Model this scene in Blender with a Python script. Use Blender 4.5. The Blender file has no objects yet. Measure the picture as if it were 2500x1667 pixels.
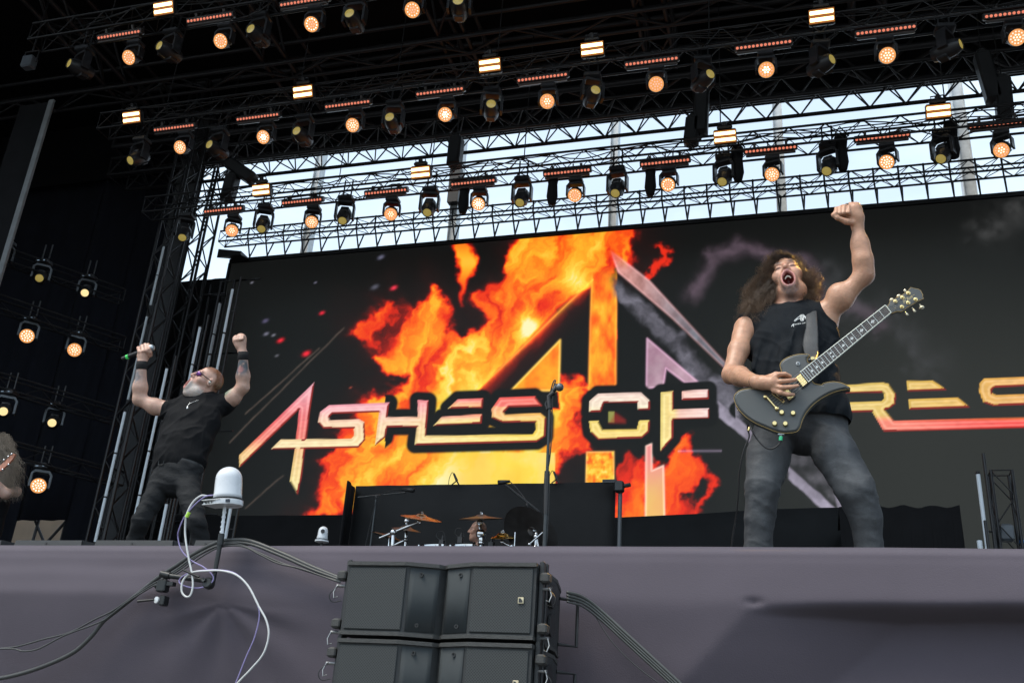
import bpy, math, random
import numpy as np
from mathutils import Vector, Matrix, Quaternion

random.seed(7)
rng = np.random.default_rng(11)
SC = bpy.context.scene
COL = SC.collection

# ---------------------------------------------------------------- camera
# photographer in the pit: 35 mm lens, pitched up about 23 degrees, stage axis X, depth Y, height Z
FPX, PW, PH = 2442.0, 2500.0, 1667.0
_U = np.array([0.0635, -0.9153, 0.3975]); _U /= np.linalg.norm(_U)
_R = np.array([0.9598, -0.0532, -0.2757]); _R -= _U * (_R @ _U); _R /= np.linalg.norm(_R)
_D = np.cross(_U, _R)
C0 = np.array([0.0, 0.0, 1.35])
cam_d = bpy.data.cameras.new('camera')
cam = bpy.data.objects.new('camera', cam_d); COL.objects.link(cam)
cam_d.sensor_width = 36.0; cam_d.lens = 36.0 * FPX / PW; cam_d.clip_start = 0.05; cam_d.clip_end = 2000.0
_cx = Vector((_R[0], _D[0], _U[0])); _cy = -Vector((_R[1], _D[1], _U[1])); _cz = -Vector((_R[2], _D[2], _U[2]))
cam.matrix_world = Matrix(((_cx.x, _cy.x, _cz.x, C0[0]), (_cx.y, _cy.y, _cz.y, C0[1]), (_cx.z, _cy.z, _cz.z, C0[2]), (0, 0, 0, 1)))
SC.camera = cam

# ---------------------------------------------------------------- sky, sun, exposure
SUN_EL, SUN_ROT = math.radians(60), math.radians(222)      # hazy sun in front and to the left of the stage
EXPOSURE = 0.78
world = bpy.data.worlds.new('World'); SC.world = world; world.use_nodes = True
wn, wl = world.node_tree.nodes, world.node_tree.links
wn.clear()
w_out = wn.new('ShaderNodeOutputWorld'); w_bg = wn.new('ShaderNodeBackground'); w_sky = wn.new('ShaderNodeTexSky')
w_sky.sky_type = 'NISHITA'; w_sky.sun_disc = False; w_sky.sun_elevation = SUN_EL; w_sky.sun_rotation = SUN_ROT
w_sky.altitude = 100; w_sky.air_density = 1.0; w_sky.dust_density = 2.2; w_sky.ozone_density = 1.0
w_tc = wn.new('ShaderNodeTexCoord'); w_map = wn.new('ShaderNodeMapping'); w_map.inputs['Scale'].default_value = (1.0, 1.0, 2.4)
w_nz = wn.new('ShaderNodeTexNoise'); w_nz.inputs['Scale'].default_value = 2.6; w_nz.inputs['Detail'].default_value = 6; w_nz.inputs['Roughness'].default_value = 0.55
w_rp = wn.new('ShaderNodeValToRGB'); w_rp.color_ramp.elements[0].position = 0.42; w_rp.color_ramp.elements[1].position = 0.75
w_rp.color_ramp.elements[0].color = (0.5, 0.5, 0.5, 1); w_rp.color_ramp.elements[1].color = (0.92, 0.92, 0.92, 1)
w_mix = wn.new('ShaderNodeMix'); w_mix.data_type = 'RGBA'
w_mix.inputs['B'].default_value = (5.7, 6.8, 7.6, 1)
wl.new(w_tc.outputs['Generated'], w_map.inputs['Vector']); wl.new(w_map.outputs['Vector'], w_nz.inputs['Vector'])
wl.new(w_nz.outputs['Fac'], w_rp.inputs['Fac']); wl.new(w_rp.outputs['Color'], w_mix.inputs['Factor'])
wl.new(w_sky.outputs['Color'], w_mix.inputs['A']); wl.new(w_mix.outputs['Result'], w_bg.inputs['Color'])
w_bg.inputs['Strength'].default_value = 0.13
wl.new(w_bg.outputs['Background'], w_out.inputs['Surface'])
sun_d = bpy.data.lights.new('sun', 'SUN'); sun_d.energy = 1.5; sun_d.angle = math.radians(28); sun_d.color = (1.0, 0.93, 0.82)
sun = bpy.data.objects.new('sun', sun_d); COL.objects.link(sun)
_sv = Vector((math.sin(SUN_ROT) * math.cos(SUN_EL), math.cos(SUN_ROT) * math.cos(SUN_EL), math.sin(SUN_EL)))
sun.rotation_euler = _sv.to_track_quat('Z', 'Y').to_euler(); sun.location = _sv * 60
vs = SC.view_settings
vs.view_transform = 'Standard'; vs.look = 'None'; vs.exposure = EXPOSURE; vs.gamma = 1.0; vs.use_curve_mapping = False
SC.render.engine = 'CYCLES'
SC.cycles.use_denoising = True
SC.cycles.max_bounces = 4; SC.cycles.diffuse_bounces = 2; SC.cycles.glossy_bounces = 2; SC.cycles.transmission_bounces = 4
SC.cycles.use_adaptive_sampling = True; SC.cycles.adaptive_threshold = 0.02
SC.cycles.sample_clamp_indirect = 6.0
EMS = 1.0 / (2.0 ** EXPOSURE)      # emission that displays at its own linear value

# ---------------------------------------------------------------- helpers
def ray(px, py):
    c = np.array([px - PW / 2, py - PH / 2, FPX])
    return np.array([c @ _R, c @ _D, c @ _U])
def at(px, py, D):                  # photograph pixel + depth on the stage -> world point
    r = ray(px, py)
    return C0 + r * (D / r[1])
def atZ(px, py, z):                 # photograph pixel on a horizontal plane
    r = ray(px, py)
    return C0 + r * ((z - C0[2]) / r[2])
def proj(P):
    q = np.asarray(P, float) - C0
    x = q @ np.array([_R[0], _D[0], _U[0]]); y = q @ np.array([_R[1], _D[1], _U[1]]); z = q @ np.array([_R[2], _D[2], _U[2]])
    return np.stack([PW / 2 + FPX * x / z, PH / 2 + FPX * y / z], -1), z

def srgb(r, g, b):
    f = lambda c: (c / 255 / 12.92) if c / 255 <= 0.04045 else ((c / 255 + 0.055) / 1.055) ** 2.4
    return (f(r), f(g), f(b))

MATS = {}
def mat(name, col=(0.5, 0.5, 0.5), rough=0.6, metal=0.0, noise=0.0, nscale=20.0, bump=0.0, bscale=60.0, spec=0.5, emit=None, estr=1.0, vcol=None, coat=0.0, sheen=0.0, wear=0.0, stretch=None):
    if name in MATS: return MATS[name]
    m = bpy.data.materials.new(name); m.use_nodes = True
    nt = m.node_tree; b = nt.nodes['Principled BSDF']
    b.inputs['Base Color'].default_value = (*col, 1); b.inputs['Roughness'].default_value = rough; b.inputs['Metallic'].default_value = metal
    b.inputs['Specular IOR Level'].default_value = spec
    b.inputs['Coat Weight'].default_value = coat; b.inputs['Sheen Weight'].default_value = sheen
    tc = nt.nodes.new('ShaderNodeTexCoord'); vec = tc.outputs['Object']
    if stretch:
        mp = nt.nodes.new('ShaderNodeMapping'); mp.inputs['Scale'].default_value = stretch
        nt.links.new(vec, mp.inputs['Vector']); vec = mp.outputs['Vector']
    src = None
    if vcol:
        a = nt.nodes.new('ShaderNodeVertexColor'); a.layer_name = vcol; src = a.outputs['Color']
    if noise > 0:
        n = nt.nodes.new('ShaderNodeTexNoise'); n.inputs['Scale'].default_value = nscale; n.inputs['Detail'].default_value = 5
        nt.links.new(vec, n.inputs['Vector'])
        mr = nt.nodes.new('ShaderNodeMapRange'); mr.inputs['From Min'].default_value = 0.25; mr.inputs['From Max'].default_value = 0.75
        mr.inputs['To Min'].default_value = 1 - noise; mr.inputs['To Max'].default_value = 1 + noise
        nt.links.new(n.outputs['Fac'], mr.inputs['Value'])
        mx = nt.nodes.new('ShaderNodeMix'); mx.data_type = 'RGBA'; mx.blend_type = 'MULTIPLY'; mx.inputs['Factor'].default_value = 1
        if src: nt.links.new(src, mx.inputs['A'])
        else: mx.inputs['A'].default_value = (*col, 1)
        nt.links.new(mr.outputs['Result'], mx.inputs['B']); src = mx.outputs['Result']
        rr = nt.nodes.new('ShaderNodeMapRange'); rr.inputs['To Min'].default_value = max(0.03, rough - 0.12); rr.inputs['To Max'].default_value = min(1, rough + 0.12)
        nt.links.new(n.outputs['Fac'], rr.inputs['Value']); nt.links.new(rr.outputs['Result'], b.inputs['Roughness'])
    if src: nt.links.new(src, b.inputs['Base Color'])
    if bump > 0:
        n2 = nt.nodes.new('ShaderNodeTexNoise'); n2.inputs['Scale'].default_value = bscale; n2.inputs['Detail'].default_value = 4
        nt.links.new(vec, n2.inputs['Vector'])
        bp = nt.nodes.new('ShaderNodeBump'); bp.inputs['Strength'].default_value = bump; bp.inputs['Distance'].default_value = 0.01
        nt.links.new(n2.outputs['Fac'], bp.inputs['Height']); nt.links.new(bp.outputs['Normal'], b.inputs['Normal'])
    if emit:
        b.inputs['Emission Color'].default_value = (*emit, 1); b.inputs['Emission Strength'].default_value = estr * EMS
    MATS[name] = m
    return m

def new_obj(name, mesh, parent=None, matrix=None):
    o = bpy.data.objects.new(name, mesh); COL.objects.link(o)
    if parent is not None: o.parent = parent
    if matrix is not None: o.matrix_local = matrix
    return o
def tag(o, label=None, cat=None, group=None, kind=None):
    if label: o['label'] = label
    if cat: o['category'] = cat
    if group: o['group'] = group
    if kind: o['kind'] = kind
    return o
def thing(name, label, cat, loc=(0, 0, 0), group=None, rot=None):
    o = bpy.data.objects.new(name, None); COL.objects.link(o)
    o.empty_display_size = 0.1
    o.location = [float(v) for v in loc]
    if rot is not None: o.rotation_euler = rot
    return tag(o, label, cat, group)
def mesh_from(name, V, F, m=None, smooth=False):
    me = bpy.data.meshes.new(name)
    me.from_pydata([tuple(map(float, v)) for v in V], [], F)
    if smooth: me.polygons.foreach_set('use_smooth', [True] * len(me.polygons))
    if m is not None: me.materials.append(m)
    me.update()
    return me
def mesh_np(name, V, Q, m=None, smooth=True, tri=False):
    k = 3 if tri else 4
    me = bpy.data.meshes.new(name)
    V = np.ascontiguousarray(V, np.float32); Q = np.ascontiguousarray(Q, np.int32)
    me.vertices.add(len(V)); me.vertices.foreach_set('co', V.ravel())
    me.loops.add(Q.size); me.loops.foreach_set('vertex_index', Q.ravel())
    me.polygons.add(len(Q)); me.polygons.foreach_set('loop_start', np.arange(0, Q.size, k, dtype=np.int32))
    me.polygons.foreach_set('loop_total', np.full(len(Q), k, np.int32))
    if smooth: me.polygons.foreach_set('use_smooth', np.ones(len(Q), bool))
    if m is not None: me.materials.append(m)
    me.update(calc_edges=True); me.validate()
    return me
def set_vcol(me, col, name='Col'):
    a = me.color_attributes.new(name, 'FLOAT_COLOR', 'POINT')
    c = np.ones((len(me.vertices), 4), np.float32); c[:, :3] = col
    a.data.foreach_set('color', c.ravel())

def nrm(v):
    v = np.asarray(v, float); return v / max(1e-9, np.linalg.norm(v))
def frame(d, hint=(0, 0, 1)):
    d = nrm(d); h = np.asarray(hint, float)
    if abs(d @ nrm(h)) > 0.98: h = np.array([1.0, 0, 0]) if abs(d[0]) < 0.9 else np.array([0, 1.0, 0])
    u = nrm(np.cross(h, d)); v = np.cross(d, u)
    return u, v, d
def spline(pts, n=8):               # Catmull-Rom through points
    P = [np.asarray(p, float) for p in pts]
    if len(P) < 3: return P
    P = [2 * P[0] - P[1]] + P + [2 * P[-1] - P[-2]]
    out = []
    for i in range(1, len(P) - 2):
        a, b, c, d = P[i - 1], P[i], P[i + 1], P[i + 2]
        for k in range(n):
            t = k / n
            out.append(0.5 * ((2 * b) + (-a + c) * t + (2 * a - 5 * b + 4 * c - d) * t * t + (-a + 3 * b - 3 * c + d) * t ** 3))
    out.append(P[-2]); return out

class MB:
    def __init__(self): self.V = []; self.F = []
    def add(self, V, F):
        o = len(self.V); self.V += [tuple(map(float, v)) for v in V]; self.F += [tuple(i + o for i in f) for f in F]; return self
    def box(self, c, s, M=None, bev=0.0):
        c = np.asarray(c, float); h = np.asarray(s, float) / 2
        if bev <= 0:
            V = [np.array([x, y, z]) * h for z in (-1, 1) for y in (-1, 1) for x in (-1, 1)]
            F = [(0, 2, 3, 1), (4, 5, 7, 6), (0, 1, 5, 4), (2, 6, 7, 3), (0, 4, 6, 2), (1, 3, 7, 5)]
        else:
            b = min(bev, *(h * 0.9)); V = []; F = []
            prof = [(h[0] - b, -h[2]), (h[0], -h[2] + b), (h[0], h[2] - b), (h[0] - b, h[2])]
            rings = []
            for (zz, ins) in ((-h[2], b), (-h[2] + b, 0), (h[2] - b, 0), (h[2], b)):
                x, y = h[0] - ins, h[1] - ins; bb = b * 0.7
                rings.append([(x - bb, -y, zz), (x, -y + bb, zz), (x, y - bb, zz), (x - bb, y, zz), (-x + bb, y, zz), (-x, y - bb, zz), (-x, -y + bb, zz), (-x + bb, -y, zz)])
            for r in rings: V += [np.array(p) for p in r]
            for k in range(3):
                for i in range(8):
                    j = (i + 1) % 8; F.append((k * 8 + i, k * 8 + j, k * 8 + 8 + j, k * 8 + 8 + i))
            F.append(tuple(range(7, -1, -1))); F.append(tuple(range(24, 32)))
        if M is not None: V = [np.asarray(M) @ v for v in V]
        return self.add([v + c for v in V], F)
    def tube(self, pts, r, n=8, cap=True, ell=None):
        P = [np.asarray(p, float) for p in pts]
        rs = r if hasattr(r, '__len__') else [r] * len(P)
        V = []; F = []; u = None
        for i, p in enumerate(P):
            d = nrm(P[min(i + 1, len(P) - 1)] - P[max(i - 1, 0)])
            if u is None: u, v, _ = frame(d)
            else:
                u = nrm(u - d * (u @ d)); v = np.cross(d, u)
            for k in range(n):
                a = 2 * math.pi * k / n; V.append(p + rs[i] * (u * math.cos(a) + v * math.sin(a)))
        for i in range(len(P) - 1):
            for k in range(n):
                j = (k + 1) % n; F.append((i * n + k, i * n + j, (i + 1) * n + j, (i + 1) * n + k))
        if cap: F.append(tuple(range(n - 1, -1, -1))); F.append(tuple(range((len(P) - 1) * n, len(P) * n)))
        return self.add(V, F)
    def lathe(self, prof, c=(0, 0, 0), axis=(0, 0, 1), n=24, hint=(0, 0, 1)):
        u, v, d = frame(axis, hint if abs(nrm(axis) @ nrm(hint)) < .98 else (1, 0, 0)); c = np.asarray(c, float); V = []; F = []
        for (r, h) in prof:
            for k in range(n):
                a = 2 * math.pi * k / n; V.append(c + d * h + max(r, 1e-5) * (u * math.cos(a) + v * math.sin(a)))
        for i in range(len(prof) - 1):
            for k in range(n):
                j = (k + 1) % n; F.append((i * n + k, i * n + j, (i + 1) * n + j, (i + 1) * n + k))
        if prof[0][0] > 1e-4: F.append(tuple(range(n - 1, -1, -1)))
        if prof[-1][0] > 1e-4: F.append(tuple(range((len(prof) - 1) * n, len(prof) * n)))
        return self.add(V, F)
    def sphere(self, c, r, n=12, m=8):
        r = np.asarray(r if hasattr(r, '__len__') else (r, r, r), float); c = np.asarray(c, float)
        V = [c + r * np.array([0, 0, -1])]; F = []
        for i in range(1, m):
            t = -math.pi / 2 + math.pi * i / m
            for k in range(n):
                a = 2 * math.pi * k / n; V.append(c + r * np.array([math.cos(t) * math.cos(a), math.cos(t) * math.sin(a), math.sin(t)]))
        V.append(c + r * np.array([0, 0, 1]))
        for k in range(n): F.append((0, 1 + (k + 1) % n, 1 + k))
        for i in range(m - 2):
            for k in range(n):
                j = (k + 1) % n; F.append((1 + i * n + k, 1 + i * n + j, 1 + (i + 1) * n + j, 1 + (i + 1) * n + k))
        t = len(V) - 1; b = 1 + (m - 2) * n
        for k in range(n): F.append((b + k, b + (k + 1) % n, t))
        return self.add(V, F)
    def prism(self, poly3, off):      # polygon of 3-D points swept by vector off
        n = len(poly3); off = np.asarray(off, float)
        V = [np.asarray(p, float) for p in poly3] + [np.asarray(p, float) + off for p in poly3]
        F = [tuple(range(n)), tuple(range(2 * n - 1, n - 1, -1))] + [(i, i + n, (i + 1) % n + n, (i + 1) % n) for i in range(n)]
        return self.add(V, F)
    def mesh(self, name, m, smooth=False, origin=None):
        V = np.array(self.V)
        if origin is not None: V = V - np.asarray(origin, float)
        return mesh_from(name, V, self.F, m, smooth)
    def build(self, name, m, parent=None, smooth=False, origin=None, auto=None):
        if origin is None and parent is not None and parent.get('_w'): origin = parent['_w']
        me = self.mesh(name, m, smooth, origin)
        o = new_obj(name, me, parent)
        if auto:
            me.polygons.foreach_set('use_smooth', [True] * len(me.polygons)); me.set_sharp_from_angle(angle=math.radians(auto))
        return o
def wthing(name, label, cat, loc, group=None):    # a thing whose parts are written in world coordinates
    o = thing(name, label, cat, loc, group); o['_w'] = [float(v) for v in loc]; return o

_unit = {}
def unit_cyl(m, n=8):
    k = (m.name, n)
    if k not in _unit:
        b = MB(); b.lathe([(1, 0), (1, 1)], n=n); me = b.mesh('bar', m)
        for p in me.polygons: p.use_smooth = len(p.vertices) == 4
        _unit[k] = me
    return _unit[k]
def bar(name, a, b, r, m, parent=None, org=None, n=8):   # one straight round bar, sharing one mesh
    a = np.asarray(a, float); b = np.asarray(b, float); d = b - a; L = np.linalg.norm(d)
    if org is None: org = parent['_w'] if (parent is not None and parent.get('_w')) else (0, 0, 0)
    u, v, w = frame(d); p = a - np.asarray(org, float)
    M = Matrix(((u[0] * r, v[0] * r, w[0] * L, p[0]), (u[1] * r, v[1] * r, w[1] * L, p[1]), (u[2] * r, v[2] * r, w[2] * L, p[2]), (0, 0, 0, 1)))
    return new_obj(name, unit_cyl(m, n), parent, M)
ORD = ['first', 'second', 'third', 'fourth', 'fifth', 'sixth', 'seventh', 'eighth', 'ninth', 'tenth', 'eleventh', 'twelfth', 'thirteenth', 'fourteenth']

# noise
def _h(ix, iy, iz, s):
    n = (ix.astype(np.int64) * 374761393 + iy.astype(np.int64) * 668265263 + iz.astype(np.int64) * 2147483647 + s * 974711) & 0xffffffff
    n = ((n ^ (n >> 13)) * 1274126177) & 0xffffffff
    n = ((n ^ (n >> 16)) * 2246822519) & 0xffffffff
    return ((n ^ (n >> 15)) & 0xffffff).astype(np.float64) / 0xffffff
def vnoise(x, y, z=None, s=0):
    x = np.asarray(x, float); y = np.asarray(y, float); z = np.zeros_like(x) if z is None else np.asarray(z, float)
    ix, iy, iz = np.floor(x), np.floor(y), np.floor(z); fx, fy, fz = x - ix, y - iy, z - iz
    fx = fx * fx * (3 - 2 * fx); fy = fy * fy * (3 - 2 * fy); fz = fz * fz * (3 - 2 * fz)
    r = 0
    for dz in ((0,) if not np.any(fz) else (0, 1)):
        for dy in (0, 1):
            for dx in (0, 1):
                w = (fx if dx else 1 - fx) * (fy if dy else 1 - fy) * (fz if dz else 1 - fz)
                r = r + w * _h(ix + dx, iy + dy, iz + dz, s)
    return r
def fbm(x, y, z=None, o=4, s=0, g=0.5):
    a, t, r = 1.0, 0.0, 0.0
    for i in range(o):
        r = r + a * vnoise(x * 2 ** i, y * 2 ** i, None if z is None else z * 2 ** i, s + i * 17); t += a; a *= g
    return r / t
def sstep(a, b, x):
    t = np.clip((x - a) / (b - a), 0, 1); return t * t * (3 - 2 * t)
# ================================================================ the setting
STAGE_Z, EDGE_Y, SCR_Y = 2.0, 2.98, 19.5
M_black = mat('black_paint', (0.018, 0.018, 0.019), 0.5, 0.0, noise=0.3, nscale=8)
M_truss = mat('black_truss_aluminium', (0.013, 0.013, 0.0145), 0.45, 0.2, noise=0.3, nscale=5)
M_steel = mat('dark_roof_steel', (0.042, 0.042, 0.045), 0.5, 0.5, noise=0.3, nscale=4)
M_cloth = mat('black_molton', (0.010, 0.010, 0.011), 0.95, noise=0.25, nscale=3, bump=0.25, bscale=9, spec=0.2)
M_roof = mat('black_roof_membrane', (0.006, 0.006, 0.007), 0.9, noise=0.3, nscale=2, spec=0.15)
M_grey = mat('galvanised_steel', (0.62, 0.65, 0.66), 0.5, 0.1, noise=0.2, nscale=6)
M_deck = mat('black_stage_ply', (0.02, 0.02, 0.021), 0.6, noise=0.4, nscale=2.5, bump=0.1)
M_asph = mat('pit_ground', (0.11, 0.105, 0.10), 0.9, noise=0.35, nscale=3, bump=0.3, bscale=40)

def sheet(name, V, m, label=None, cat=None, kind=None, group=None):
    me = mesh_from(name, V, [tuple(range(len(V)))], m); o = new_obj(name, me); return tag(o, label, cat, group, kind)

g = MB(); g.add([(-900, -900, 0), (900, -900, 0), (900, 900, 0), (-900, 900, 0)], [(0, 1, 2, 3)])
tag(g.build('ground', M_asph), kind='structure')
g = MB(); g.box((-4, (EDGE_Y + .03 + 24) / 2, STAGE_Z - 0.08), (44, 24 - EDGE_Y - .03, 0.16))
tag(g.build('stage_deck', M_deck), kind='structure')

# roof membrane over the stage, black rear fascia, wing walls
g = MB(); g.box((-4, 12.5, 17.6), (46, 14.0, 0.05)); tag(g.build('stage_roof', M_roof), kind='structure')  # unseen front edge set back so sun reaches the drummer
g = MB(); g.box((-4, 19.3, 16.62), (46, 0.06, 1.90)); 
tag(g.build('rear_fascia', M_roof), 'black fabric fascia hanging below the rear roof edge', 'fascia')
def cloth_wall(name, label, p0, p1, z0, z1, amp=0.06, fold=0.35, m=None, nz=6, cat='drape', top=None, seed=0, thick=0.02):
    p0 = np.array(p0, float); p1 = np.array(p1, float); L = np.linalg.norm(p1 - p0); d = (p1 - p0) / L; n2 = np.array([-d[1], d[0]])
    nx = max(8, int(L / fold * 6)); V = []; F = []
    ph = vnoise(np.linspace(0, L / fold, nx + 1), np.zeros(nx + 1), s=seed)
    for iz in range(nz + 1):
        t = iz / nz
        for ix in range(nx + 1):
            s = ix / nx * L
            off = amp * math.sin(s / fold * 2 * math.pi + 4 * ph[ix]) * (0.45 + 0.55 * ph[(ix * 3) % nx]) * (0.55 + 0.45 * (1 - t))
            q = p0 + d * s + n2 * off
            zt = z1 if top is None else z1 + top(s / L)
            V.append((q[0], q[1], z0 + (zt - z0) * t))
    for iz in range(nz):
        for ix in range(nx):
            a = iz * (nx + 1) + ix; F.append((a, a + 1, a + nx + 2, a + nx + 1))
    o = new_obj(name, mesh_from(name, V, F, m or M_cloth, True)); md = o.modifiers.new('thick', 'SOLIDIFY'); md.thickness = thick
    return tag(o, label, cat)
M_navy = mat('navy_black_drape', (.008, .0088, .0135), .95, noise=.25, nscale=3, bump=.25, bscale=9, spec=.2)
cloth_wall('wing_drape', 'navy-black drape at the far left behind the long-haired player', (-30, 19.6), (-18.35, 19.6), STAGE_Z, 17.5, 0.10, 0.8, M_navy)
cloth_wall('wing_drape', 'short navy-black drape above the bright gap in the left wing', (-18.45, 19.62), (-16.95, 19.62), 6.25, 17.5, 0.06, 0.5, M_navy, seed=5)
cloth_wall('wing_drape', 'navy-black drape between the bright gap and the lattice tower', (-17.0, 19.6), (-15.45, 19.6), STAGE_Z, 17.5, 0.08, 0.6, M_navy, seed=6)
cloth_wall('side_drape', 'tall black drape along the far left side of the stage', (-24, 5.0), (-24, 19.5), STAGE_Z, 17.5, 0.10, 0.9, seed=3)
cloth_wall('side_drape', 'tall black drape along the right side of the stage', (16, 5.0), (16, 19.5), STAGE_Z, 17.5, 0.10, 0.9, seed=4)
# backstage tent wall glimpsed below the wing drape
M_beige = mat('beige_tent_canvas', (0.62, 0.53, 0.43), 0.8, noise=0.1, nscale=2)
bt = wthing('backstage_cabin', 'beige cladding seen through the gap under the left wing drape', 'cabin', (-19, 23.5, STAGE_Z))
for i in range(18):
    b = MB(); b.box((-23.5 + i * 0.5, 23.5 + 0.015 * (i % 2), 5.0), (0.485, 0.05, 6.0)); b.build('cladding_panel', M_beige, bt)

def _brace_frame():
    o = wthing('brace_frame', 'dark braced frame standing in the bright gap of the left wing', 'frame', (-17.7, 19.9, STAGE_Z))
    for a, c in (((-18.2, 2), (-18.0, 6.4)), ((-17.3, 2), (-17.2, 6.4)), ((-18.3, 4.9), (-17.2, 6.3)), ((-17.0, 4.9), (-18.1, 6.3)), ((-18.4, 5.75), (-16.9, 5.72))): bar('frame_bar', (a[0], 19.9, a[1]), (c[0], 19.9, c[1]), .035, M_steel, o)
# big roof steelwork: rear girder, roof beams, back posts
def lattice(name, label, p0, p1, size, bay, rc, rb, m, faces='tbfr', cat='truss', group=None, hz=None, nbr=8, zig=True):
    """box truss: four chord parts and single brace parts"""
    p0 = np.array(p0, float); p1 = np.array(p1, float); L = np.linalg.norm(p1 - p0); d = (p1 - p0) / L
    hz = hz or size
    if abs(d[2]) > 0.9: s = np.array([1.0, 0, 0]); u = np.array([0, 1.0, 0])
    else:
        u = np.array([0, 0, 1.0]); u = nrm(u - d * (u @ d)); s = np.cross(d, u)
    o = wthing(name, label, cat, p0, group)
    k = {(a, b): s * a * size / 2 + u * b * hz / 2 for a in (-1, 1) for b in (-1, 1)}
    for c in k.values(): bar('chord', p0 + c, p1 + c, rc, m, o, n=nbr)
    n = max(1, int(round(L / bay)))
    prs = {'b': ((-1, -1), (1, -1)), 't': ((-1, 1), (1, 1)), 'f': ((-1, -1), (-1, 1)), 'r': ((1, -1), (1, 1))}
    for f in faces:
        a, b = prs[f]
        for i in range(n):
            q0 = p0 + d * L * i / n; q1 = p0 + d * L * (i + 1) / n
            A, B = (a, b) if i % 2 == 0 else (b, a)
            bar('brace', q0 + k[A], q1 + k[B], rb, m, o, n=6)
    for q in (p0, p1):
        for a, b in prs.values(): bar('end_brace', q + k[a], q + k[b], rb, m, o, n=6)
    return o
lattice('rear_roof_girder', 'deep dark steel girder along the rear roof edge', (-17, 18.6, 16.62), (10, 18.6, 16.62), 1.1, 1.35, 0.07, 0.04, M_steel, 'bf', hz=1.7)
lattice('rear_roof_truss', 'black lattice truss along the rear roof edge against the sky', (-17, 18.5, 15.20), (10, 18.5, 15.20), 0.75, 0.36, 0.045, 0.018, M_truss, 'tbfr', hz=0.5)
for i, x in enumerate((-15.5, -11.2, -6.9, -2.6, 1.7, 6.0)):
    lattice('roof_beam', 'dark roof beam running from front to back, %s from the left' % ORD[i], (x, 2, 16.9), (x, 18.0, 16.4), 0.6, 1.0, 0.05, 0.028, M_steel, 'bfr', hz=0.9, group='roof beams above the lighting trusses')
for i, y in enumerate((8.5, 11.6, 16.3)):
    lattice('cross_beam', 'dark cross beam under the roof, %s from the front' % ORD[i], (-22, y, 16.2), (12, y, 16.2), 0.55, 1.1, 0.045, 0.026, M_steel, 'bf', hz=0.55, group='cross beams under the roof')
# steel posts behind the screen, seen through the sky gap
for i, (px, w) in enumerate(((466, 0.26), (778, 0.17), (1120, 0.18), (1500, 0.17), (1905, 0.20), (2362, 0.24))):
    p = at(px, 430, 22.0)
    po = wthing('steel_post', 'grey steel roof post behind the screen, %s from the left' % ORD[i], 'post', (p[0], 22.0, STAGE_Z), 'roof posts behind the screen')
    b = MB(); b.box((p[0], 22.0, 10.0), (w, 0.16, 16)); b.build('web', M_grey, po)
    for sx in (-1, 1):
        b = MB(); b.box((p[0] + sx * (w / 2 + .011), 22.0, 10.0), (0.02, 0.3, 16)); b.build('flange', M_grey, po)
    if i == 2: b = MB(); b.box((p[0], 21.8, 16.0), (w * 1.7, .2, 1.1)); b.build('splice_box', M_black, po)

_brace_frame()
# grey pillar and lattice towers of the left wing
p = at(60, 470, 15.0)
pil = wthing('wing_pillar', 'pale grey edged pillar at the far left of the stage', 'pillar', (p[0], 15, STAGE_Z))
b = MB(); b.box((p[0], 15, (STAGE_Z + at(130, 245, 15.0)[2]) / 2), (0.13, 0.06, at(130, 245, 15.0)[2] - STAGE_Z)); b.build('edge_strip', mat('dull_grey_edge', (.20, .21, .215), .6, noise=.2, nscale=5), pil)
b = MB(); b.box((p[0] - .50, 15.06, (STAGE_Z + at(130, 245, 15.0)[2]) / 2), (0.86, 0.05, at(130, 245, 15.0)[2] - STAGE_Z)); b.build('pillar_core', M_cloth, pil)
for i, (px, D, w) in enumerate(((310, 17.6, 0.42), (392, 19.0, 0.42))):
    p = at(px, 1050, D)
    lattice('lattice_tower', ('black lattice tower rising beside the light tubes at left', 'dark lattice tower at the left edge of the sky gap')[i], (p[0], D, STAGE_Z), (p[0], D, 17.0), w, 0.5, 0.035, 0.018, M_truss, 'tbfr')
p = at(290, 1050, 18.4)
for x0, x1 in ((p[0] - .35, p[0] + .35),):
    b = MB(); b.box(((x0 + x1) / 2, 18.9, 9.5), (x1 - x0, 0.1, 15)); tag(b.build('tower_panel', mat('dark_grey_panel', (0.05, 0.052, 0.055), 0.7, noise=0.2)), 'dark grey panel behind the left lattice tower', 'panel')
# masking below and beside the screen
cloth_wall('screen_masking', 'black masking panel left of the big screen, beside the singer', (-16.0, 19.75), (-13.7, 19.75), STAGE_Z, 12.55, 0.03, 0.7, seed=8)
cloth_wall('under_screen_masking', 'black skirt under the left half of the big screen', (-14.0, 19.25), (-4.0, 19.25), STAGE_Z, 6.24, 0.03, 1.2, seed=9)
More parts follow.
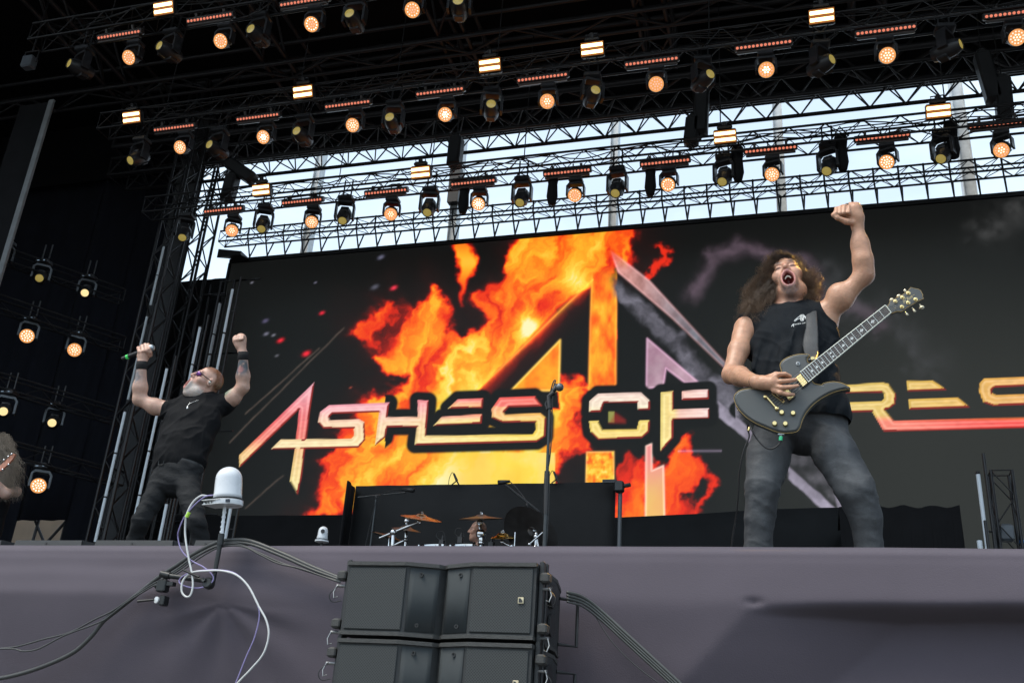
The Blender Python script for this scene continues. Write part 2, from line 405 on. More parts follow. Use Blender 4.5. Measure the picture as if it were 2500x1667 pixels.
# ================================================================ LED screen with flames and lettering
SX0, SX1, SZ0, SZ1 = -13.80, 6.0, 5.3, 12.93
NX, NZ = 900, 346
gx = np.linspace(SX0 + .06, SX1 - .06, NX); gz = np.linspace(SZ0 + .05, SZ1 - .12, NZ)
GX, GZ = np.meshgrid(gx, gz)
_pt, _ = proj(np.stack([GX, np.full_like(GX, SCR_Y), GZ], -1))
PX, PY = _pt[..., 0], _pt[..., 1]      # where each pixel of the panel shows in the photograph
def psdf(poly, x, y, pad=60):          # signed distance to a polygon, negative inside
    P = np.asarray(poly, float); d = np.full(x.shape, 1e3)
    x0, y0 = P.min(0) - pad; x1, y1 = P.max(0) + pad
    w = (x > x0) & (x < x1) & (y > y0) & (y < y1)
    if not w.any(): return d
    X, Y = x[w], y[w]; dd = np.full(X.shape, 1e9); ins = np.zeros(X.shape, bool); n = len(P)
    for i in range(n):
        a, b = P[i], P[(i + 1) % n]; e = b - a; L2 = max(e @ e, 1e-9)
        t = np.clip(((X - a[0]) * e[0] + (Y - a[1]) * e[1]) / L2, 0, 1)
        dd = np.minimum(dd, (X - a[0] - t * e[0]) ** 2 + (Y - a[1] - t * e[1]) ** 2)
        c = ((a[1] > Y) != (b[1] > Y)); 
        with np.errstate(divide='ignore', invalid='ignore'):
            xi = a[0] + (Y - a[1]) * e[0] / (e[1] if e[1] != 0 else 1e-9)
        ins ^= c & (X < xi)
    r = np.sqrt(dd); r[ins] *= -1; d[w] = r
    return d
zA = lambda L: [(540 + u / 2.063, 540 + v / 2.063) for u, v in L]
zB = lambda L: [(1100 + u / 2.063, 540 + v / 2.063) for u, v in L]
zR = lambda L: [(1950 + u / 2.904, 820 + v / 2.904) for u, v in L]
art = np.zeros(GX.shape + (3,)); art[:] = np.array([0.0035, 0.0037, 0.0035]) + (sstep(1500, 2300, PX) * sstep(480, 1000, PY))[..., None] * np.array([.020, .021, .018])  # grey of light reflected off the panel put into emission at lower right
def over(col, a):
    global art
    art = art * (1 - a[..., None]) + np.asarray(col) * a[..., None]
nA = fbm(PX / 90, PY / 90, o=5, s=3); nB = fbm(PX / 90 + 31, PY / 90 + 7, o=5, s=5)
fine = fbm(PX / 22, PY / 22, o=4, s=9)
WX = PX + (nA - .5) * 95 + (fine - .5) * 40; WY = PY + (nB - .5) * 95 + (fbm(PX / 24 + 9, PY / 24, o=4, s=21) - .5) * 40
# --- grey smoke ring and streaks of ash
def band(pts, w, warp=.6):
    X = PX + (WX - PX) * warp; Y = PY + (WY - PY) * warp; d = np.full(PX.shape, 1e9)
    P = spline(pts, 6)
    for a, b in zip(P[:-1], P[1:]):
        e = b - a; t = np.clip(((X - a[0]) * e[0] + (Y - a[1]) * e[1]) / max(e @ e, 1e-9), 0, 1)
        d = np.minimum(d, np.hypot(X - a[0] - t * e[0], Y - a[1] - t * e[1]))
    return np.exp(-(d / w) ** 2)
over((0.11, 0.075, 0.10), band([(1690, 720), (1718, 665), (1745, 625), (1800, 605), (1860, 612), (1930, 640), (1985, 690), (2010, 740), (2080, 742), (2150, 800)], 17) * (0.25 + 0.9 * fine))
over((0.06, 0.06, 0.065), band([(2010, 700), (2080, 740), (2190, 800), (2260, 880)], 40, 1.2) * fine * .7)
over((0.05, 0.05, 0.05), band([(2420, 560), (2480, 520), (2530, 480)], 45, 1.2) * fine)
# --- flames
main = [(748, 1272), (768, 1209), (792, 1156), (831, 1097), (879, 1010), (952, 962), (976, 908), (923, 889), (899, 826), (878, 794), (905, 755), (966, 714), (1000, 745), (1070, 708), (1102, 752), (1092, 800), (1130, 815), (1172, 780),
        (1168, 712), (1240, 685), (1231, 637), (1262, 588), (1278, 540), (1551, 540), (1556, 610), (1545, 655), (1500, 640), (1497, 900), (1435, 905), (1430, 1000), (1440, 1090), (1385, 1100), (1360, 1190), (1360, 1275)]
hole = [(1160, 958), (1395, 722), (1445, 700), (1442, 940), (1362, 945), (1364, 1000), (1150, 960)]
low = zB([(815, 1500), (830, 1300), (880, 1190), (930, 1230), (1000, 1190), (1090, 1230), (1190, 1110), (1235, 1190), (1345, 1350), (1290, 1440), (1200, 1500)])
low_hole = zB([(1190, 1370), (1250, 1325), (1290, 1380), (1235, 1420)])
strip = zB([(5, 100), (90, 100), (118, 240), (95, 300), (70, 420), (50, 330), (40, 200)])
spur = zB([(1015, 130), (1050, 120), (1078, 200), (1030, 260), (985, 300), (960, 250), (1020, 210)])
red1 = zB([(545, 800), (650, 745), (690, 830), (660, 1000), (680, 1150), (590, 1180), (530, 1100), (545, 900)])
soft = lambda P, w=16: sstep(w, -w, psdf(P, WX, WY))
mask = soft(main, 15)
fl = fbm(WX / 46 + .35 * WY / 46, (WY + .55 * WX) / 100, o=6, s=40, g=.58)
fl = .5 + (fl - .5) * 1.35
heat = mask * (0.33 + 0.86 * (fl - .26))
for (cx, cy, r, a) in ((1180, 900, 90, .22), (1120, 960, 110, .22), (1410, 690, 40, .45), (1295, 798, 34, .75), (1230, 1150, 130, .55), (1090, 1190, 120, .34), (1000, 1100, 70, .12), (1200, 860, 60, .18), (1300, 1000, 80, .1), (1060, 820, 60, .18), (960, 760, 70, -.10), (1390, 610, 90, .16), (1480, 600, 60, -.05), (930, 830, 50, -.12), (1330, 870, 60, .1)):
    heat += mask * a * np.exp(-((PX - cx) ** 2 + (PY - cy) ** 2) / r ** 2)
h2 = soft(low, 12) * (0.36 + .55 * (fl - .3)) * (1 - soft(low_hole, 10))
h3 = soft(red1, 14) * (0.36 + .6 * (fl - .3))
h4 = soft(spur, 8) * .36; h5 = sstep(9, -9, psdf(strip, PX + (WX - PX) * .45, PY + (WY - PY) * .3)) * (.42 + .45 * np.exp(-((PY - 640) / 45) ** 2))
ins = sstep(4, -4, psdf(hole, PX + (WX - PX) * .12, PY + (WY - PY) * .12))
heat = heat * (1 - ins * (1 - .50 * np.exp(-np.maximum(0, (PX - 1160) * .69 + (PY - 958) * .72) / 20) * sstep(.3, .6, nA + .15)))
_sd = psdf(main, WX, WY, 160); glow = np.exp(-np.maximum(_sd, 0) / 26) * .12 * sstep(-6, 6, _sd)
heat = np.maximum.reduce([heat, h2, h3, h4, h5])
def ramp(h):
    xs = [0, .07, .2, .36, .5, .66, .82, 1.0, 1.2]
    cs = np.array([(0, 0, 0), (.02, .001, .0005), (.22, .006, .003), (.85, .025, .006), (1.0, .11, .006), (1.0, .27, .012), (1.0, .46, .022), (1.0, .74, .08), (1.0, .93, .5)])
    return np.stack([np.interp(h, xs, cs[:, k]) for k in range(3)], -1)
over_c = ramp(heat); a = sstep(.02, .3, heat)
art = art * (1 - a[..., None]) + over_c
art += ramp(np.clip(glow, 0, .2)) * (1 - a[..., None]) * .6
# --- the large emblem: pillars, triangles, right hand strokes
def solid(P, w=1.2): return sstep(w, -w, psdf(P, PX, PY))
def edge(P, w=3.0): return np.exp(-(psdf(P, PX, PY) / w) ** 2)
pil = zB([(712, 255), (838, 215), (832, 815), (828, 850), (695, 850), (705, 500)])
over(ramp(.46 + .62 * fbm(PX / 16, PY / 30, o=4, s=55) - .1), solid(pil) * sstep(640, 720, PY)); art += (edge(pil, 2.6) * sstep(650, 720, PY))[..., None] * np.array([.55, .2, .03])
tri = zB([(305, 852), (552, 598), (546, 852)]); over(ramp(.5 + .4 * fbm(PX / 26, PY / 26, o=4, s=56)), solid(tri)); art += edge(tri, 2.6)[..., None] * np.array([.7, .45, .1])
art += (np.exp(-np.abs((PX - 1160) * .691 + (PY - 958) * .722) / 3.0) * (PX > 1130) * (PX < 1448) * (PY < 975))[..., None] * np.array([.7, .35, .04])
yb = zB([(-60, 1165), (526, 1165), (526, 1330), (-60, 1330)]); over(ramp(.97 + .26 * (nA - .4)), solid(yb) * sstep(1040, 1150, PX) * .9)
p3 = zB([(686, 1162), (822, 1160), (822, 1330), (682, 1330)]); over(ramp(.36 + .8 * fbm(PX / 10, PY / 12, o=3, s=58)), solid(p3)); art += edge(p3, 2.2)[..., None] * np.array([.5, .3, .1])
p4 = zB([(985, 1130), (1014, 1120), (1014, 1255), (1072, 1230), (1078, 1510), (982, 1510)])
over(np.stack([.95 - .1 * nA, .30 + .25 * sstep(1100, 1230, PY) * (1 + nB - .5), .16 + .12 * sstep(1230, 1110, PY)], -1), solid(p4)); art += edge(p4, 2.4)[..., None] * np.array([.5, .42, .36])
dk = (.0035, .0037, .0035)
over(dk, solid(zB([(842, 262), (990, 590), (988, 830), (842, 830)])))
rs = zB([(808, 150), (1000, 300), (1240, 560), (1370, 700), (1480, 800), (1480, 830), (1330, 690), (1120, 490), (845, 255)])
g1 = sstep(1480, 1720, PX)
over(np.stack([.8 - .55 * g1, .32 - .12 * g1 + .1 * fine, .26 - .02 * g1 + .12 * fine], -1) * (0.5 + .9 * fine)[..., None], solid(rs, 2) * (1 - .35 * g1) * sstep(598, 670, PY)); art += (edge(rs, 2.6) * (1 - .5 * g1) * sstep(605, 660, PY))[..., None] * np.array([.42, .22, .22])
smk = zB([(842, 290), (960, 400), (1080, 520), (1260, 690), (1440, 870), (1440, 1010), (1330, 900), (1180, 700), (1020, 560), (850, 380)])
over(np.array([.20, .19, .235]) * (0.15 + 1.5 * fbm(WX / 30, WY / 30, o=5, s=61) ** 2)[..., None], sstep(14, -10, psdf(smk, PX + (WX - PX) * .6, PY + (WY - PY) * .6)))
tr2 = zB([(990, 590), (1245, 808), (1180, 812), (1085, 740), (1072, 830), (986, 842)])
over(np.stack([.42 + .2 * fine, .20 + .22 * fine, .30 + .2 * fine], -1) * (.35 + .9 * nA)[..., None], solid(tr2)); art += edge(tr2, 2.4)[..., None] * np.array([.38, .22, .32])
for P in (zB([(1348, 905), (1500, 1040), (1640, 1170), (1640, 1240), (1480, 1090), (1350, 985)]), [(1922, 1135), (1960, 1170), (2000, 1205), (2045, 1250), (2010, 1250), (1965, 1205), (1925, 1170)], [(2037, 1200), (2070, 1245), (2075, 1255), (2044, 1255)]):
    over(np.array([.40, .36, .46]) * (.35 + 1.0 * fine)[..., None], sstep(3, -3, psdf(P, PX + (WX - PX) * .1, PY + (WY - PY) * .1)) * .85)
over(np.array([.10, .095, .11]) * (.2 + 1.5 * fine ** 2)[..., None], band([(1930, 1105), (1985, 1150), (2040, 1200), (2085, 1250)], 30, .8) * .8)
art += (np.exp(-np.abs(PY - 1101 + (PX - 1660) * .01) / 1.6) * (PX > 1655) * (PX < 1762))[..., None] * np.array([.25, .2, .28])
for (x0, y0, x1, y1) in ((560, 1080, 840, 800), (600, 1010, 780, 850), (600, 1240, 690, 1160)):
    art += (band([(x0, y0), ((x0 + x1) / 2, (y0 + y1) / 2), (x1, y1)], 2.2, .05) * (.4 + fine) * .06)[..., None] * np.array([1, .75, .6])
# --- lettering
letters = [
    (zA([(90, 1178), (468, 812), (430, 1092), (405, 1290), (385, 1378), (345, 1308), (372, 1140), (393, 948), (92, 1240)]), 'a'),
    (zA([(250, 1148), (300, 1098), (655, 1095), (670, 1078), (668, 1043), (515, 1043), (488, 1012), (498, 960), (545, 925), (848, 912), (836, 985), (990, 985), (990, 900), (1045, 902), (1032, 1080), (1570, 1072), (1584, 1050), (1584, 1012), (1415, 1012), (1365, 990), (1362, 945), (1402, 888), (1580, 880), (1620, 932), (1450, 935), (1426, 960), (1434, 974), (1608, 965), (1636, 990), (1632, 1082), (1590, 1110), (975, 1127), (986, 1036), (838, 1036), (826, 1088), (775, 1130), (797, 962), (562, 968), (545, 985), (550, 1003), (692, 995), (722, 1012), (726, 1100), (692, 1139)]), 's'),
    (zB([(-12, 942), (38, 895), (165, 890), (160, 940)]), 's'), (zB([(-85, 1028), (-45, 985), (160, 970), (157, 1018)]), 's'),
    (zB([(697, 962), (700, 905), (742, 868), (960, 862), (1005, 905), (1003, 948), (945, 950), (940, 912), (772, 915), (758, 958)]), 'o'),
    (zB([(697, 1005), (745, 1005), (768, 1050), (938, 1046), (950, 1003), (1004, 1000), (1000, 1060), (965, 1090), (745, 1100), (705, 1062)]), 'o'),
    (zB([(1060, 860), (1122, 855), (1122, 948), (1303, 940), (1303, 992), (1122, 998), (1120, 1090), (1058, 1160)]), 'f'), (zB([(1165, 855), (1300, 845), (1300, 895), (1165, 900)]), 'f'),
    ([(1800, 1000), (1985, 872), (1975, 950), (1960, 1030), (1945, 1010), (1955, 925), (1815, 1012)], 'r'),
    (zR([(285, 352), (590, 328), (640, 340), (690, 410), (685, 482), (640, 515), (612, 520), (680, 602), (2600, 552), (2600, 625), (605, 678), (520, 535), (350, 540), (345, 472), (590, 460), (605, 445), (605, 415), (590, 400), (285, 406)]), 'r'),
    (zR([(765, 318), (950, 315), (1050, 382), (770, 392)]), 'r'), (zR([(778, 448), (1125, 435), (1215, 505), (785, 520)]), 'r'),
    (zR([(1280, 395), (1280, 340), (1312, 300), (2000, 272), (2060, 330), (1390, 364), (1370, 380), (1372, 405), (1400, 418), (2020, 392), (2080, 420), (2075, 560), (1990, 560), (1990, 470), (1380, 495), (1310, 472)]), 'r'),
]
LD = np.full(PX.shape, 1e3); ds = []
for P, kx in letters:
    d = psdf(P, PX, PY, 40); ds.append(d); LD = np.minimum(LD, d)
halo = sstep(24, 17, LD) * sstep(.05, .2, np.where((PX > 940) & (PX < 1795), 1.0, 0.0)); over(dk, halo)
hg = np.zeros(LD.shape); gyL = np.gradient(LD, axis=0); gxL = np.gradient(LD, axis=1)
gl = np.hypot(gxL, gyL) + 1e-6; ny, nxl = -gyL / gl, gxL / gl       # grid rows run upwards
for d, (P, kx) in zip(ds, letters):
    Pn = np.array(P); y0, y1 = Pn[:, 1].min(), Pn[:, 1].max(); t = np.clip((PY - y0) / (y1 - y0), 0, 1)
    T = t[..., None]
    if kx == 'a': base = np.where(T < .55, (.80 - .1 * T, .33 - .28 * T * 1.4, .40 - .5 * T), 0) if False else np.stack([.82 + 0 * t, np.interp(t, [0, .3, .5, .62, 1], [.42, .14, .16, .5, .72]), np.interp(t, [0, .3, .5, .62, 1], [.50, .16, .12, .2, .3])], -1)
    elif kx == 's':
        q = sstep(880, 1350, PX); base = np.stack([.88 + 0 * t, np.interp(t, [0, .25, .5, .75, 1], [.30, .40, .60, .65, .70]) * (1 - .72 * q * (PY < 992)), np.interp(t, [0, .25, .5, .75, 1], [.38, .45, .40, .35, .38]) * (1 - .75 * q) * (1 - .3 * q * (PY < 992))], -1)
    elif kx == 'o': base = np.stack([.86 + 0 * t, np.interp(PY, [955, 990, 1030, 1075], [.62, .72, .66, .60]), np.interp(PY, [955, 990, 1030, 1075], [.55, .55, .16, .14])], -1)
    elif kx == 'f': base = np.stack([.86 + 0 * t, np.interp(PX, [1610, 1645, 1660, 1735], [.70, .62, .5, .62]), np.interp(PX, [1610, 1645, 1660, 1735], [.22, .22, .42, .60])], -1)
    else:
        q = sstep(1010, 1030, PY); base = np.stack([.74 + .15 * q, np.interp(PX, [2130, 2350, 2500], [.52, .42, .36]) * (1 - q) + q * np.interp(PX, [2150, 2350, 2450], [.22, .07, .02]), np.interp(PX, [2130, 2300], [.13, .08]) * (1 - q) + q * np.interp(PX, [2150, 2350, 2450], [.15, .06, .02])], -1)
    inn = np.clip(-d, 0, 20)
    ridge = np.exp(-((inn - 8) / 2.6) ** 2) * .28 + .10 * sstep(3, 7, inn)
    rim = sstep(5, 1.5, inn)
    lit = -(ny * .8 + nxl * .5)
    c = base * (1 - .75 * rim * (lit < .1))[..., None] + ridge[..., None] * np.array([.5, .5, .42])
    c = np.where(((rim > .3) & (lit < -.2))[..., None], np.array([.28, .02, .015]), c)
    c = c * (.86 + .28 * fbm(PX / 14, PY / 5, o=2, s=77))[..., None]
    over(np.clip(c, 0, 1.05), sstep(.8, -.8, d))
over((.5, .5, .12), solid(zB([(795, 958), (825, 958), (825, 1012), (795, 1012)]), 2) * .6); over((.35, .02, .015), solid(zB([(830, 965), (880, 1000), (880, 1015), (800, 1015)]), 6) * .6)
for (x, y, r, c) in ((685, 831, 6, (.9, .02, .04)), (748, 863, 7, (.9, .02, .04)), (786, 764, 5, (.85, .02, .05)), (961, 703, 6, (.9, .04, .08)), (770, 690, 3, (.16, .16, .22)), (650, 815, 5, (.15, .15, .2)), (668, 818, 4, (.18, .18, .22)), (930, 628, 6, (.12, .12, .18)), (915, 701, 7, (.12, .12, .16)), (856, 946, 3, (.3, .05, .03)), (676, 868, 4, (.12, .12, .14)), (615, 690, 3, (.2, .2, .24)), (648, 783, 6, (.08, .07, .13))):
    over(c, np.exp(-(((PX - x) + .6 * (PY - y)) ** 2 + 1.6 * (PY - y) ** 2) / r ** 2 + (fine - .5)) .clip(0, 1))
art = np.clip(art, 0, 1.15)
q = np.arange(NX * NZ).reshape(NZ, NX)
quads = np.stack([q[:-1, :-1], q[:-1, 1:], q[1:, 1:], q[1:, :-1]], -1).reshape(-1, 4)
M_led = bpy.data.materials.new('led_screen_surface'); M_led.use_nodes = True
_nt = M_led.node_tree; _b = _nt.nodes['Principled BSDF']; _b.inputs['Base Color'].default_value = (0.030, 0.031, 0.029, 1); _b.inputs['Roughness'].default_value = 0.75
_b.inputs['Specular IOR Level'].default_value = 0.25
_a = _nt.nodes.new('ShaderNodeVertexColor'); _a.layer_name = 'Col'
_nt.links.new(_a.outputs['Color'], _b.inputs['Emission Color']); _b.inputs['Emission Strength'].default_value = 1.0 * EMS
M_led.cycles.emission_sampling = 'NONE'
scr = wthing('led_screen', 'huge LED screen showing flames, an emblem and chrome band lettering', 'screen', ((SX0 + SX1) / 2, SCR_Y, SZ0))
V = np.stack([GX, np.full_like(GX, SCR_Y), GZ], -1).reshape(-1, 3) - np.array(scr['_w'])
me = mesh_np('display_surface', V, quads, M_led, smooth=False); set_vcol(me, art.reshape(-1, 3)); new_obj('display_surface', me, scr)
b = MB(); b.box(((SX0 + SX1) / 2, SCR_Y + .09, (SZ0 + SZ1) / 2), (SX1 - SX0, .14, SZ1 - SZ0)); b.build('cabinet_back', M_black, scr)
b = MB(); b.box(((SX0 + SX1) / 2, SCR_Y + .0, SZ1 - .05), (SX1 - SX0, .06, .1)); b.build('top_rail', M_black, scr)
b = MB(); b.box((SX0 + .02, SCR_Y, (SZ0 + SZ1 - .1) / 2), (.06, .06, SZ1 - SZ0 - .12)); b.build('side_rail', M_black, scr)
b = MB(); b.add([(SX0 - .12, SCR_Y - .4, SZ1 - .15), (SX0 + .55, SCR_Y - .4, SZ1 - .12), (SX0 + .55, SCR_Y + .1, SZ1 - .02), (SX0 - .12, SCR_Y + .1, SZ1 + .12), (SX0 - .12, SCR_Y - .4, SZ1 + .1), (SX0 + .55, SCR_Y - .4, SZ1 - .02)], [(0, 1, 5, 4), (4, 5, 2, 3), (0, 4, 3), (0, 3, 2, 1), (1, 2, 5)]); b.build('corner_cap', M_black, scr)
# header truss with the hangers that carry the screen
ht = lattice('screen_header_truss', 'black box truss with hangers carrying the big LED screen', (-14.15, SCR_Y, 13.555), (6.2, SCR_Y, 13.555), 0.30, 0.29, 0.024, 0.010, M_truss, 'tbfr')
x = -13.25
while x < 6:
    bar('hanger', (x, SCR_Y + .0, SZ1 + .02), (x - .05, SCR_Y - .15, 13.42), 0.02, M_truss, ht, n=6); bar('hanger', (x, SCR_Y + .0, SZ1 + .02), (x + .03, SCR_Y + .15, 13.42), 0.02, M_truss, ht, n=6)
    bar('hanger_strap', (x - .05, SCR_Y - .165, 13.40), (x - .05, SCR_Y - .165, 13.72), 0.022, M_truss, ht, n=6)
    x += 0.5
# ================================================================ lighting rig
M_fix = mat('fixture_black_plastic', (0.02, 0.02, 0.022), 0.42, noise=0.25, nscale=9)
M_fix2 = mat('fixture_grey_yoke', (0.10, 0.115, 0.13), 0.45, noise=0.2, nscale=9)
def emis(name, c, s, sampling='NONE', rough=.3):
    m = mat(name, (0.02, 0.02, 0.02), rough, emit=c, estr=s); m.cycles.emission_sampling = sampling; return m
M_cell = emis('amber_wash_cells', (1.0, 0.55, 0.44), 1.9)
M_cellh = emis('bright_wash_cells', (1.0, 0.66, 0.50), 3.2)
M_gap = emis('wash_lens_glow', (1.0, 0.20, 0.10), 0.07)
M_ring = emis('amber_lens_ring', (1.0, 0.42, 0.13), 0.9)
M_led_c = emis('red_amber_bar_cells', (1.0, 0.27, 0.16), 0.85)
M_blind = emis('blinder_tube', (1.0, 0.70, 0.30), 6.0, 'AUTO')
M_spot = mat('spot_lens_dim', (0.25, 0.2, 0.08), 0.12, emit=(0.55, 0.42, 0.10), estr=0.5, noise=0.35, nscale=30); M_spot.cycles.emission_sampling = 'NONE'
M_spotb = emis('spot_lens_lit', (1.0, 0.74, 0.34), 1.15)
M_under = mat('bar_underside', (0.035, 0.03, 0.028), 0.35)

def disc(mb, c, r, n=16, dome=0.0):
    c = np.asarray(c, float); V = [c + np.array([0, 0, dome])]; F = []
    if dome:
        for q in (0.6, 1.0):
            for k in range(n): a = 2 * math.pi * k / n; V.append(c + np.array([r * q * math.cos(a), r * q * math.sin(a), dome * (1 - q * q)]))
        for k in range(n): j = (k + 1) % n; F.append((0, 1 + k, 1 + j)); F.append((1 + k, 1 + n + k, 1 + n + j, 1 + j))
    else:
        for k in range(n): a = 2 * math.pi * k / n; V.append(c + np.array([r * math.cos(a), r * math.sin(a), 0]))
        for k in range(n): F.append((0, 1 + k, 1 + (k + 1) % n))
    mb.add(V, F)
def sm(mb, name, m, ang=40):
    me = mb.mesh(name, m); me.polygons.foreach_set('use_smooth', [True] * len(me.polygons)); me.set_sharp_from_angle(angle=math.radians(ang)); return me
PM = {}
b = MB(); b.lathe([(0.08, -0.19), (0.14, -0.17), (0.175, -0.06), (0.185, 0.02), (0.185, 0.14), (0.178, 0.165), (0.168, 0.165), (0.166, 0.14)], n=28)
for k in range(10): a = k * math.pi / 5; b.box((0.185 * math.cos(a), 0.185 * math.sin(a), -0.02), (0.012, 0.02, 0.16), np.array([[math.cos(a), -math.sin(a), 0], [math.sin(a), math.cos(a), 0], [0, 0, 1]]))
PM['wash_head'] = sm(b, 'wash_head', M_fix)
b = MB(); disc(b, (0, 0, 0.141), 0.166, 28); PM['wash_face'] = b.mesh('wash_face', M_gap)
def cells(m):
    b = MB()
    for (R, n, o) in ((0, 1, 0), (0.062, 6, 0), (0.124, 12, .26)):
        for k in range(n): a = o + 2 * math.pi * k / n; disc(b, (R * math.cos(a), R * math.sin(a), 0.146), 0.0215, 10, 0.014)
    return sm(b, 'lens_cells', m, 80)
PM['cells'] = cells(M_cell); PM['cells_dim'] = cells(emis('dim_wash_cells', (1.0, .46, .34), 1.2)); PM['cells_mid'] = cells(emis('mid_wash_cells', (1.0, .62, .50), 2.8)); PM['cells_hot'] = cells(M_cellh)
def core(m):
    b = MB()
    for (R, n) in ((0, 1), (0.062, 6)):
        for k in range(n): a = 2 * math.pi * k / n; disc(b, (R * math.cos(a), R * math.sin(a), 0.1485), 0.0225, 10, 0.014)
    return sm(b, 'lens_core', m, 80)
PM['core_a'] = core(emis('core_cells_amber', (1.0, .66, .48), 2.2)); PM['core_b'] = core(emis('core_cells_hot', (1.0, .80, .62), 4.5)); PM['core_c'] = core(emis('core_cells_dim', (1.0, .50, .36), 1.1))
b = MB(); b.lathe([(0.163, 0.15), (0.163, 0.168), (0.176, 0.168), (0.176, 0.15)], n=28); PM['ring'] = b.mesh('lens_ring', M_ring)
b = MB(); b.lathe([(0.07, -0.30), (0.13, -0.28), (0.165, -0.17), (0.17, 0.05), (0.155, 0.16), (0.125, 0.24), (0.115, 0.27), (0.102, 0.27), (0.100, 0.25)], n=28); b.box((0, 0.12, -0.08), (0.2, 0.14, 0.22), bev=.03); b.box((0, -0.12, -0.08), (0.2, 0.14, 0.22), bev=.03)
PM['spot_head'] = sm(b, 'spot_head', M_fix)
b = MB(); disc(b, (0, 0, 0.252), 0.100, 24, 0.02); PM['spot_lens'] = sm(b, 'spot_lens', M_spot, 80); b = MB(); disc(b, (0, 0, 0.252), 0.100, 24, 0.02); PM['spot_lens_lit'] = sm(b, 'spot_lens', M_spotb, 80)
def yoke(w, h, t, m):
    b = MB()
    b.prism([(x, -.09, z) for x, z in ((-w - t, -.07), (-w - t, h - .05), (-w + .03, h + .05), (w - .03, h + .05), (w + t, h - .05), (w + t, -.07), (w, -.07), (w, h - .06), (w - .05, h - .01), (-w + .05, h - .01), (-w, h - .06), (-w, -.07))], (0, .18, 0))
    return sm(b, 'yoke', m)
PM['wash_yoke'] = yoke(.20, .27, .045, M_fix); PM['spot_yoke'] = yoke(.19, .36, .05, M_fix); PM['side_yoke'] = yoke(.19, .30, .05, M_fix2)
b = MB(); b.box((0, 0, .075), (.36, .30, .13), bev=.03); b.box((0, 0, .16), (.12, .1, .06)); b.tube([(-.1, 0, .19), (-.1, 0, .62)], .02, 6); b.tube([(.1, 0, .19), (.1, 0, .62)], .02, 6); PM['base'] = sm(b, 'fixture_base', M_fix)
b = MB(); b.box((-.08, -.152, .08), (.07, .006, .02)); b.box((.09, -.152, .08), (.04, .006, .025)); PM['screen'] = b.mesh('display', mat('fixture_display', (.05, .06, .08), .2, emit=(.5, .7, .9), estr=.35))

def mover(kind, lens, aim, label, group, hot=False, side=False):
    aim = Vector(nrm(aim)); off = .15 if kind == 'wash' else .255
    piv = np.asarray(lens) - np.array(aim) * off
    o = thing(('wash_light' if kind == 'wash' else 'spot_light'), label, 'stage light', piv, group)
    q = aim.to_track_quat('Z', 'Y').to_matrix().to_4x4()
    hd = new_obj('head', PM['wash_head' if kind == 'wash' else 'spot_head'], o, q)
    if kind == 'wash':
        new_obj('lens_face', PM['wash_face'], hd); new_obj('lens_cells', PM['cells_hot' if hot else random.choice(('cells', 'cells', 'cells_dim', 'cells_mid'))], hd); new_obj('lens_ring', PM['ring'], hd); new_obj('lens_core', PM[random.choice(('core_a', 'core_a', 'core_b', 'core_c'))], hd)
    else: new_obj('lens', PM['spot_lens_lit' if hot else 'spot_lens'], hd)
    pan = math.atan2(-aim.x, aim.y) if abs(aim.x) + abs(aim.y) > .05 else 0
    pan = math.atan2(aim.x, -aim.y)
    SCL = (.78 if kind == 'wash' else .9) if not side else .86; o.scale = (SCL,) * 3
    piv2 = np.asarray(lens) - np.array(aim) * off * SCL; o.location = piv2
    new_obj('yoke', PM['side_yoke' if side else ('wash_yoke' if kind == 'wash' else 'spot_yoke')], o, Matrix.Rotation(pan, 4, 'Z'))
    h = (.32 if kind == 'wash' else .41) if not side else .35
    bs = new_obj('base', PM['base'], o, Matrix.Translation((0, 0, h)) @ Matrix.Rotation(pan * .15, 4, 'Z'))
    if side: new_obj('display', PM['screen'], bs)
    return o
b = MB(); b.box((0, .02, .02), (1.02, .13, .13), bev=.02); b.box((0, -.03, -.075), (.94, .09, .05), bev=.01); b.box((-.3, .02, .12), (.05, .05, .1)); b.box((.3, .02, .12), (.05, .05, .1)); PM['bar_case'] = sm(b, 'housing', M_under)
b = MB()
for k in range(14):
    c = np.array([-.455 + .07 * k, -.048, .012]); n0 = len(b.V); disc(b, (0, 0, 0), .026, 10, .018)
    for i in range(n0, len(b.V)): v = b.V[i]; b.V[i] = (v[0] + c[0], -v[2] + c[1], v[1] + c[2])
PM['bar_cells'] = sm(b, 'cells', M_led_c, 80)
def ledbar(p, label, group, tilt=-30):
    o = thing('led_bar', label, 'light bar', p, group)
    M = Matrix.Rotation(math.radians(-tilt), 4, 'X')
    h = new_obj('housing', PM['bar_case'], o, M); new_obj('lens_row', PM['bar_cells'], h); return o
b = MB(); b.box((0, .06, 0), (.44, .14, .30), bev=.02); b.box((0, .04, .19), (.30, .1, .1), bev=.03); b.tube([(0, .04, .22), (0, .04, .3)], .05, 8); b.tube([(-.1, .05, .2), (-.12, .05, .29), (.1, .05, .3), (.12, .05, .2)], .014, 6)
PM['blind_case'] = sm(b, 'housing', M_fix)
b = MB(); b.box((0, 0, 0), (.40, .02, .062), bev=.008); PM['blind_tube'] = b.mesh('light_tube', M_blind)
b = MB(); b.box((0, -.014, 0), (.43, .008, .25), bev=.003); PM['blind_glow'] = b.mesh('glow_reflector', emis('amber_reflector_glow', (1.0, .30, .03), .35))  # orange fringe glow around the tubes painted as an emissive backing panel
def blinder(p, label, group, tilt=25):
    o = thing('blinder', label, 'blinder light', p, group); M = Matrix.Rotation(math.radians(tilt), 4, 'X')
    h = new_obj('housing', PM['blind_case'], o, M)
    new_obj('glow_reflector', PM['blind_glow'], h)
    for s in (-1, 1): new_obj('light_tube', PM['blind_tube'], h, Matrix.Translation((0, -.028, s * .062)))
    return o

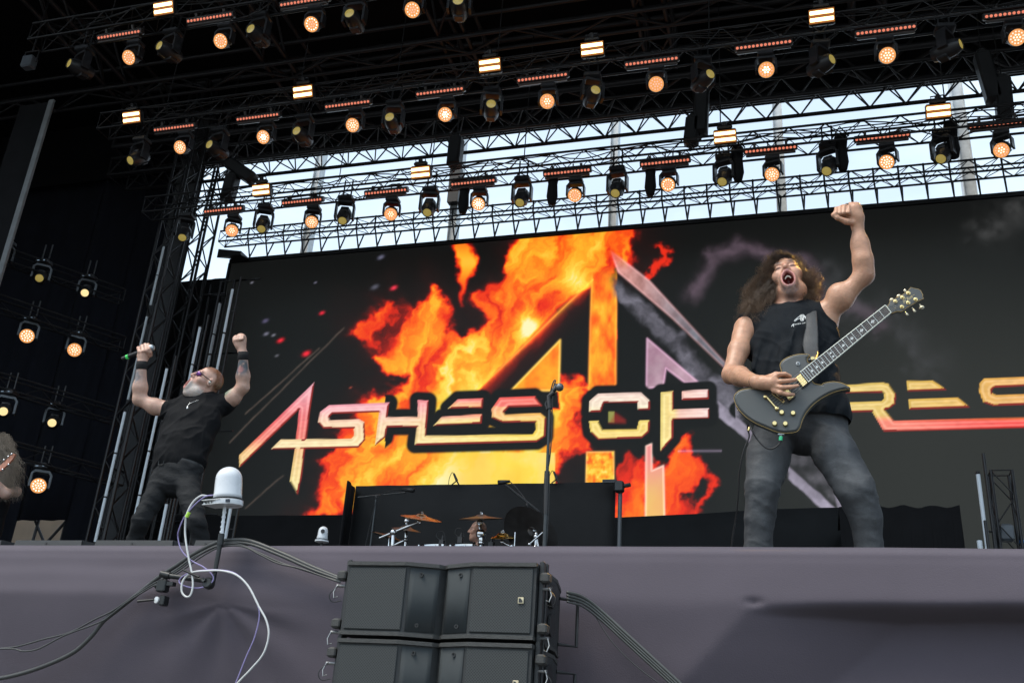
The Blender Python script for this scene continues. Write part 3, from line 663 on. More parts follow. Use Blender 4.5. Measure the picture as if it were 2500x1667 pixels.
DA, DB, DC = 12.65, 14.8, 17.0
TR = [('upper_lighting_truss', 'dark lighting truss nearest the audience at the top', DA, 14.52, -14.6), ('middle_lighting_truss', 'dark lighting truss in front of the rear roof girder', DB, 13.84, -14.4), ('rear_lighting_truss', 'black lighting truss crossing the sky gap above the screen', DC, 13.07, -14.6)]
for nm, lb, D, z, x0 in TR:
    t = lattice(nm, lb, (x0, D + .1, z), (9.2, D + .1, z), 0.4, 0.34, 0.025, 0.010, M_truss, 'tbfr', hz=0.4)
    for k in range(4):
        x = x0 + 1; P = []
        while x < 9: P.append((x, D - .15 + .3 * random.random(), z + .2 - .12 * random.random() - .5 * (k == 3) * random.random())); x += .7 + .6 * random.random()
        b = MB(); b.tube(spline(P, 3), .013, 5); b.build('cable', M_black, t, smooth=True)
    for x in (-12.9, -9.7, -7.5, -5.4, -1.3, 2.9, 6): bar('chain', (x, D + .1, z + .2), (x + .02, D + .1, 16.9), .012, M_black, t, n=6)
camv = lambda p: nrm(C0 + np.array([0, 2, 0.4]) - np.asarray(p))
def lerp(a, b, t): return np.asarray(a) * (1 - t) + np.asarray(b) * t
def row(nm, D, bars, wash, spots, blinds, spot_aim, wash_aim):
    for i, p in enumerate(bars): ledbar(at(*p, D), 'red-amber LED bar on the %s truss, %s from the left' % (nm, ORD[i]), 'LED bars on the %s truss' % nm)
    for i, p in enumerate(wash):
        q = at(*p, D); mover('wash', q, wash_aim(q, p[0] / PW), 'amber honeycomb wash light under the %s truss, %s from the left' % (nm, ORD[i]), 'wash lights under the %s truss' % nm)
    for i, p in enumerate(spots):
        q = at(*p, D); mover('spot', q, spot_aim(q, p[0] / PW), 'black spot light with yellow lens under the %s truss, %s from the left' % (nm, ORD[i]), 'spot lights under the %s truss' % nm)
    for i, p in enumerate(blinds): blinder(at(*p, D - .2), 'glowing twin-tube blinder on the %s truss, %s from the left' % (nm, ORD[i]), 'blinders on the %s truss' % nm)
fan_s = lambda q, t: nrm(lerp((-.45, -1, -.12), (1.0, -.55, -.05), np.clip(t, 0, 1)))
fan_w = lambda q, t: nrm(camv(q) + lerp((-.75, 0, .1), (.28, 0, 0), np.clip(t, 0, 1)))
row('upper', DA, [(293, 88), (514, 47), (744, 7)], [(315, 141), (539, 101), (761, 60), (1007, 25)], [(169, 155), (389, 112), (612, 71), (853, 33), (1118, 2)], [(400, 21)], fan_s, fan_w)
row('middle', DB, [(427, 314), (631, 288), (850, 257), (1075, 226), (1325, 192), (1591, 153), (1864, 113), (2162, 77), (2480, 35)],
    [(440, 360), (643, 335), (861, 306), (1087, 280), (1336, 248), (1602, 206), (1871, 171), (2166, 136), (2483, 92)],
    [(511, 353), (724, 320), (951, 286), (1199, 254), (1454, 220), (1734, 181), (2031, 145), (2345, 108)], [(322, 287), (740, 225), (1196, 160), (1446, 120), (2006, 40)], fan_s, fan_w)
row('rear', DC, [(547, 514), (739, 493), (943, 470), (1156, 447), (1385, 422), (1624, 398), (1881, 367), (2153, 337), (2434, 305)],
    [(566, 563), (761, 542), (954, 523), (1168, 498), (1403, 477), (1631, 451), (1885, 426), (2165, 396), (2445, 367)],
    [(445, 580), (638, 559), (836, 539), (1043, 519), (1269, 495), (1502, 472), (1763, 444), (2018, 418), (2297, 388)], [(638, 464), (1027, 421), (1770, 334), (2291, 272)],
    lambda q, t: nrm(camv(q) + np.array([-.25, .15, -.35])), lambda q, t: nrm(camv(q) + np.array([-.2, .1, -.15])))
mover('spot', at(318, 392, DB), (-.2, -.9, -.9), 'unlit black spot light at the left end of the middle truss', 'spot lights under the middle truss')
q = at(71, 154, 13.5); fl = wthing('flood_light', 'small grey flood light high in the top left corner', 'flood light', q)
b = MB(); b.box(q, (.26, .2, .3), bev=.03); b.build('housing', M_fix2, fl); b = MB(); b.tube([q + [-.18, 0, .0], q + [-.18, 0, .3], q + [.18, 0, .3], q + [.18, 0, 0]], .02, 6); b.build('bracket', M_fix, fl); b = MB(); b.tube([q + [0, 0, .3], q + [0, 0, 3.4]], .02, 6); b.build('drop_pole', M_fix, fl)
# chain hoists and chain bags
M_hoist = mat('hoist_black_cast', (0.016, 0.016, 0.017), 0.55, noise=.3)
def hoist(px, py, D, label, tilt=0.0, L=.62, w=.30):
    c = at(px, py, D); o = wthing('chain_hoist', label, 'chain hoist', c, 'chain hoists above the rear truss')
    M = np.array(Matrix.Rotation(tilt, 3, 'Y')); b = MB(); b.box(c, (w, .3, L), M, bev=.06); b.box(c + M @ np.array([0, 0, L / 2]), (w * .55, .22, .12), M, bev=.03); b.build('motor', M_hoist, o, auto=35)
    b = MB(); b.tube([c + M @ np.array([0, 0, -L / 2 - .12]), c + M @ np.array([.0, 0, -L / 2])], [.03, .05], 8); b.build('hook', M_hoist, o)
    b = MB(); b.tube([c + M @ np.array([0, 0, L / 2]), (c[0], D, 16.6)], .013, 6); b.build('chain', M_hoist, o)
for px, py, lb, tl, L in ((590, 420, 'tilted black hoist over the left end of the rear truss', -.95, .95), (562, 460, 'small black hoist at the left end of the rear truss', .05, .75), (1112, 372, 'black hoist in front of the third roof post', .0, .8), (1712, 275, 'large black hoist left of the fifth roof post', .05, 1.15), (1690, 322, 'narrow black hoist hanging under the larger hoist', .1, .7), (2412, 190, 'large black hoist near the top right corner', -.1, 1.2), (2450, 245, 'narrow black hoist at the right edge below the larger one', .05, 1.0)):
    hoist(px, py, DC + .6, lb, tl, L)
for i, (px, py) in enumerate(((1133, 482), (1349, 460), (1588, 437), (1801, 402), (2055, 375), (2325, 344))):
    c = at(px, py, DC + .15); o = wthing('chain_bag', 'black chain bag hanging below the rear truss, %s from the left' % ORD[i], 'chain bag', c, 'chain bags below the rear truss')
    b = MB(); b.lathe([(.02, -.40), (.08, -.37), (.12, -.2), (.10, .1), (.13, .33), (.12, .38)], c, n=12); b.build('bag', M_cloth, o, smooth=True); b = MB(); b.tube([c + [-.15, 0, .38], c + [0, 0, .62], c + [.15, 0, .38]], .016, 6); b.build('strap', M_cloth, o)

# lights on the ladder trusses of the left wing
SIDE = [('spot', 96, 679, 16.2, 'upper spot light of the left wing with grey yoke', 0), ('spot', 207, 715, 17.2, 'bright spot light of the left wing, right of the upper pair', 1), ('wash', 66, 820, 16.2, 'amber wash light of the left wing, left of the second level', 0), ('wash', 182, 854, 17.2, 'amber wash light of the left wing, right of the second level', 0),
        ('spot', 8, 1004, 15.6, 'spot light at the left picture edge above the long-haired player', 1), ('spot', 127, 1032, 16.8, 'spot light of the third level in the left wing', 1), ('wash', 94, 1185, 16.4, 'brightest wash light low in the left wing behind the long-haired player', 1), ('spot', 5, 632, 15.4, 'spot light cut by the left picture edge beside the pillar', 0)]
for kind, px, py, D, lb, hot in SIDE:
    q = at(px, py, D); v = nrm(C0 - q); mover(kind, q, v + np.array([-.1, 0, -.1]), lb, 'lights on the left wing trusses', hot=bool(hot), side=True)
for i, (a, bb) in enumerate((((-60, 612), (300, 715)), ((-60, 735), (300, 830)), ((-60, 928), (300, 1010)), ((-60, 1100), (300, 1150)))):
    p0 = at(*a, 15.2); p1 = at(*bb, 18.0); p1[2] = p0[2] = (p0[2] + p1[2]) / 2
    lattice('wing_truss', 'dark side truss of the left wing, %s level from the top' % ORD[i], p0 + [0, 0, .0], p1, .3, .45, .022, .011, M_truss, 'bf', group='side trusses of the left wing')
# ================================================================ stage front, speakers, small gear
M_skirt = mat('grey_purple_stage_skirt', (0.094, 0.081, 0.098), 0.85, noise=0.06, nscale=5, bump=0.10, bscale=260, spec=0.2, sheen=0.1)
nx, nz = 520, 150
X = np.linspace(-5.2, 3.4, nx); Zr = np.concatenate([np.linspace(0, .03, 10), np.linspace(.034, .62, 110), np.linspace(.64, 1.99, 30)]); 
GXs, GD = np.meshgrid(X, Zr)
pp, _ = proj(np.stack([GXs, np.full_like(GXs, EDGE_Y), STAGE_Z - GD], -1)); sx, sy = pp[..., 0], pp[..., 1]
edge_y = 1333 + .004 * sx
yc = np.interp(sx, [-400, 0, 480, 640, 900, 1500, 1843, 2100, 2600], [1452, 1449, 1456, 1464, 1470, 1473, 1478, 1484, 1492]) + 5 * (fbm(sx / 160, sx * 0, o=3, s=4) - .5)
dpx = sy - edge_y; w0 = yc - edge_y
def softp(x, k): return k * np.logaddexp(0, x / k)
below = softp(sy - yc, np.interp(sx, [0, 500, 700, 1500, 1843, 2500], [4, 5, 9, 9, 7, 10]))
out = .00035 * (dpx - below) * np.interp(sx, [-100, 500, 900, 2000], [1.15, 1.0, .7, .6])
diag = ((sx - 1843) * 182 - (sy - 1478) * (-168)) / 247.7       # signed px distance right of the diagonal fold
out -= .00016 * np.minimum(below, 400) * np.interp(sx, [0, 600, 800, 1500], [1.5, 1.7, .7, .55])
out -= .00042 * np.minimum(softp(diag, 2.5), 420) * sstep(0, 30, below)
pin = np.hypot((sx - 1843) / 1.6, sy - 1476); out -= .012 * np.exp(-(pin / 10) ** 2)
ang = np.arctan2(sy - 1478, sx - 560); rad = np.hypot(sx - 560, sy - 1478)
out += .006 * np.sin(ang * 9 + .5) * sstep(0, 40, below) * np.exp(-((rad - 110) / 120) ** 2) * sstep(0, .4, np.abs(np.sin(ang)))
out += .0035 * (fbm(sx / 300 + sy / 500, sy / 190 - sx / 900, o=2, s=12) - .5) * 2
out += .0006 * (fbm(sx / 160, sy / 60, o=2, s=14) - .5) * 2 * sstep(0, 40, dpx)
out += .003 * np.sin(sy / 16 + 3 * fbm(sx / 300, sy / 300, o=2, s=3)) * np.exp(-((sy - 1395) / 22) ** 2) * sstep(900, 500, sx)
top = sstep(0, .028, GD)
Vs = np.stack([GXs, EDGE_Y + .028 * (1 - top) ** 2 - np.maximum(out, -.10) * sstep(0, .05, GD), STAGE_Z + .004 - GD + .006 * (1 - top)], -1).reshape(-1, 3)
Vs[:, 2] += .006 * (fbm(Vs[:, 0] * 1.6, Vs[:, 0] * 0, o=3, s=8) - .5) * np.exp(-(STAGE_Z - Vs[:, 2]) / .04)
q = np.arange(nx * len(Zr)).reshape(len(Zr), nx)
quads = np.stack([q[:-1, :-1], q[1:, :-1], q[1:, 1:], q[:-1, 1:]], -1).reshape(-1, 4)
o = new_obj('stage_skirt', mesh_np('stage_skirt', Vs, quads, M_skirt)); tag(o, 'grey-purple fabric skirt stretched over the front edge of the stage', 'stage skirt')

# ---- two small line array cabinets in front of the skirt
M_cab = mat('speaker_cabinet_paint', (0.022, 0.025, 0.026), 0.55, noise=.2, nscale=60, bump=.25, bscale=500)
M_rim = mat('speaker_rim_paint', (0.045, 0.046, 0.044), 0.6, noise=.25, nscale=70, bump=.3, bscale=420)
M_pan = mat('speaker_waveguide_panel', (0.045, 0.052, 0.055), 0.8, noise=.08, nscale=30, spec=.2)
M_rig = mat('speaker_rigging_metal', (0.035, 0.037, 0.038), 0.45, .4, noise=.2)
M_pin = mat('steel_pin', (.30, .31, .31), .35, .9); M_gold = mat('badge_gold', (.62, .54, .36), .35, .6)
M_gri = bpy.data.materials.new('perforated_grille'); M_gri.use_nodes = True
_n = M_gri.node_tree; _b = _n.nodes['Principled BSDF']; _b.inputs['Roughness'].default_value = .6
_tc = _n.nodes.new('ShaderNodeTexCoord'); _mp = _n.nodes.new('ShaderNodeMapping'); _mp.inputs['Scale'].default_value = (190, 190, 190); _mp.inputs['Rotation'].default_value = (0, math.radians(45), 0)
_ck = _n.nodes.new('ShaderNodeTexVoronoi'); _ck.inputs['Scale'].default_value = 1.0; _ck.inputs['Randomness'].default_value = 0.0
_rp = _n.nodes.new('ShaderNodeValToRGB'); _rp.color_ramp.elements[0].position = .30; _rp.color_ramp.elements[1].position = .42; _rp.color_ramp.elements[0].color = (.008, .009, .009, 1); _rp.color_ramp.elements[1].color = (.036, .041, .041, 1)
_n.links.new(_tc.outputs['Object'], _mp.inputs['Vector']); _n.links.new(_mp.outputs['Vector'], _ck.inputs['Vector']); _n.links.new(_ck.outputs['Distance'], _rp.inputs['Fac']); _n.links.new(_rp.outputs['Color'], _b.inputs['Base Color'])
CW, CH = .265, .192
def plan(n=18, inset=0.0):          # front outline in plan, with the V-shaped waist
    P = []
    for i in range(n + 1):
        x = -CW + 2 * CW * i / n
        a = abs(x); y = .040 * max(0.0, 1 - a / .094) + (.012 if a < .006 else 0)
        P.append((x, float(y) + inset))
    return P
def cabinet(loc, label, tilt=0.0):
    o = thing('line_array_speaker', label, 'loudspeaker', loc, 'line array cabinets in front of the stage', rot=(tilt, 0, 0))
    h = CH
    fr = plan(44, .006)
    b = MB(); outl = [(x, y) for x, y in fr] + [(CW, .22), (CW * .90, .38), (-CW * .90, .38), (-CW, .22)]
    b.prism([(x, y, .010) for x, y in outl], (0, 0, h - .020)); b.build('cabinet', M_cab, o)
    for z in (0.0, h - .010):
        f2 = plan(44, -.003); b = MB(); b.prism([(x * 1.004, y, z) for x, y in f2 + [(CW, .23), (CW * .90, .385), (-CW * .90, .385), (-CW, .23)]], (0, 0, .010)); b.build('rim', M_rim, o)
    for s in (-1, 1):
        b = MB(); b.box((s * .1755, .004, h / 2), (.162, .006, h - .030), bev=.002); b.build('grille', M_gri, o)
        P = [p for p in plan(44, .0035) if .006 <= s * p[0] <= .091]
        V = [(x, y, z) for z in (.0145, h - .0145) for x, y in P]; n = len(P); F = [(i, i + 1, n + i + 1, n + i) for i in range(n - 1)]
        pn = new_obj('waveguide_panel', mesh_from('waveguide_panel', V, F, M_pan, True), o); pn.modifiers.new('t', 'SOLIDIFY').thickness = .003
        for z in (.030, h - .030):
            y = .040 * (1 - .055 / .094); b = MB(); b.lathe([(.0, 0), (.0055, 0), (.0055, .004), (.003, .004), (.003, .001), (0, .001)], (s * .055, y + .003, z), (0, -1, 0), n=12); b.build('screw', M_cab, pn)
        # rigging on the cabinet's side
        x = s * (CW + .008); rg = MB(); rg.box((x, .035, h / 2), (.012, .022, h + .02), bev=.003); rg.box((x + s * .004, .062, h / 2), (.008, .016, h + .02), bev=.002); r = rg.build('rigging_rail', M_rig, o)
        for z in (.030, h - .035):
            b = MB(); b.box((x + s * .012, .025, z), (.026, .034, .026), bev=.005); b.build('rigging_block', M_rim, r, origin=(0, 0, 0))
        for z in (.008, h - .062):
            b = MB(); b.tube([(x, .03, z), (x + s * .028, .022, z)], .0045, 8); b.build('locking_pin', M_pin, r, origin=(0, 0, 0)); b = MB(); b.tube([(x + s * .026, .02, z), (x + s * .032, .016, z - .018), (x + s * .027, .012, z - .034), (x + s * .018, .016, z - .03)], .0018, 6); b.build('pin_ring', M_pin, r, origin=(0, 0, 0))
        b = MB(); b.tube(spline([(x + s * .02, .02, h - .06), (x + s * .042, .015, h - .085), (x + s * .035, .02, h - .105), (x + s * .012, .03, h - .10)], 5), .0014, 5); b.build('lanyard', M_rig, r, origin=(0, 0, 0))
    gr = MB()
    for z in (h * .30, h * .68): gr.lathe([(.0, .0), (.022, .0), (.030, .006), (.030, .012)], (CW * .985 + .004, .15, z), (1, 0, 0), n=14)
    gr.build('hand_grip', M_black, o); b = MB(); b.tube([(CW * .92, .35, .035), (CW * 1.08, .40, .035), (CW * 1.08, .40, h - .03), (CW * .92, .35, h - .03)], .005, 8); b.build('rear_bracket', M_rig, o)
    bd = MB(); bd.box((CW * .865, -.0015, h * .50), (.0150, .004, .0160), bev=.001); B = bd.build('badge', M_gold, o)
    b = MB(); x0, z0 = CW * .865 - .0052, h * .50 - .0055; b.add([(x0, -.0042, z0), (x0 + .0104, -.0042, z0), (x0 + .0104, -.0042, z0 + .0045), (x0 + .0048, -.0042, z0 + .011), (x0, -.0042, z0 + .011)], [(0, 1, 2, 3, 4)]); b.build('badge_mark', M_cab, B)
    return o
cabinet((-.945, 2.50, 1.665), 'upper black line array speaker cabinet in front of the stage')
cabinet((-.945, 2.497, 1.463), 'lower black line array speaker cabinet, cut by the bottom edge')
sw = wthing('subwoofer', 'black subwoofer carrying the small speaker stack in front of the stage', 'loudspeaker', (-.945, 2.75, 0))
b = MB(); b.box((-.945, 2.72, .73), (.60, .50, 1.44), bev=.02); b.build('cabinet', M_cab, sw); b = MB(); b.box((-.945, 2.466, .75), (.54, .012, 1.30)); b.build('grille', M_gri, sw)
for x in (-1.18, -.71): b = MB(); b.box((x, 2.72, .007), (.06, .4, .03)); b.build('foot', M_black, sw)

# ---- white dome unit on its clamp arm
M_white = mat('white_dome_plastic', (.74, .77, .80), .28, noise=.03, nscale=20, coat=.2); M_alu = mat('white_metal_plate', (.62, .64, .64), .35, .3, noise=.15, nscale=60)
M_arm = mat('black_arm_metal', (.022, .024, .024), .38, .3, noise=.2)
DD = 2.88
def P(px, py, D=DD): return at(px, py, D)
base = P(548, 1232); dn = wthing('dome_antenna', 'white domed antenna unit on a short pole above the stage edge', 'antenna', base)
ax = nrm(P(560, 1140) - P(549, 1230)); ax = nrm(ax + np.array([0, -.10, .02])); rr = .0455
dc = P(555, 1226) + ax * .012
b = MB(); prof = [(rr * 1.03, .0), (rr * 1.03, .012), (rr, .018), (rr * .985, .05), (rr * .96, .066)] + [(rr * .96 * math.cos(t), .066 + rr * .92 * math.sin(t)) for t in np.linspace(.12, math.pi / 2, 9)]
b.lathe(prof, dc, ax, n=40); b.build('dome', M_white, dn, smooth=True)
b = MB(); b.lathe([(rr * 1.06, -.006), (rr * 1.06, .0), (rr * .9, .0)], dc, ax, n=36); b.build('gasket', M_black, dn)
b = MB(); b.lathe([(rr * .2, -.024), (rr * 1.12, -.024), (rr * 1.14, -.02), (rr * 1.14, -.008), (rr * 1.05, -.006)], dc, ax, n=36); pl = b.build('base_ring', M_white, dn, auto=35)
u, v, w = frame(ax, (0, 1, 0)); 
Rm = np.stack([np.array([1, 0, 0]) - ax * ax[0], np.cross(ax, np.array([1, 0, 0]) - ax * ax[0]), ax], 1)
b = MB(); b.box(dc - np.array([.030, .012, 0]) - ax * .012, (.070, .085, .003), Rm, bev=.001); b.box(dc - np.array([.030, .012, 0]) - ax * .026, (.066, .080, .003), Rm, bev=.001)
for k in range(9): b.box(dc + Rm @ np.array([-.060 + .0075 * k, -.038 + .008 * (k % 3), -.0185 + .003 * (k % 2)]), (.005, .012, .007), Rm)
b.build('bracket_plate', M_alu, dn)
b = MB(); b.box(dc + Rm @ np.array([.026, -.044, -.015]), (.018, .006, .010), Rm); b.build('socket', mat('navy_socket', (.02, .03, .05), .3), dn)
b = MB(); b.tube([P(549, 1236), P(546, 1262), P(541, 1308)], [.0058, .0050, .0054], 10)
for k in range(5): q = P(548 - k * 1.7, 1248 + k * 12); b.tube([q, q + (P(541, 1308) - P(549, 1236)) * .06], .0066, 10)
b.build('threaded_stud', M_white, dn, auto=30)
cl = wthing('clamp_arm', 'black jointed clamp arm holding the white dome unit', 'clamp arm', P(522, 1416))
b = MB(); b.tube([P(541, 1303), P(537, 1330)], .0105, 14); b.tube([P(537, 1330), P(535, 1338)], .0085, 12); b.build('socket_end', M_arm, cl, auto=35)
b = MB(); b.tube([P(536, 1336), P(520, 1420)], .0076, 12); b.build('upright', M_arm, cl, auto=35)
b = MB(); b.lathe([(.0, -.012), (.016, -.012), (.018, -.006), (.018, .010), (.014, .014), (0, .014)], P(510, 1424), (0, -1, .1), n=16); b.lathe([(.0, 0), (.007, 0), (.007, .005), (.004, .005), (0, .003)], P(498, 1415, DD - .016), (0, -1, .1), n=12); b.build('elbow_joint', M_arm, cl, auto=35)
b = MB(); b.tube([P(398, 1402), P(420, 1406), P(496, 1416)], [.0105, .0082, .0078], 12); b.tube([P(394, 1400), P(415, 1405)], .0115, 12); b.build('cross_arm', M_arm, cl, auto=35)
b = MB(); b.tube([P(486, 1408, DD - .02), P(446, 1390, DD - .03)], [.004, .0035], 8); b.build('lever', M_arm, cl)
b = MB(); q = P(398, 1430); b.box(q, (.034, .03, .040), bev=.004); b.box(P(400, 1466), (.020, .03, .032), bev=.003); b.box(P(416, 1425), (.03, .02, .012)); b.tube([P(388, 1428), P(380, 1430)], .009, 10); b.build('clamp_jaw', M_arm, cl, auto=35)
b = MB(); b.lathe([(0, 0), (.0105, 0), (.0105, .005), (0, .006)], P(384, 1464, DD - .012), (-.3, -1, 0), n=16); b.build('clamp_washer', M_alu, cl); b = MB(); b.tube([P(376, 1463, DD - .014), P(336, 1467, DD - .02)], [.0035, .0045], 8); b.build('clamp_handle', M_arm, cl, auto=35)
# ---- cables
M_loom = mat('black_cable_jacket', (.05, .052, .05), .42, noise=.15, nscale=30); M_wc = mat('white_cable_jacket', (.62, .63, .62), .4); M_pc = mat('violet_cable_jacket', (.28, .24, .46), .4)
zc = lambda L: [(u / 2.767, 1280 + v / 2.767) for u, v in L]
def cable(name, label, pts, r, m, D=2.91, n=7):
    pts = [at(p[0], p[1], p[2] if len(p) > 2 else D) for p in pts]
    b = MB(); b.tube(spline(pts, 7), r, n); o = b.build(name, m, smooth=True); return tag(o, label, 'cable')
cable('cable_loom', 'thick black cable loom sagging across the stage skirt at left', zc([(-120, 1050), (40, 1030), (250, 972), (480, 872), (610, 762), (700, 652), (800, 572), (950, 452), (1080, 350), (1200, 272), (1300, 205), (1450, 128), (1560, 106), (1690, 112), (1900, 192), (2100, 282), (2310, 368)]), .0072, M_loom, n=10)
cable('cable_loom', 'second black cable running just under the thick loom', zc([(1090, 372), (1200, 300), (1300, 228), (1450, 150), (1560, 122), (1700, 135), (1900, 212), (2100, 300), (2305, 376)]), .0050, M_loom, 2.905)
cable('thin_cable', 'thin black cable sagging below the loom, upper of two', zc([(-120, 850), (0, 836), (120, 822), (300, 772), (470, 728), (640, 640), (760, 582), (900, 485), (1050, 392), (1200, 312), (1370, 190), (1500, 138), (1620, 135), (1760, 195), (1900, 258), (2050, 306), (2300, 386)]), .0030, M_loom, 2.90)
cable('thin_cable', 'thin black cable sagging below the loom, lower of two', zc([(-120, 842), (80, 838), (160, 854), (260, 838), (400, 765), (480, 730), (680, 655), (760, 600), (880, 508), (1060, 400), (1210, 322), (1380, 205), (1500, 150), (1640, 148), (1760, 205), (1880, 262), (2040, 300), (2300, 392)]), .0028, M_loom, 2.895)
cable('white_cable', 'white cable looping from the white dome down the skirt', [(506, 1210, 2.86), (490, 1210, 2.85), (470, 1227, 2.85), (455, 1258, 2.85)] + [(p[0], p[1], 2.86) for p in zc([(1250, 40), (1258, 130), (1275, 230), (1298, 340), (1302, 420), (1285, 478), (1255, 486), (1228, 452), (1232, 390), (1262, 345), (1310, 320), (1400, 312), (1500, 312), (1600, 342), (1680, 420), (1750, 555), (1800, 650), (1815, 750), (1780, 870), (1700, 970), (1600, 1075), (1500, 1200)])], .0033, M_wc)
cable('violet_cable', 'thin violet cable looping beside the white cable', [(520, 1208, 2.85), (500, 1212, 2.845), (475, 1232, 2.845), (450, 1262, 2.85), (436, 1295, 2.86)] + [(p[0], p[1], 2.87) for p in zc([(1203, 90), (1225, 170), (1290, 240), (1380, 290), (1440, 350), (1420, 400), (1340, 428), (1250, 415), (1210, 385), (1240, 345), (1320, 315), (1450, 305), (1580, 325), (1670, 405), (1735, 530), (1752, 620), (1720, 760), (1660, 900), (1590, 1075), (1530, 1200)])], .0022, M_pc)
b = MB(); b.tube([P(462, 1250, 2.845), P(455, 1262, 2.845)], .0060, 8); tag(b.build('cable_tag', mat('lime_tape', (.45, .75, .08), .5)), 'lime green tape joining the white and violet cables', 'tape')
for i, dy in enumerate((0, 8, 15, 23)):
    cable('signal_cable', ('topmost', 'second', 'third', 'lowest')[i] + ' grey-black cable of the bundle leaving the speakers to the right', [(1385, 1445 + dy, 2.80), (1425, 1458 + dy, 2.86), (1470, 1492 + dy, 2.90), (1540, 1556 + dy, 2.90), (1610, 1620 + dy, 2.90), (1720, 1722 + dy, 2.90)], .0048 - .0005 * i, mat('grey_cable_jacket', (.07, .074, .07), .4, noise=.15, nscale=30), 2.9)
cable('hair_cable', 'hair-thin cable hanging below the cable bundle at right', [(1440, 1480), (1490, 1560), (1550, 1622), (1640, 1690)], .0014, M_loom, 2.9)
# ---- wedge monitors along the stage edge
M_wedge = mat('monitor_wedge_paint', (.045, .046, .047), .6, noise=.12, nscale=40, bump=.2, bscale=300)
for x0, x1, lb in ((-60, 8, 'grey wedge monitor cut by the left picture edge'), (17, 206, 'leftmost full grey wedge monitor on the stage edge'), (213, 430, 'grey wedge monitor in front of the singer'), (456, 545, 'grey wedge monitor behind the dome unit pole')):
    a, c = at(x0, 1324, 4.25), at(x1, 1324, 4.25); zt = at(x0 + 30, 1316, 4.25)[2]; xa, xc = a[0], c[0]
    o = wthing('wedge_monitor', lb, 'monitor speaker', ((xa + xc) / 2, 4.25, STAGE_Z), 'wedge monitors along the stage edge')
    s = .035; b = MB(); b.add([(xa, 4.25, STAGE_Z), (xc, 4.25, STAGE_Z), (xc - s, 4.27, zt), (xa + s, 4.27, zt), (xa, 4.6, STAGE_Z), (xc, 4.6, STAGE_Z), (xc - s, 4.45, zt + .01), (xa + s, 4.45, zt + .01)], [(0, 1, 2, 3), (5, 4, 7, 6), (3, 2, 6, 7), (1, 5, 6, 2), (4, 0, 3, 7), (0, 4, 5, 1)]); b.build('cabinet', M_wedge, o)
    b = MB(); b.lathe([(0, 0), (.006, 0), (.006, .004), (0, .004)], ((xa + xc) / 2, 4.258, zt - .02), (0, -1, .1), n=10); b.build('socket', M_black, o)
    b = MB(); b.add([(xc - s + .001, 4.272, zt + .002), (xc + .05, 4.30, STAGE_Z), (xc + .05, 4.6, STAGE_Z), (xc - s + .001, 4.45, zt + .012)], [(0, 1, 2, 3)]); b.build('side_cheek', M_black, o)
# ---- small white pan-tilt camera on a pole
c = at(786, 1318, 9.8); o = wthing('pan_tilt_camera', 'small white dome camera on a pole beside the drum riser', 'camera', (c[0], 9.8, STAGE_Z))
b = MB(); b.lathe([(.055, .0), (.06, .02), (.055, .05), (.052, .10)] + [(.052 * math.cos(t), .10 + .05 * math.sin(t)) for t in np.linspace(.2, 1.57, 6)], c, n=24); b.build('dome', M_white, o, smooth=True)
b = MB(); b.lathe([(.05, -.03), (.075, -.02), (.075, .0), (.05, .006)], c, n=24); b.build('base', M_white, o, auto=35); b = MB(); b.lathe([(.062, -.006), (.077, -.004), (.077, .003), (.06, .004)], c, n=24); b.build('ring', M_black, o)
b = MB(); b.lathe([(0, 0), (.022, 0), (.022, .012), (0, .012)], c + [.022, -.05, .085], (.4, -1, 0), n=16); b.build('lens', M_black, o); bar('pole', (c[0], 9.8, STAGE_Z), c + [0, 0, -.03], .014, M_black, o)
# ---- masking right of the drums, under the screen
M_mask = mat('charcoal_masking_cloth', (0.016, 0.017, 0.018), .9, noise=.2, nscale=3, bump=.2, bscale=8, spec=.2)
a = at(1500, 1263, 18.2); c = at(2060, 1237, 18.2)
cloth_wall('masking_skirt', 'charcoal cloth skirt under the screen right of the drums', (a[0], 18.2), (c[0], 18.2), STAGE_Z, a[2], .03, 1.4, M_mask, top=lambda t: (c[2] - a[2]) * min(1, t * 1.45) - .03 * math.sin(3 * t), seed=21)
a = at(2048, 1237, 16.4); c = at(2343, 1234, 16.4); cb = wthing('covered_riser', 'black cloth covered riser right of the guitarist', 'riser', ((a[0] + c[0]) / 2, 17, STAGE_Z))
b = MB(); xs = np.linspace(a[0], c[0], 30); zt = [a[2] + .03 * math.sin(i * .9) * (.3 + .7 * random.random()) for i in range(30)]
V = [(x, 16.4 + .03 * math.sin(i * 1.3), STAGE_Z) for i, x in enumerate(xs)] + [(x, 16.4, z) for x, z in zip(xs, zt)] + [(x, 18.0, z) for x, z in zip(xs, zt)]
F = [(i, i + 1, 31 + i, 30 + i) for i in range(29)] + [(30 + i, 31 + i, 61 + i, 60 + i) for i in range(29)] + [(29, 29, 59)][:0]
V += [(c[0] + .05, 16.4, STAGE_Z), (c[0], 16.42, zt[-1]), (c[0], 18.0, zt[-1]), (c[0] + .05, 18.0, STAGE_Z)]; F.append((90, 93, 92, 91)); b.add(V, F); b.build('cloth_cover', M_cloth, cb, smooth=False)
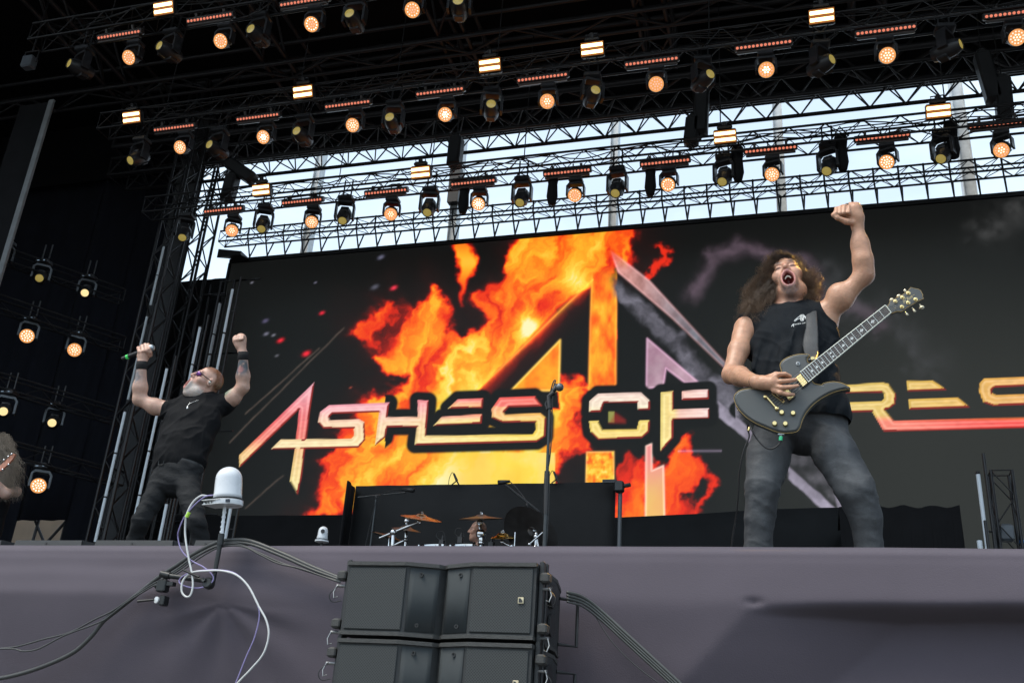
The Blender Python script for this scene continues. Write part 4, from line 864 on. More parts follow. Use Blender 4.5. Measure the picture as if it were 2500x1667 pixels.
# ---- light tubes, left stand and right tower
M_tube = mat('frosted_light_tube', (.55, .60, .64), .35, emit=(.42, .52, .62), estr=.15); M_tube.cycles.emission_sampling = 'NONE'  # faint emission in both tube materials stands in for reflected daylight
M_tubeo = mat('dim_light_tube', (.34, .38, .40), .4, emit=(.3, .36, .42), estr=.10); M_tubeo.cycles.emission_sampling = 'NONE'
def ltube(p0, p1, D, label, m=None, r=.030, seg=4, group='light tubes left of the screen'):
    a, c = at(*p0, D), at(*p1, D); x = (a[0] + c[0]) / 2; a[0] = c[0] = x
    o = wthing('light_tube', label, 'light tube', a, group); n = max(1, int(round((c[2] - a[2]) / 1.0)))
    for i in range(n):
        q0, q1 = a + (c - a) * i / n, a + (c - a) * (i + .965) / n; bar('tube_segment', q0, q1, r, m or M_tube, o, n=12); bar('end_cap', q1, a + (c - a) * (i + 1) / n, r * 1.12, M_black, o, n=10)
    bar('support_pole', (x + .12, D + .06, STAGE_Z), (x + .12, D + .06, c[2] + .3), .025, M_black, o)
    for z in np.arange(a[2] + .3, c[2], 1.4): bar('clip', (x, D, z), (x + .12, D + .06, z), .014, M_black, o)
ltube((232, 1322), (306, 1002), 17.0, 'tall pale light tube left of the singer, lower run'); ltube((312, 975), (360, 770), 17.0, 'pale light tube left of the singer, above his raised microphone', M_tubeo, .026); ltube((366, 745), (402, 600), 17.0, 'thin dim light tube high above the singer', M_tubeo, .026)
ltube((318, 1318), (407, 897), 17.4, 'pale light tube rising behind the singer'); ltube((450, 985), (489, 796), 17.8, 'pale light tube ending above the singer'); ltube((526, 925), (568, 703), 18.2, 'pale light tube right of the singer beside the screen')
ltube((386, 1325), (409, 1227), 16.6, 'short pale light tube seen between the singer legs'); ltube((551, 1330), (560, 1236), 16.0, 'short pale light tube behind the dome unit'); ltube((505, 895), (536, 739), 18.9, 'wide grey dim tube behind the singer', M_tubeo, .05)
ltube((2411, 1345), (2387, 1151), 16.0, 'tall pale light tube at the right beside the small tower', group='light tubes at right'); ltube((2394, 1345), (2391, 1318), 15.6, 'short pale light tube low at the right edge', group='light tubes at right', r=.036)
for i, (px, y0, D) in enumerate(((432, 660, 19.2), (478, 690, 18.6), (512, 690, 18.6), (455, 700, 19.3))):
    p = at(px, 1000, D); t = at(px, y0, D); o = wthing('scaffold_pole', 'thin black scaffold pole behind the singer, %s from the left' % ORD[i], 'pole', (p[0], D, STAGE_Z), 'scaffold poles behind the singer'); bar('pole', (p[0], D, STAGE_Z), (p[0], D, t[2]), .035, M_truss, o)
    for z in np.arange(4.2, t[2], 1.9): bar('ledger', (p[0], D, z), (p[0] + .7, D, z), .022, M_truss, o)
p = at(2440, 1250, 16.6); z1 = at(2440, 1154, 16.6)[2]
tw = lattice('small_truss_tower', 'short black truss tower standing at the right edge of the stage', (p[0] + .08, 16.6, STAGE_Z), (p[0] + .08, 16.6, z1), .30, .42, .024, .010, M_truss, 'tbfr')
for z in (z1 - .95, z1 - 1.55):
    b = MB(); b.box((p[0] + .06, 16.6, z), (.2, .18, .26), bev=.03); b.build('junction_box', M_fix2, tw, origin=tw['_w'])
b = MB(); b.box((p[0] + .26, 16.5, z1 - 1.1), (.10, .03, .04)); b.build('blue_tie', mat('blue_tape', (.05, .25, .7), .5), tw, origin=tw['_w'])
# ---- microphone stands
M_stand = mat('stand_black_tube', (.045, .05, .052), .35, .5, noise=.15); M_chrome = mat('chrome_hardware', (.62, .63, .64), .16, 1.0)
D = 5.6; o = wthing('microphone_stand', 'tall straight microphone stand in front of the drums', 'microphone stand', (at(1331, 1335, D)[0], D, STAGE_Z)); f = at(1331, 1335, D); bx = f[0]
tq = lambda x, y: at(x, y, D)
b = MB(); b.tube([(bx, D, STAGE_Z + .02), tq(1333, 1250)], .0135, 10); b.build('lower_tube', M_stand, o, auto=35); b = MB(); b.tube([tq(1333, 1255), tq(1335, 1180), tq(1336, 1150)], [.0165, .018, .016], 10); b.build('sleeve', M_black, o, auto=35); b = MB(); b.tube([tq(1335, 1180), tq(1342, 992)], .0095, 10); b.build('upper_tube', M_stand, o, auto=35)
b = MB(); b.lathe([(.15, 0), (.15, .015), (.02, .03), (.014, .1)], (bx, D, STAGE_Z), n=20); b.build('round_base', M_black, o, auto=35)
b = MB(); b.tube([tq(1342, 998), tq(1340, 968), tq(1352, 958)], .016, 10); b.tube([tq(1336, 1000), tq(1332, 985), tq(1342, 972)], .007, 8); b.build('tilt_clamp', M_black, o, auto=35)
m = wthing('microphone', 'black vocal microphone with dark grille on the centre stand', 'microphone', tq(1352, 955)); b = MB(); b.tube([tq(1338, 978), tq(1350, 955), tq(1362, 940)], [.011, .014, .019], 12); b.build('handle', M_black, m, smooth=True); b = MB(); b.sphere(tq(1368, 948) + [0, -.02, 0], .026); b.build('grille', mat('mic_grille_steel', (.16, .17, .18), .4, .7), m, smooth=True)
b = MB(); b.tube(spline([tq(1338, 978), tq(1350, 935), tq(1356, 930), tq(1349, 960), tq(1347, 1050), tq(1342, 1120), tq(1332, 1180), tq(1338, 1250), tq(1334, 1335)], 6), .004, 6); b.build('microphone_lead', M_black, m, smooth=True)
# ---- drum riser, backing cloth, drums
DR = 12.0; RZ = 2.9
b = MB(); b.box((-4.1, 12.3, (STAGE_Z + RZ) / 2), (4.6, 3.2, RZ - STAGE_Z)); tag(b.build('drum_riser', M_deck), 'black platform carrying the drum kit', 'riser')
a, c = at(868, 1190, 13.7), at(1503, 1172, 13.7); zt = (a[2] + c[2]) / 2
M_back = mat('drum_backing_cloth', (.020, .0205, .021), .9, noise=.2, nscale=2, bump=.25, bscale=6, spec=.2)
cloth_wall('drum_backing', 'wide black cloth backdrop standing behind the drum kit', (a[0], 13.7), (c[0], 13.7), STAGE_Z, zt, .025, 1.1, M_back, seed=31)
a2 = at(846, 1208, 13.2); cloth_wall('drum_backing', 'narrow folded black cloth return left of the drums', (a2[0], 13.2), (a[0] + .02, 13.69), STAGE_Z, zt - .06, .03, .25, M_cloth, seed=32)
px_ = at(1513, 1260, 13.6); o = wthing('backdrop_pole', 'grey upright pole with clamp right of the drum backdrop', 'pole', (px_[0], 13.6, STAGE_Z)); bar('pole', (px_[0], 13.6, STAGE_Z), (px_[0], 13.6, at(1513, 1176, 13.6)[2]), .030, mat('grey_pole_paint', (.09, .095, .10), .4, .4), o, n=14)
b = MB(); q = at(1512, 1188, 13.55); b.box(q, (.13, .12, .16), bev=.02); b.box(q + [-.14, 0, .08], (.2, .05, .05)); b.tube([q, q + [.16, -.03, .02]], .03, 8); b.build('clamp', M_rig, o, auto=35)
z6 = lambda u, v, D=11.8: at(700 + u / 2.735, 1120 + v / 2.735, D)
M_cym = mat('bronze_cymbal', (.55, .26, .09), .28, 1.0, noise=.3, nscale=12); M_cymd = mat('dark_cymbal', (.17, .12, .08), .35, 1.0, noise=.35, nscale=10); M_cymg = mat('golden_cymbal', (.75, .45, .12), .22, 1.0, noise=.2, nscale=14)
def cymbal(c, r, nvec, m, label, stand):
    o = wthing('cymbal', label, 'cymbal', c); nvec = nrm(nvec); b = MB(); b.lathe([(.012, .035), (.05, .03), (.075, .012), (r * .5, .0), (r * .8, -.012), (r, -.024), (r, -.028), (r * .8, -.016), (.07, .006), (.04, .024), (.012, .03)], c, nvec, n=36, hint=(0, 1, 0)); b.build('plate', m, o, auto=30)
    b = MB(); b.tube([c, c + nvec * .07], .012, 8); b.lathe([(.0, .03), (.022, .03), (.022, .055), (0, .06)], c, nvec, n=10); b.build('felt_and_nut', M_chrome, o)
    for i, (P0, P1, r0) in enumerate(stand): bar('stand_tube', P0, P1, r0, M_chrome, o, n=10); bb = MB(); bb.sphere(P0, r0 * 1.9, 10, 6); bb.build('stand_joint', M_chrome, o, smooth=True)
    return o
k1 = z6(900, 385); cymbal(k1, .27, (.18, -.25, 1), M_cym, 'large bronze crash cymbal at the left of the kit', [(k1, z6(885, 420), .016), (z6(885, 420), z6(620, 528), .018), (z6(712, 490), z6(705, 592), .026), (z6(705, 592), (z6(705, 592)[0], 11.8, RZ), .02)])
k2 = z6(798, 462, 12.2); cymbal(k2, .20, (.15, -.2, 1), M_cymd, 'dark small cymbal just below the large left crash', [(k2, z6(795, 540, 12.2), .02), (z6(800, 415, 12.2), k2, .02), (z6(795, 540, 12.2), z6(720, 575, 12.2), .018), (z6(795, 540, 12.2), (z6(795, 540, 12.2)[0], 12.2, RZ), .018)])
k3 = z6(690, 515, 12.4); cymbal(k3, .26, (.30, -.05, 1), M_cymd, 'dark ride cymbal tipped at the far left of the kit', [(k3, (k3[0], 12.4, RZ), .018)])
k4 = z6(1298, 388); cymbal(k4, .285, (-.02, -.22, 1), M_cymd, 'large dark crash cymbal above the drummer head', [(k4, z6(1290, 425), .018), (z6(1290, 425), z6(1297, 560), .022), (z6(1296, 500), z6(1297, 560), .034), (z6(1297, 560), (z6(1297, 560)[0], 11.8, RZ), .02)])
k5 = z6(1442, 512); cymbal(k5, .15, (.0, -.3, 1), M_cymg, 'small golden splash cymbal right of the drummer', [(k5, z6(1440, 555), .016), (z6(1440, 555), z6(1500, 585), .016), (z6(1500, 585), (z6(1500, 585)[0], 11.8, RZ), .018), (z6(1520, 588), z6(1525, 488), .008)])
k6 = z6(1640, 490, 12.1); o = cymbal(k6, .40, (.80, -.75, .45), mat('black_cymbal', (.035, .032, .03), .35, .8, noise=.3, nscale=8), 'huge dark cymbal standing steeply at the right of the kit', [(z6(1665, 520, 12.0), z6(1660, 600, 12.0), .02), (z6(1665, 500, 12.0), z6(1680, 590, 12.0), .012), (z6(1660, 590, 12.0), (z6(1660, 600, 12.0)[0], 12.0, RZ), .018), (z6(1620, 570, 11.9), z6(1710, 490, 11.9), .012)])
M_shell = mat('black_drum_shell', (.012, .012, .013), .15, coat=.5); M_head = mat('drum_head_film', (.10, .10, .10), .4)
for i, (u, v, r, lb) in enumerate(((970, 590, .20, 'black rack tom with chrome rim left of the drummer'), (1170, 588, .18, 'black rack tom with chrome rim in front of the drummer'))):
    c = z6(u, v, 11.6); nv = nrm((0, -.35, 1)); o = wthing('tom_drum', lb, 'drum', c); b = MB(); b.lathe([(r, -.26), (r, .0)], c, nv, n=28, hint=(0, 1, 0)); b.build('shell', M_shell, o, auto=35); b = MB(); b.lathe([(r * 1.03, -.02), (r * 1.05, -.02), (r * 1.05, .018), (r * 1.0, .018), (r * .98, .004)], c, nv, n=28, hint=(0, 1, 0)); b.build('rim', M_chrome, o, auto=35); b = MB(); b.lathe([(0, .003), (r * .98, .003), (r * .98, -.002)], c, nv, n=28, hint=(0, 1, 0)); b.build('drum_head', M_head, o)
    for k in range(6): a_ = k * math.pi / 3; q = c + np.array([r * 1.05 * math.cos(a_), r * 1.05 * math.sin(a_), -.03]); b = MB(); b.box(q, (.016, .016, .05), bev=.004); b.build('lug', M_chrome, o)
    bar('mount', c + [0, .05, -.2], (c[0], 11.9, RZ), .02, M_chrome, o)
def micstand(pole, boom, mic, label, D, tail=None):
    o = wthing('boom_stand', label, 'microphone stand', (z6(*pole[0], D)[0], D, RZ)); p0 = z6(*pole[0], D); p1 = z6(*pole[1], D); bar('pole', (p0[0], D, RZ), p1, .016, M_stand, o); bar('boom', z6(*boom[0], D), z6(*boom[1], D), .011, M_stand, o)
    b = MB(); b.sphere(p1, .03, 10, 6); b.build('clutch', M_black, o); b = MB(); q0, q1 = z6(*mic[0], D), z6(*mic[1], D); b.tube([q0, q0 + (q1 - q0) * .6, q1], [.018, .03, .034], 10); b.build('overhead_microphone', M_black, o, smooth=True)
    b = MB(); b.tube(spline([q0, (q0 + p1) / 2 + [0, 0, .04], p1 + [.02, -.02, -.05], (p0[0] - .08, D, p0[2])], 6), .006, 5); b.build('lead', M_black, o)
micstand(((558, 585), (598, 258)), ((475, 256), (790, 224)), ((770, 205), (850, 208)), 'dark boom microphone stand at the left of the drums', 12.9)
micstand(((1602, 590), (1606, 310)), ((1688, 352), (1462, 172)), ((1490, 150), (1412, 158)), 'boom microphone stand reaching over the right of the drums', 12.6)
for u, v, lb in ((1128, 140, 'small clip microphone standing on top of the drum backdrop'), (1796, 128, 'small clip microphone behind the centre stand on the backdrop')):
    o = wthing('clip_microphone', lb, 'microphone', z6(u + 20, v + 35, 13.65)); b = MB(); b.tube([z6(u - 12, v - 42, 13.65), z6(u + 8, v + 5, 13.65)], [.016, .02], 8); b.tube([z6(u + 8, v + 5, 13.65), z6(u + 22, v + 34, 13.65)], .012, 6); b.tube([z6(u + 8, v + 5, 13.65), z6(u - 28, v + 34, 13.65)], .009, 6); b.build('body', M_black, o); b = MB(); b.tube(spline([z6(u - 12, v - 42, 13.65), z6(u - 25, v - 48, 13.65), z6(u - 42, v - 10, 13.65), z6(u - 48, v + 34, 13.65)], 5), .005, 5); b.build('lead', M_black, o)
for u, v, lb in ((1040, 540, 'small goose-neck drum microphone at the left tom'), (1165, 520, 'goose-neck drum microphone looped above the right tom'), (1370, 555, 'small drum microphone beside the golden splash cymbal')):
    o = wthing('drum_microphone', lb, 'microphone', z6(u, v + 40)); b = MB(); b.tube([z6(u + 4, v - 30), z6(u - 4, v + 8)], [.012, .018], 8); b.box(z6(u - 6, v + 22), (.06, .05, .08)); b.build('body', M_black, o); b = MB(); b.tube(spline([z6(u - 5, v + 5), z6(u - 40, v - 20), z6(u - 30, v - 55), z6(u + 10, v - 45), z6(u + 20, v + 40)], 5), .005, 5); b.build('lead', M_black, o)
# ================================================================ sculpting tools: distance field -> one continuous surface
HQ = 1.0
class Sculpt:
    def __init__(self, lo, hi, h):
        self.h = h * HQ; self.lo = np.asarray(lo, float); n = np.ceil((np.asarray(hi, float) - self.lo) / self.h).astype(int) + 1
        self.n = n; self.F = np.full(n, 1.0, np.float32); self.ax = [self.lo[i] + self.h * np.arange(n[i]) for i in range(3)]
    def _win(self, lo, hi):
        a = np.clip(np.floor((lo - self.lo) / self.h).astype(int), 0, self.n); b = np.clip(np.ceil((hi - self.lo) / self.h).astype(int) + 1, 0, self.n)
        if np.any(b <= a): return None, None
        sl = tuple(slice(a[i], b[i]) for i in range(3))
        return sl, np.stack(np.meshgrid(*[self.ax[i][sl[i]] for i in range(3)], indexing='ij'), -1)
    def _put(self, sl, d, k, op):
        f = self.F[sl]; d = d.astype(np.float32)
        if op == 'add':
            if k > 0: hh = np.maximum(k - np.abs(f - d), 0) / k; r = np.minimum(f, d) - hh * hh * k * .25
            else: r = np.minimum(f, d)
        else:
            if k > 0: hh = np.maximum(k - np.abs(f + d), 0) / k; r = np.maximum(f, -d) + hh * hh * k * .25
            else: r = np.maximum(f, -d)
        self.F[sl] = r
    def cone(self, a, b, ra, rb, k=.02, op='add'):
        a = np.asarray(a, float); b = np.asarray(b, float); m = max(ra, rb) + k + 4 * self.h
        sl, P = self._win(np.minimum(a, b) - m, np.maximum(a, b) + m)
        if sl is None: return self
        e = b - a; t = np.clip(((P - a) @ e) / max(e @ e, 1e-9), 0, 1)
        d = np.linalg.norm(P - a - t[..., None] * e, axis=-1) - (ra + (rb - ra) * t)
        self._put(sl, d, k, op); return self
    def chain(self, pts, rs, k=.01, op='add'):
        for i in range(len(pts) - 1): self.cone(pts[i], pts[i + 1], rs[i], rs[i + 1], k, op)
        return self
    def ell(self, c, r, R=None, k=.02, op='add'):
        c = np.asarray(c, float); r = np.asarray(r, float); m = r.max() + k + 4 * self.h
        sl, P = self._win(c - m, c + m)
        if sl is None: return self
        Q = P - c
        if R is not None: Q = Q @ np.asarray(R)
        k0 = np.linalg.norm(Q / r, axis=-1); k1 = np.linalg.norm(Q / (r * r), axis=-1)
        self._put(sl, k0 * (k0 - 1) / np.maximum(k1, 1e-6), k, op); return self
    def loft(self, secs, k=.02, op='add', hint=(1, 0, 0)):
        """secs: (centre, half width along hint, half depth across)"""
        for (a, u0, v0), (b, u1, v1) in zip(secs[:-1], secs[1:]):
            a = np.asarray(a, float); b = np.asarray(b, float); m = max(u0, v0, u1, v1) + k + 4 * self.h
            sl, P = self._win(np.minimum(a, b) - m, np.maximum(a, b) + m)
            if sl is None: continue
            e = b - a; L2 = e @ e; t = np.clip(((P - a) @ e) / L2, 0, 1); d = e / math.sqrt(L2)
            u = nrm(np.asarray(hint, float) - d * (np.asarray(hint, float) @ d)); v = np.cross(d, u)
            W = P - a - t[..., None] * e; ru = u0 + (u1 - u0) * t; rv = v0 + (v1 - v0) * t; rm = np.minimum(ru, rv)
            pu, pv, pw = W @ u, W @ v, W @ d
            k0 = np.sqrt((pu / ru) ** 2 + (pv / rv) ** 2 + (pw / rm) ** 2); k1 = np.sqrt((pu / ru ** 2) ** 2 + (pv / rv ** 2) ** 2 + (pw / rm ** 2) ** 2)
            self._put(sl, np.where(k0 > 1e-4, k0 * (k0 - 1) / np.maximum(k1, 1e-6), -rm), k, op)
        return self
    def warp(self, fn):                # add a small offset to the field near the surface
        w = np.abs(self.F) < .03; i = np.argwhere(w); P = self.lo + i * self.h; self.F[w] += fn(P).astype(np.float32); return self
    def cut(self, c, n):               # keep the side the normal points away from
        n = nrm(n); A = [self.ax[i] - c[i] for i in range(3)]
        d = (A[0][:, None, None] * n[0] + A[1][None, :, None] * n[1] + A[2][None, None, :] * n[2]).astype(np.float32)
        self.F = np.maximum(self.F, d); return self
    def mesh(self, smooth=1):
        F = self.F; s = F < 0; nx, ny, nz = F.shape
        c = np.zeros((nx - 1, ny - 1, nz - 1), np.int8)
        for dx in (0, 1):
            for dy in (0, 1):
                for dz in (0, 1): c += s[dx:nx - 1 + dx, dy:ny - 1 + dy, dz:nz - 1 + dz]
        act = (c > 0) & (c < 8); I = np.argwhere(act); idx = np.full(act.shape, -1, np.int32); idx[act] = np.arange(len(I))
        acc = np.zeros((len(I), 3)); cnt = np.zeros(len(I))
        crn = [(dx, dy, dz) for dx in (0, 1) for dy in (0, 1) for dz in (0, 1)]
        val = {q: F[I[:, 0] + q[0], I[:, 1] + q[1], I[:, 2] + q[2]].astype(float) for q in crn}
        for a in crn:
            for ax in range(3):
                if a[ax] == 0:
                    b = list(a); b[ax] = 1; b = tuple(b); fa, fb = val[a], val[b]; x = (fa < 0) != (fb < 0)
                    t = np.where(x, fa / np.where(x, fa - fb, 1), 0); p = np.array(a, float)[None] + 0 * acc; p[:, ax] = t
                    acc += p * x[:, None]; cnt += x
        V = self.lo + (I + acc / cnt[:, None]) * self.h
        Q = []
        for ax in range(3):
            o = [1, 1, 1]; o[ax] = 0
            a = s[tuple(slice(o[i], (F.shape[i] - 1)) for i in range(3))]; b_ = s[tuple(slice(o[i] + (i == ax), F.shape[i] - 1 + (i == ax)) for i in range(3))]
            for flip, e in ((0, a & ~b_), (1, ~a & b_)):
                E = np.argwhere(e) + np.array(o)
                if not len(E): continue
                j, k = [i for i in range(3) if i != ax]
                g = lambda dj, dk: idx[tuple(E[:, i] - (dj if i == j else dk if i == k else 0) for i in range(3))]
                q = np.stack([g(0, 0), g(1, 0), g(1, 1), g(0, 1)], 1)
                if (ax == 1) != bool(flip): q = q[:, ::-1]
                Q.append(q)
        Q = np.concatenate(Q); Q = Q[(Q >= 0).all(1)]
        return V, Q
def sculpt_obj(name, S, m, parent, colour=None, move=None):
    V, Q = S.mesh()
    if move is not None: V = move(V)
    me = mesh_np(name, V - np.asarray(parent['_w']), Q, m)
    if colour is not None: set_vcol(me, colour(V))
    o = new_obj(name, me, parent); o['_n'] = len(Q); return o, V, Q
def strands(paths, rad, sides=3):      # many thin tapering tubes in one mesh; paths (N, K, 3)
    Pn = np.asarray(paths, float); N, K, _ = Pn.shape
    T = np.gradient(Pn, axis=1); T /= np.linalg.norm(T, axis=-1, keepdims=True) + 1e-9
    up = np.array([.31, .84, .44]); U = np.cross(T, up); U /= np.linalg.norm(U, axis=-1, keepdims=True) + 1e-9; W = np.cross(T, U)
    r = (np.asarray(rad).reshape(-1, 1) * np.interp(np.linspace(0, 1, K), [0, .6, 1], [1, .9, .25])[None])[..., None]
    V = np.stack([Pn + r * (U * math.cos(2 * math.pi * k / sides) + W * math.sin(2 * math.pi * k / sides)) for k in range(sides)], 2)
    i = np.arange(N * K * sides).reshape(N, K, sides); Q = []
    for k in range(sides):
        j = (k + 1) % sides; Q.append(np.stack([i[:, :-1, k], i[:, :-1, j], i[:, 1:, j], i[:, 1:, k]], -1).reshape(-1, 4))
    return V.reshape(-1, 3), np.concatenate(Q)
class Head:
    """local head frame: r = wearer's left in picture terms (+x), f = face direction, u = up"""
    def __init__(self, c, f, u, s=1.0):
        self.c = np.asarray(c, float); f = nrm(f); u = nrm(np.asarray(u, float) - f * (np.asarray(u, float) @ f)); self.R = np.stack([np.cross(f, u), f, u], 1); self.s = s
    def __call__(self, x, y, z): return self.c + self.R @ (np.array([x, y, z]) * self.s)
    def loc(self, V): return ((V - self.c) @ self.R) / self.s
def head_shape(S, H, jaw=.0, mouth=None, ear=True, jowl=0.0):
    s = H.s; E = lambda c, r, k=.02, op='add': S.ell(H(*c), np.array(r) * s, H.R, k * s, op)
    E((0, -.012, .038), (.074, .095, .086)); E((0, .028, -.03), (.063, .064, .078), .03)
    E((0, .030, -.085 - jaw * .55), (.053 + jowl, .055, .042), .03); E((0, .066, -.105 - jaw), (.026, .022, .020), .03)
    for q in (-1, 1): E((q * .044, .052, -.020), (.026, .030, .026), .02); E((q * .055, .012, -.075 - jaw * .5), (.018, .03, .03), .025)
    S.cone(H(-.036, .080, .030), H(.036, .080, .030), .013 * s, .013 * s, .016 * s)
    for q in (-1, 1): E((q * .031, .098, .010), (.017, .014, .012), .012, 'sub'); E((q * .031, .0785, .009), (.015, .0115, .0105), .006)
    S.cone(H(0, .088, .022), H(0, .113, -.020), .0085 * s, .0125 * s, .012 * s)
    for q in (-1, 1): E((q * .0125, .098, -.026), (.009, .012, .008), .008); E((q * .006, .108, -.034), (.004, .006, .004), .003, 'sub')
    if mouth:
        mw, mh, mz = mouth
        E((0, .090, mz), (mw + .012, .026, mh + .014), .016)
        E((0, .118, mz), (mw, .075, mh), .006, 'sub')
        n = 20
        for i in range(n):
            a0, a1 = 2 * math.pi * i / n, 2 * math.pi * (i + 1) / n
            y = lambda a: .104 - .020 * abs(math.cos(a)) - .006 * (math.sin(a) < 0)
            S.cone(H((mw + .003) * math.cos(a0), y(a0), mz + (mh + .003) * math.sin(a0)), H((mw + .003) * math.cos(a1), y(a1), mz + (mh + .003) * math.sin(a1)), .0058 * s, .0058 * s, .005 * s)
    else:
        S.cone(H(-.022, .088, -.062), H(.022, .088, -.062), .0075 * s, .0075 * s, .01 * s); S.cone(H(-.026, .098, -.0665), H(.026, .098, -.0665), .0035 * s, .0035 * s, .004 * s, 'sub')
    if ear:
        for q in (-1, 1): E((q * .079, -.004, .002), (.010, .020, .032), .008); E((q * .088, .002, .003), (.008, .011, .018), .004, 'sub')
def skin_mat(name, bump=.12):
    m = mat(name, (.5, .33, .25), .38, vcol='Col', noise=.15, nscale=28, bump=.22, bscale=120, spec=.45)
    b = m.node_tree.nodes['Principled BSDF']; b.inputs['Subsurface Weight'].default_value = .12; b.inputs['Subsurface Radius'].default_value = (.012, .004, .002); b.inputs['Subsurface Scale'].default_value = 1.0
    return m
M_skin = skin_mat('warm_skin')
def ridged(x, y, z, s): return (1 - np.abs(2 * fbm(x, y, z, o=2, s=s) - 1)) ** 4
def gauss(V, c, r): return np.exp(-np.sum((V - np.asarray(c)) ** 2, -1) / (r * r))
def mixc(col, c, a): return col * (1 - a[:, None]) + np.asarray(c) * a[:, None]
# ================================================================ guitarist
G = at
gz = np.array([float(G(1975, 1200, 4.5)[0]), 4.5, STAGE_Z])
gt = wthing('person', 'long-haired guitarist in a sleeveless black shirt raising a clenched fist', 'person', gz)
# -- skin: head, neck, both arms and hands, trunk
H1 = Head(G(1923, 684, 4.665), (-.08, -.95, .30), (-.14, .28, .95), 1.06)
S = Sculpt([G(1755, 1010, 4.5)[0], 4.02, 2.74], [G(2150, 700, 4.6)[0], 4.92, G(2070, 478, 4.6)[2]], .0041)
nb = G(1922, 768, 4.68)
head_shape(S, H1, jaw=.040, mouth=(.0265, .044, -.088), jowl=.010)
S.cone(H1(0, -.028, -.06), nb, .060, .066, .03); S.cone(H1(.0, .02, -.115), nb + [0, -.03, -.01], .045, .06, .03)
for q in (-1, 1): S.cone(H1(q * .05, -.03, -.05), nb + [q * .035, -.045, -.01], .014, .012, .03)
# trunk and shoulders
S.loft([(G(1965, 1040, 4.5), .14, .09), (G(1950, 960, 4.5), .145, .10), (G(1938, 880, 4.57), .145, .10), (G(1920, 810, 4.63), .145, .10), (G(1916, 780, 4.66), .12, .08)], .05)
LS, LE, LW = G(2003, 776, 4.63), G(2110, 671, 4.55), G(2093, 549, 4.50)
S.chain([G(1950, 790, 4.65), LS], [.07, .066], .05); S.chain([LS, LS * .55 + LE * .45 + [.005, -.01, -.008], LE], [.058, .052, .037], .03); S.ell(LS * .5 + LE * .5 + [-.020, -.015, .014], (.045, .040, .045), None, .04)
S.cone(LS + [.02, .0, -.04], G(2020, 850, 4.6), .055, .05, .05)                                         # armpit and lat
S.chain([LE, LE * .72 + LW * .28 + [.002, -.01, 0], LE * .4 + LW * .6, LW], [.036, .0385, .0335, .0265], .05); S.cone(LE + [.006, .016, -.008], LE + [.004, .0, .02], .022, .026, .03)
# raised fist
S.chain([LW, G(2091, 532, 4.49), G(2086, 512, 4.48)], [.027, .033, .034], .02); S.ell(G(2074, 522, 4.478), (.040, .026, .030), None, .02)
S.chain([G(2097, 512, 4.49), G(2092, 502, 4.48), G(2075, 500, 4.475)], [.016, .014, .013], .012)
for i, (x, y0, y1) in enumerate(((2072, 504, 519), (2061, 503, 520), (2051.5, 505, 521), (2042, 509, 521))):
    S.chain([G(x + 9, y0 - 1, 4.490), G(x, y0 + 1, 4.456), G(x - .5, y1, 4.443), G(x + 2, y1 + 6, 4.462)], [.0105, .0104, .0098, .0085], .0035)
for x in (2066.5, 2056, 2046.8): S.chain([G(x + 5, 498, 4.470), G(x, 504, 4.440), G(x - .5, 522, 4.428)], [.0030, .0034, .0034], .003, 'sub')
S.chain([G(2089, 545, 4.485), G(2066, 541, 4.462), G(2044, 532, 4.447), G(2035, 525, 4.447), G(2040, 517, 4.452)], [.017, .0150, .0115, .0105, .0085], .006)
# strumming arm
RS, RE, RW = G(1824, 803, 4.60), G(1785, 914, 4.47), G(1845, 931, 4.19)
S.chain([G(1890, 795, 4.65), RS], [.07, .062], .05); S.chain([RS, RS * .5 + RE * .5 + [-.002, -.01, 0], RE], [.058, .049, .039], .02); S.ell(RS * .82 + RE * .18 + [-.008, -.01, 0], (.045, .05, .055), None, .02); S.chain([RE, RE * .62 + RW * .38 + [0, 0, .004], RW], [.039, .0435, .0275], .025); S.cone(RE + [-.012, .02, -.012], RE, .022, .03, .02)
zk = lambda u, v, D: G(1750 + u / 7.128, 880 + v / 7.128, D)
DH = 4.155
S.chain([RW, zk(800, 385, DH + .012), zk(960, 390, DH)], [.027, .029, .030], .015); S.ell(zk(960, 400, DH), (.034, .015, .030), None, .012)
fing = [[(1000, 290, DH), (1090, 240, DH - .012), (1190, 235, DH - .006), (1262, 262, DH + .006)], [(1010, 375, DH - .004), (1120, 365, DH - .018), (1260, 350, DH - .010), (1370, 332, DH + .006)], [(1010, 452, DH - .004), (1130, 470, DH - .020), (1280, 462, DH - .012), (1410, 438, DH + .004)], [(1000, 520, DH), (1110, 560, DH - .014), (1230, 590, DH - .008), (1335, 592, DH + .006)]]
for f in fing: S.chain([zk(*p) for p in f], [.0125, .0105, .0092, .0074], .004)
for f in fing: S.ell(zk(*f[0]) + [0, -.006, .0], (.011, .010, .011), None, .01)
S.chain([zk(860, 320, DH + .02), zk(1030, 250, DH + .022), zk(1200, 260, DH + .02), zk(1275, 275, DH + .016)], [.016, .0135, .011, .0085], .008)
SKG = np.array([.58, .315, .20])
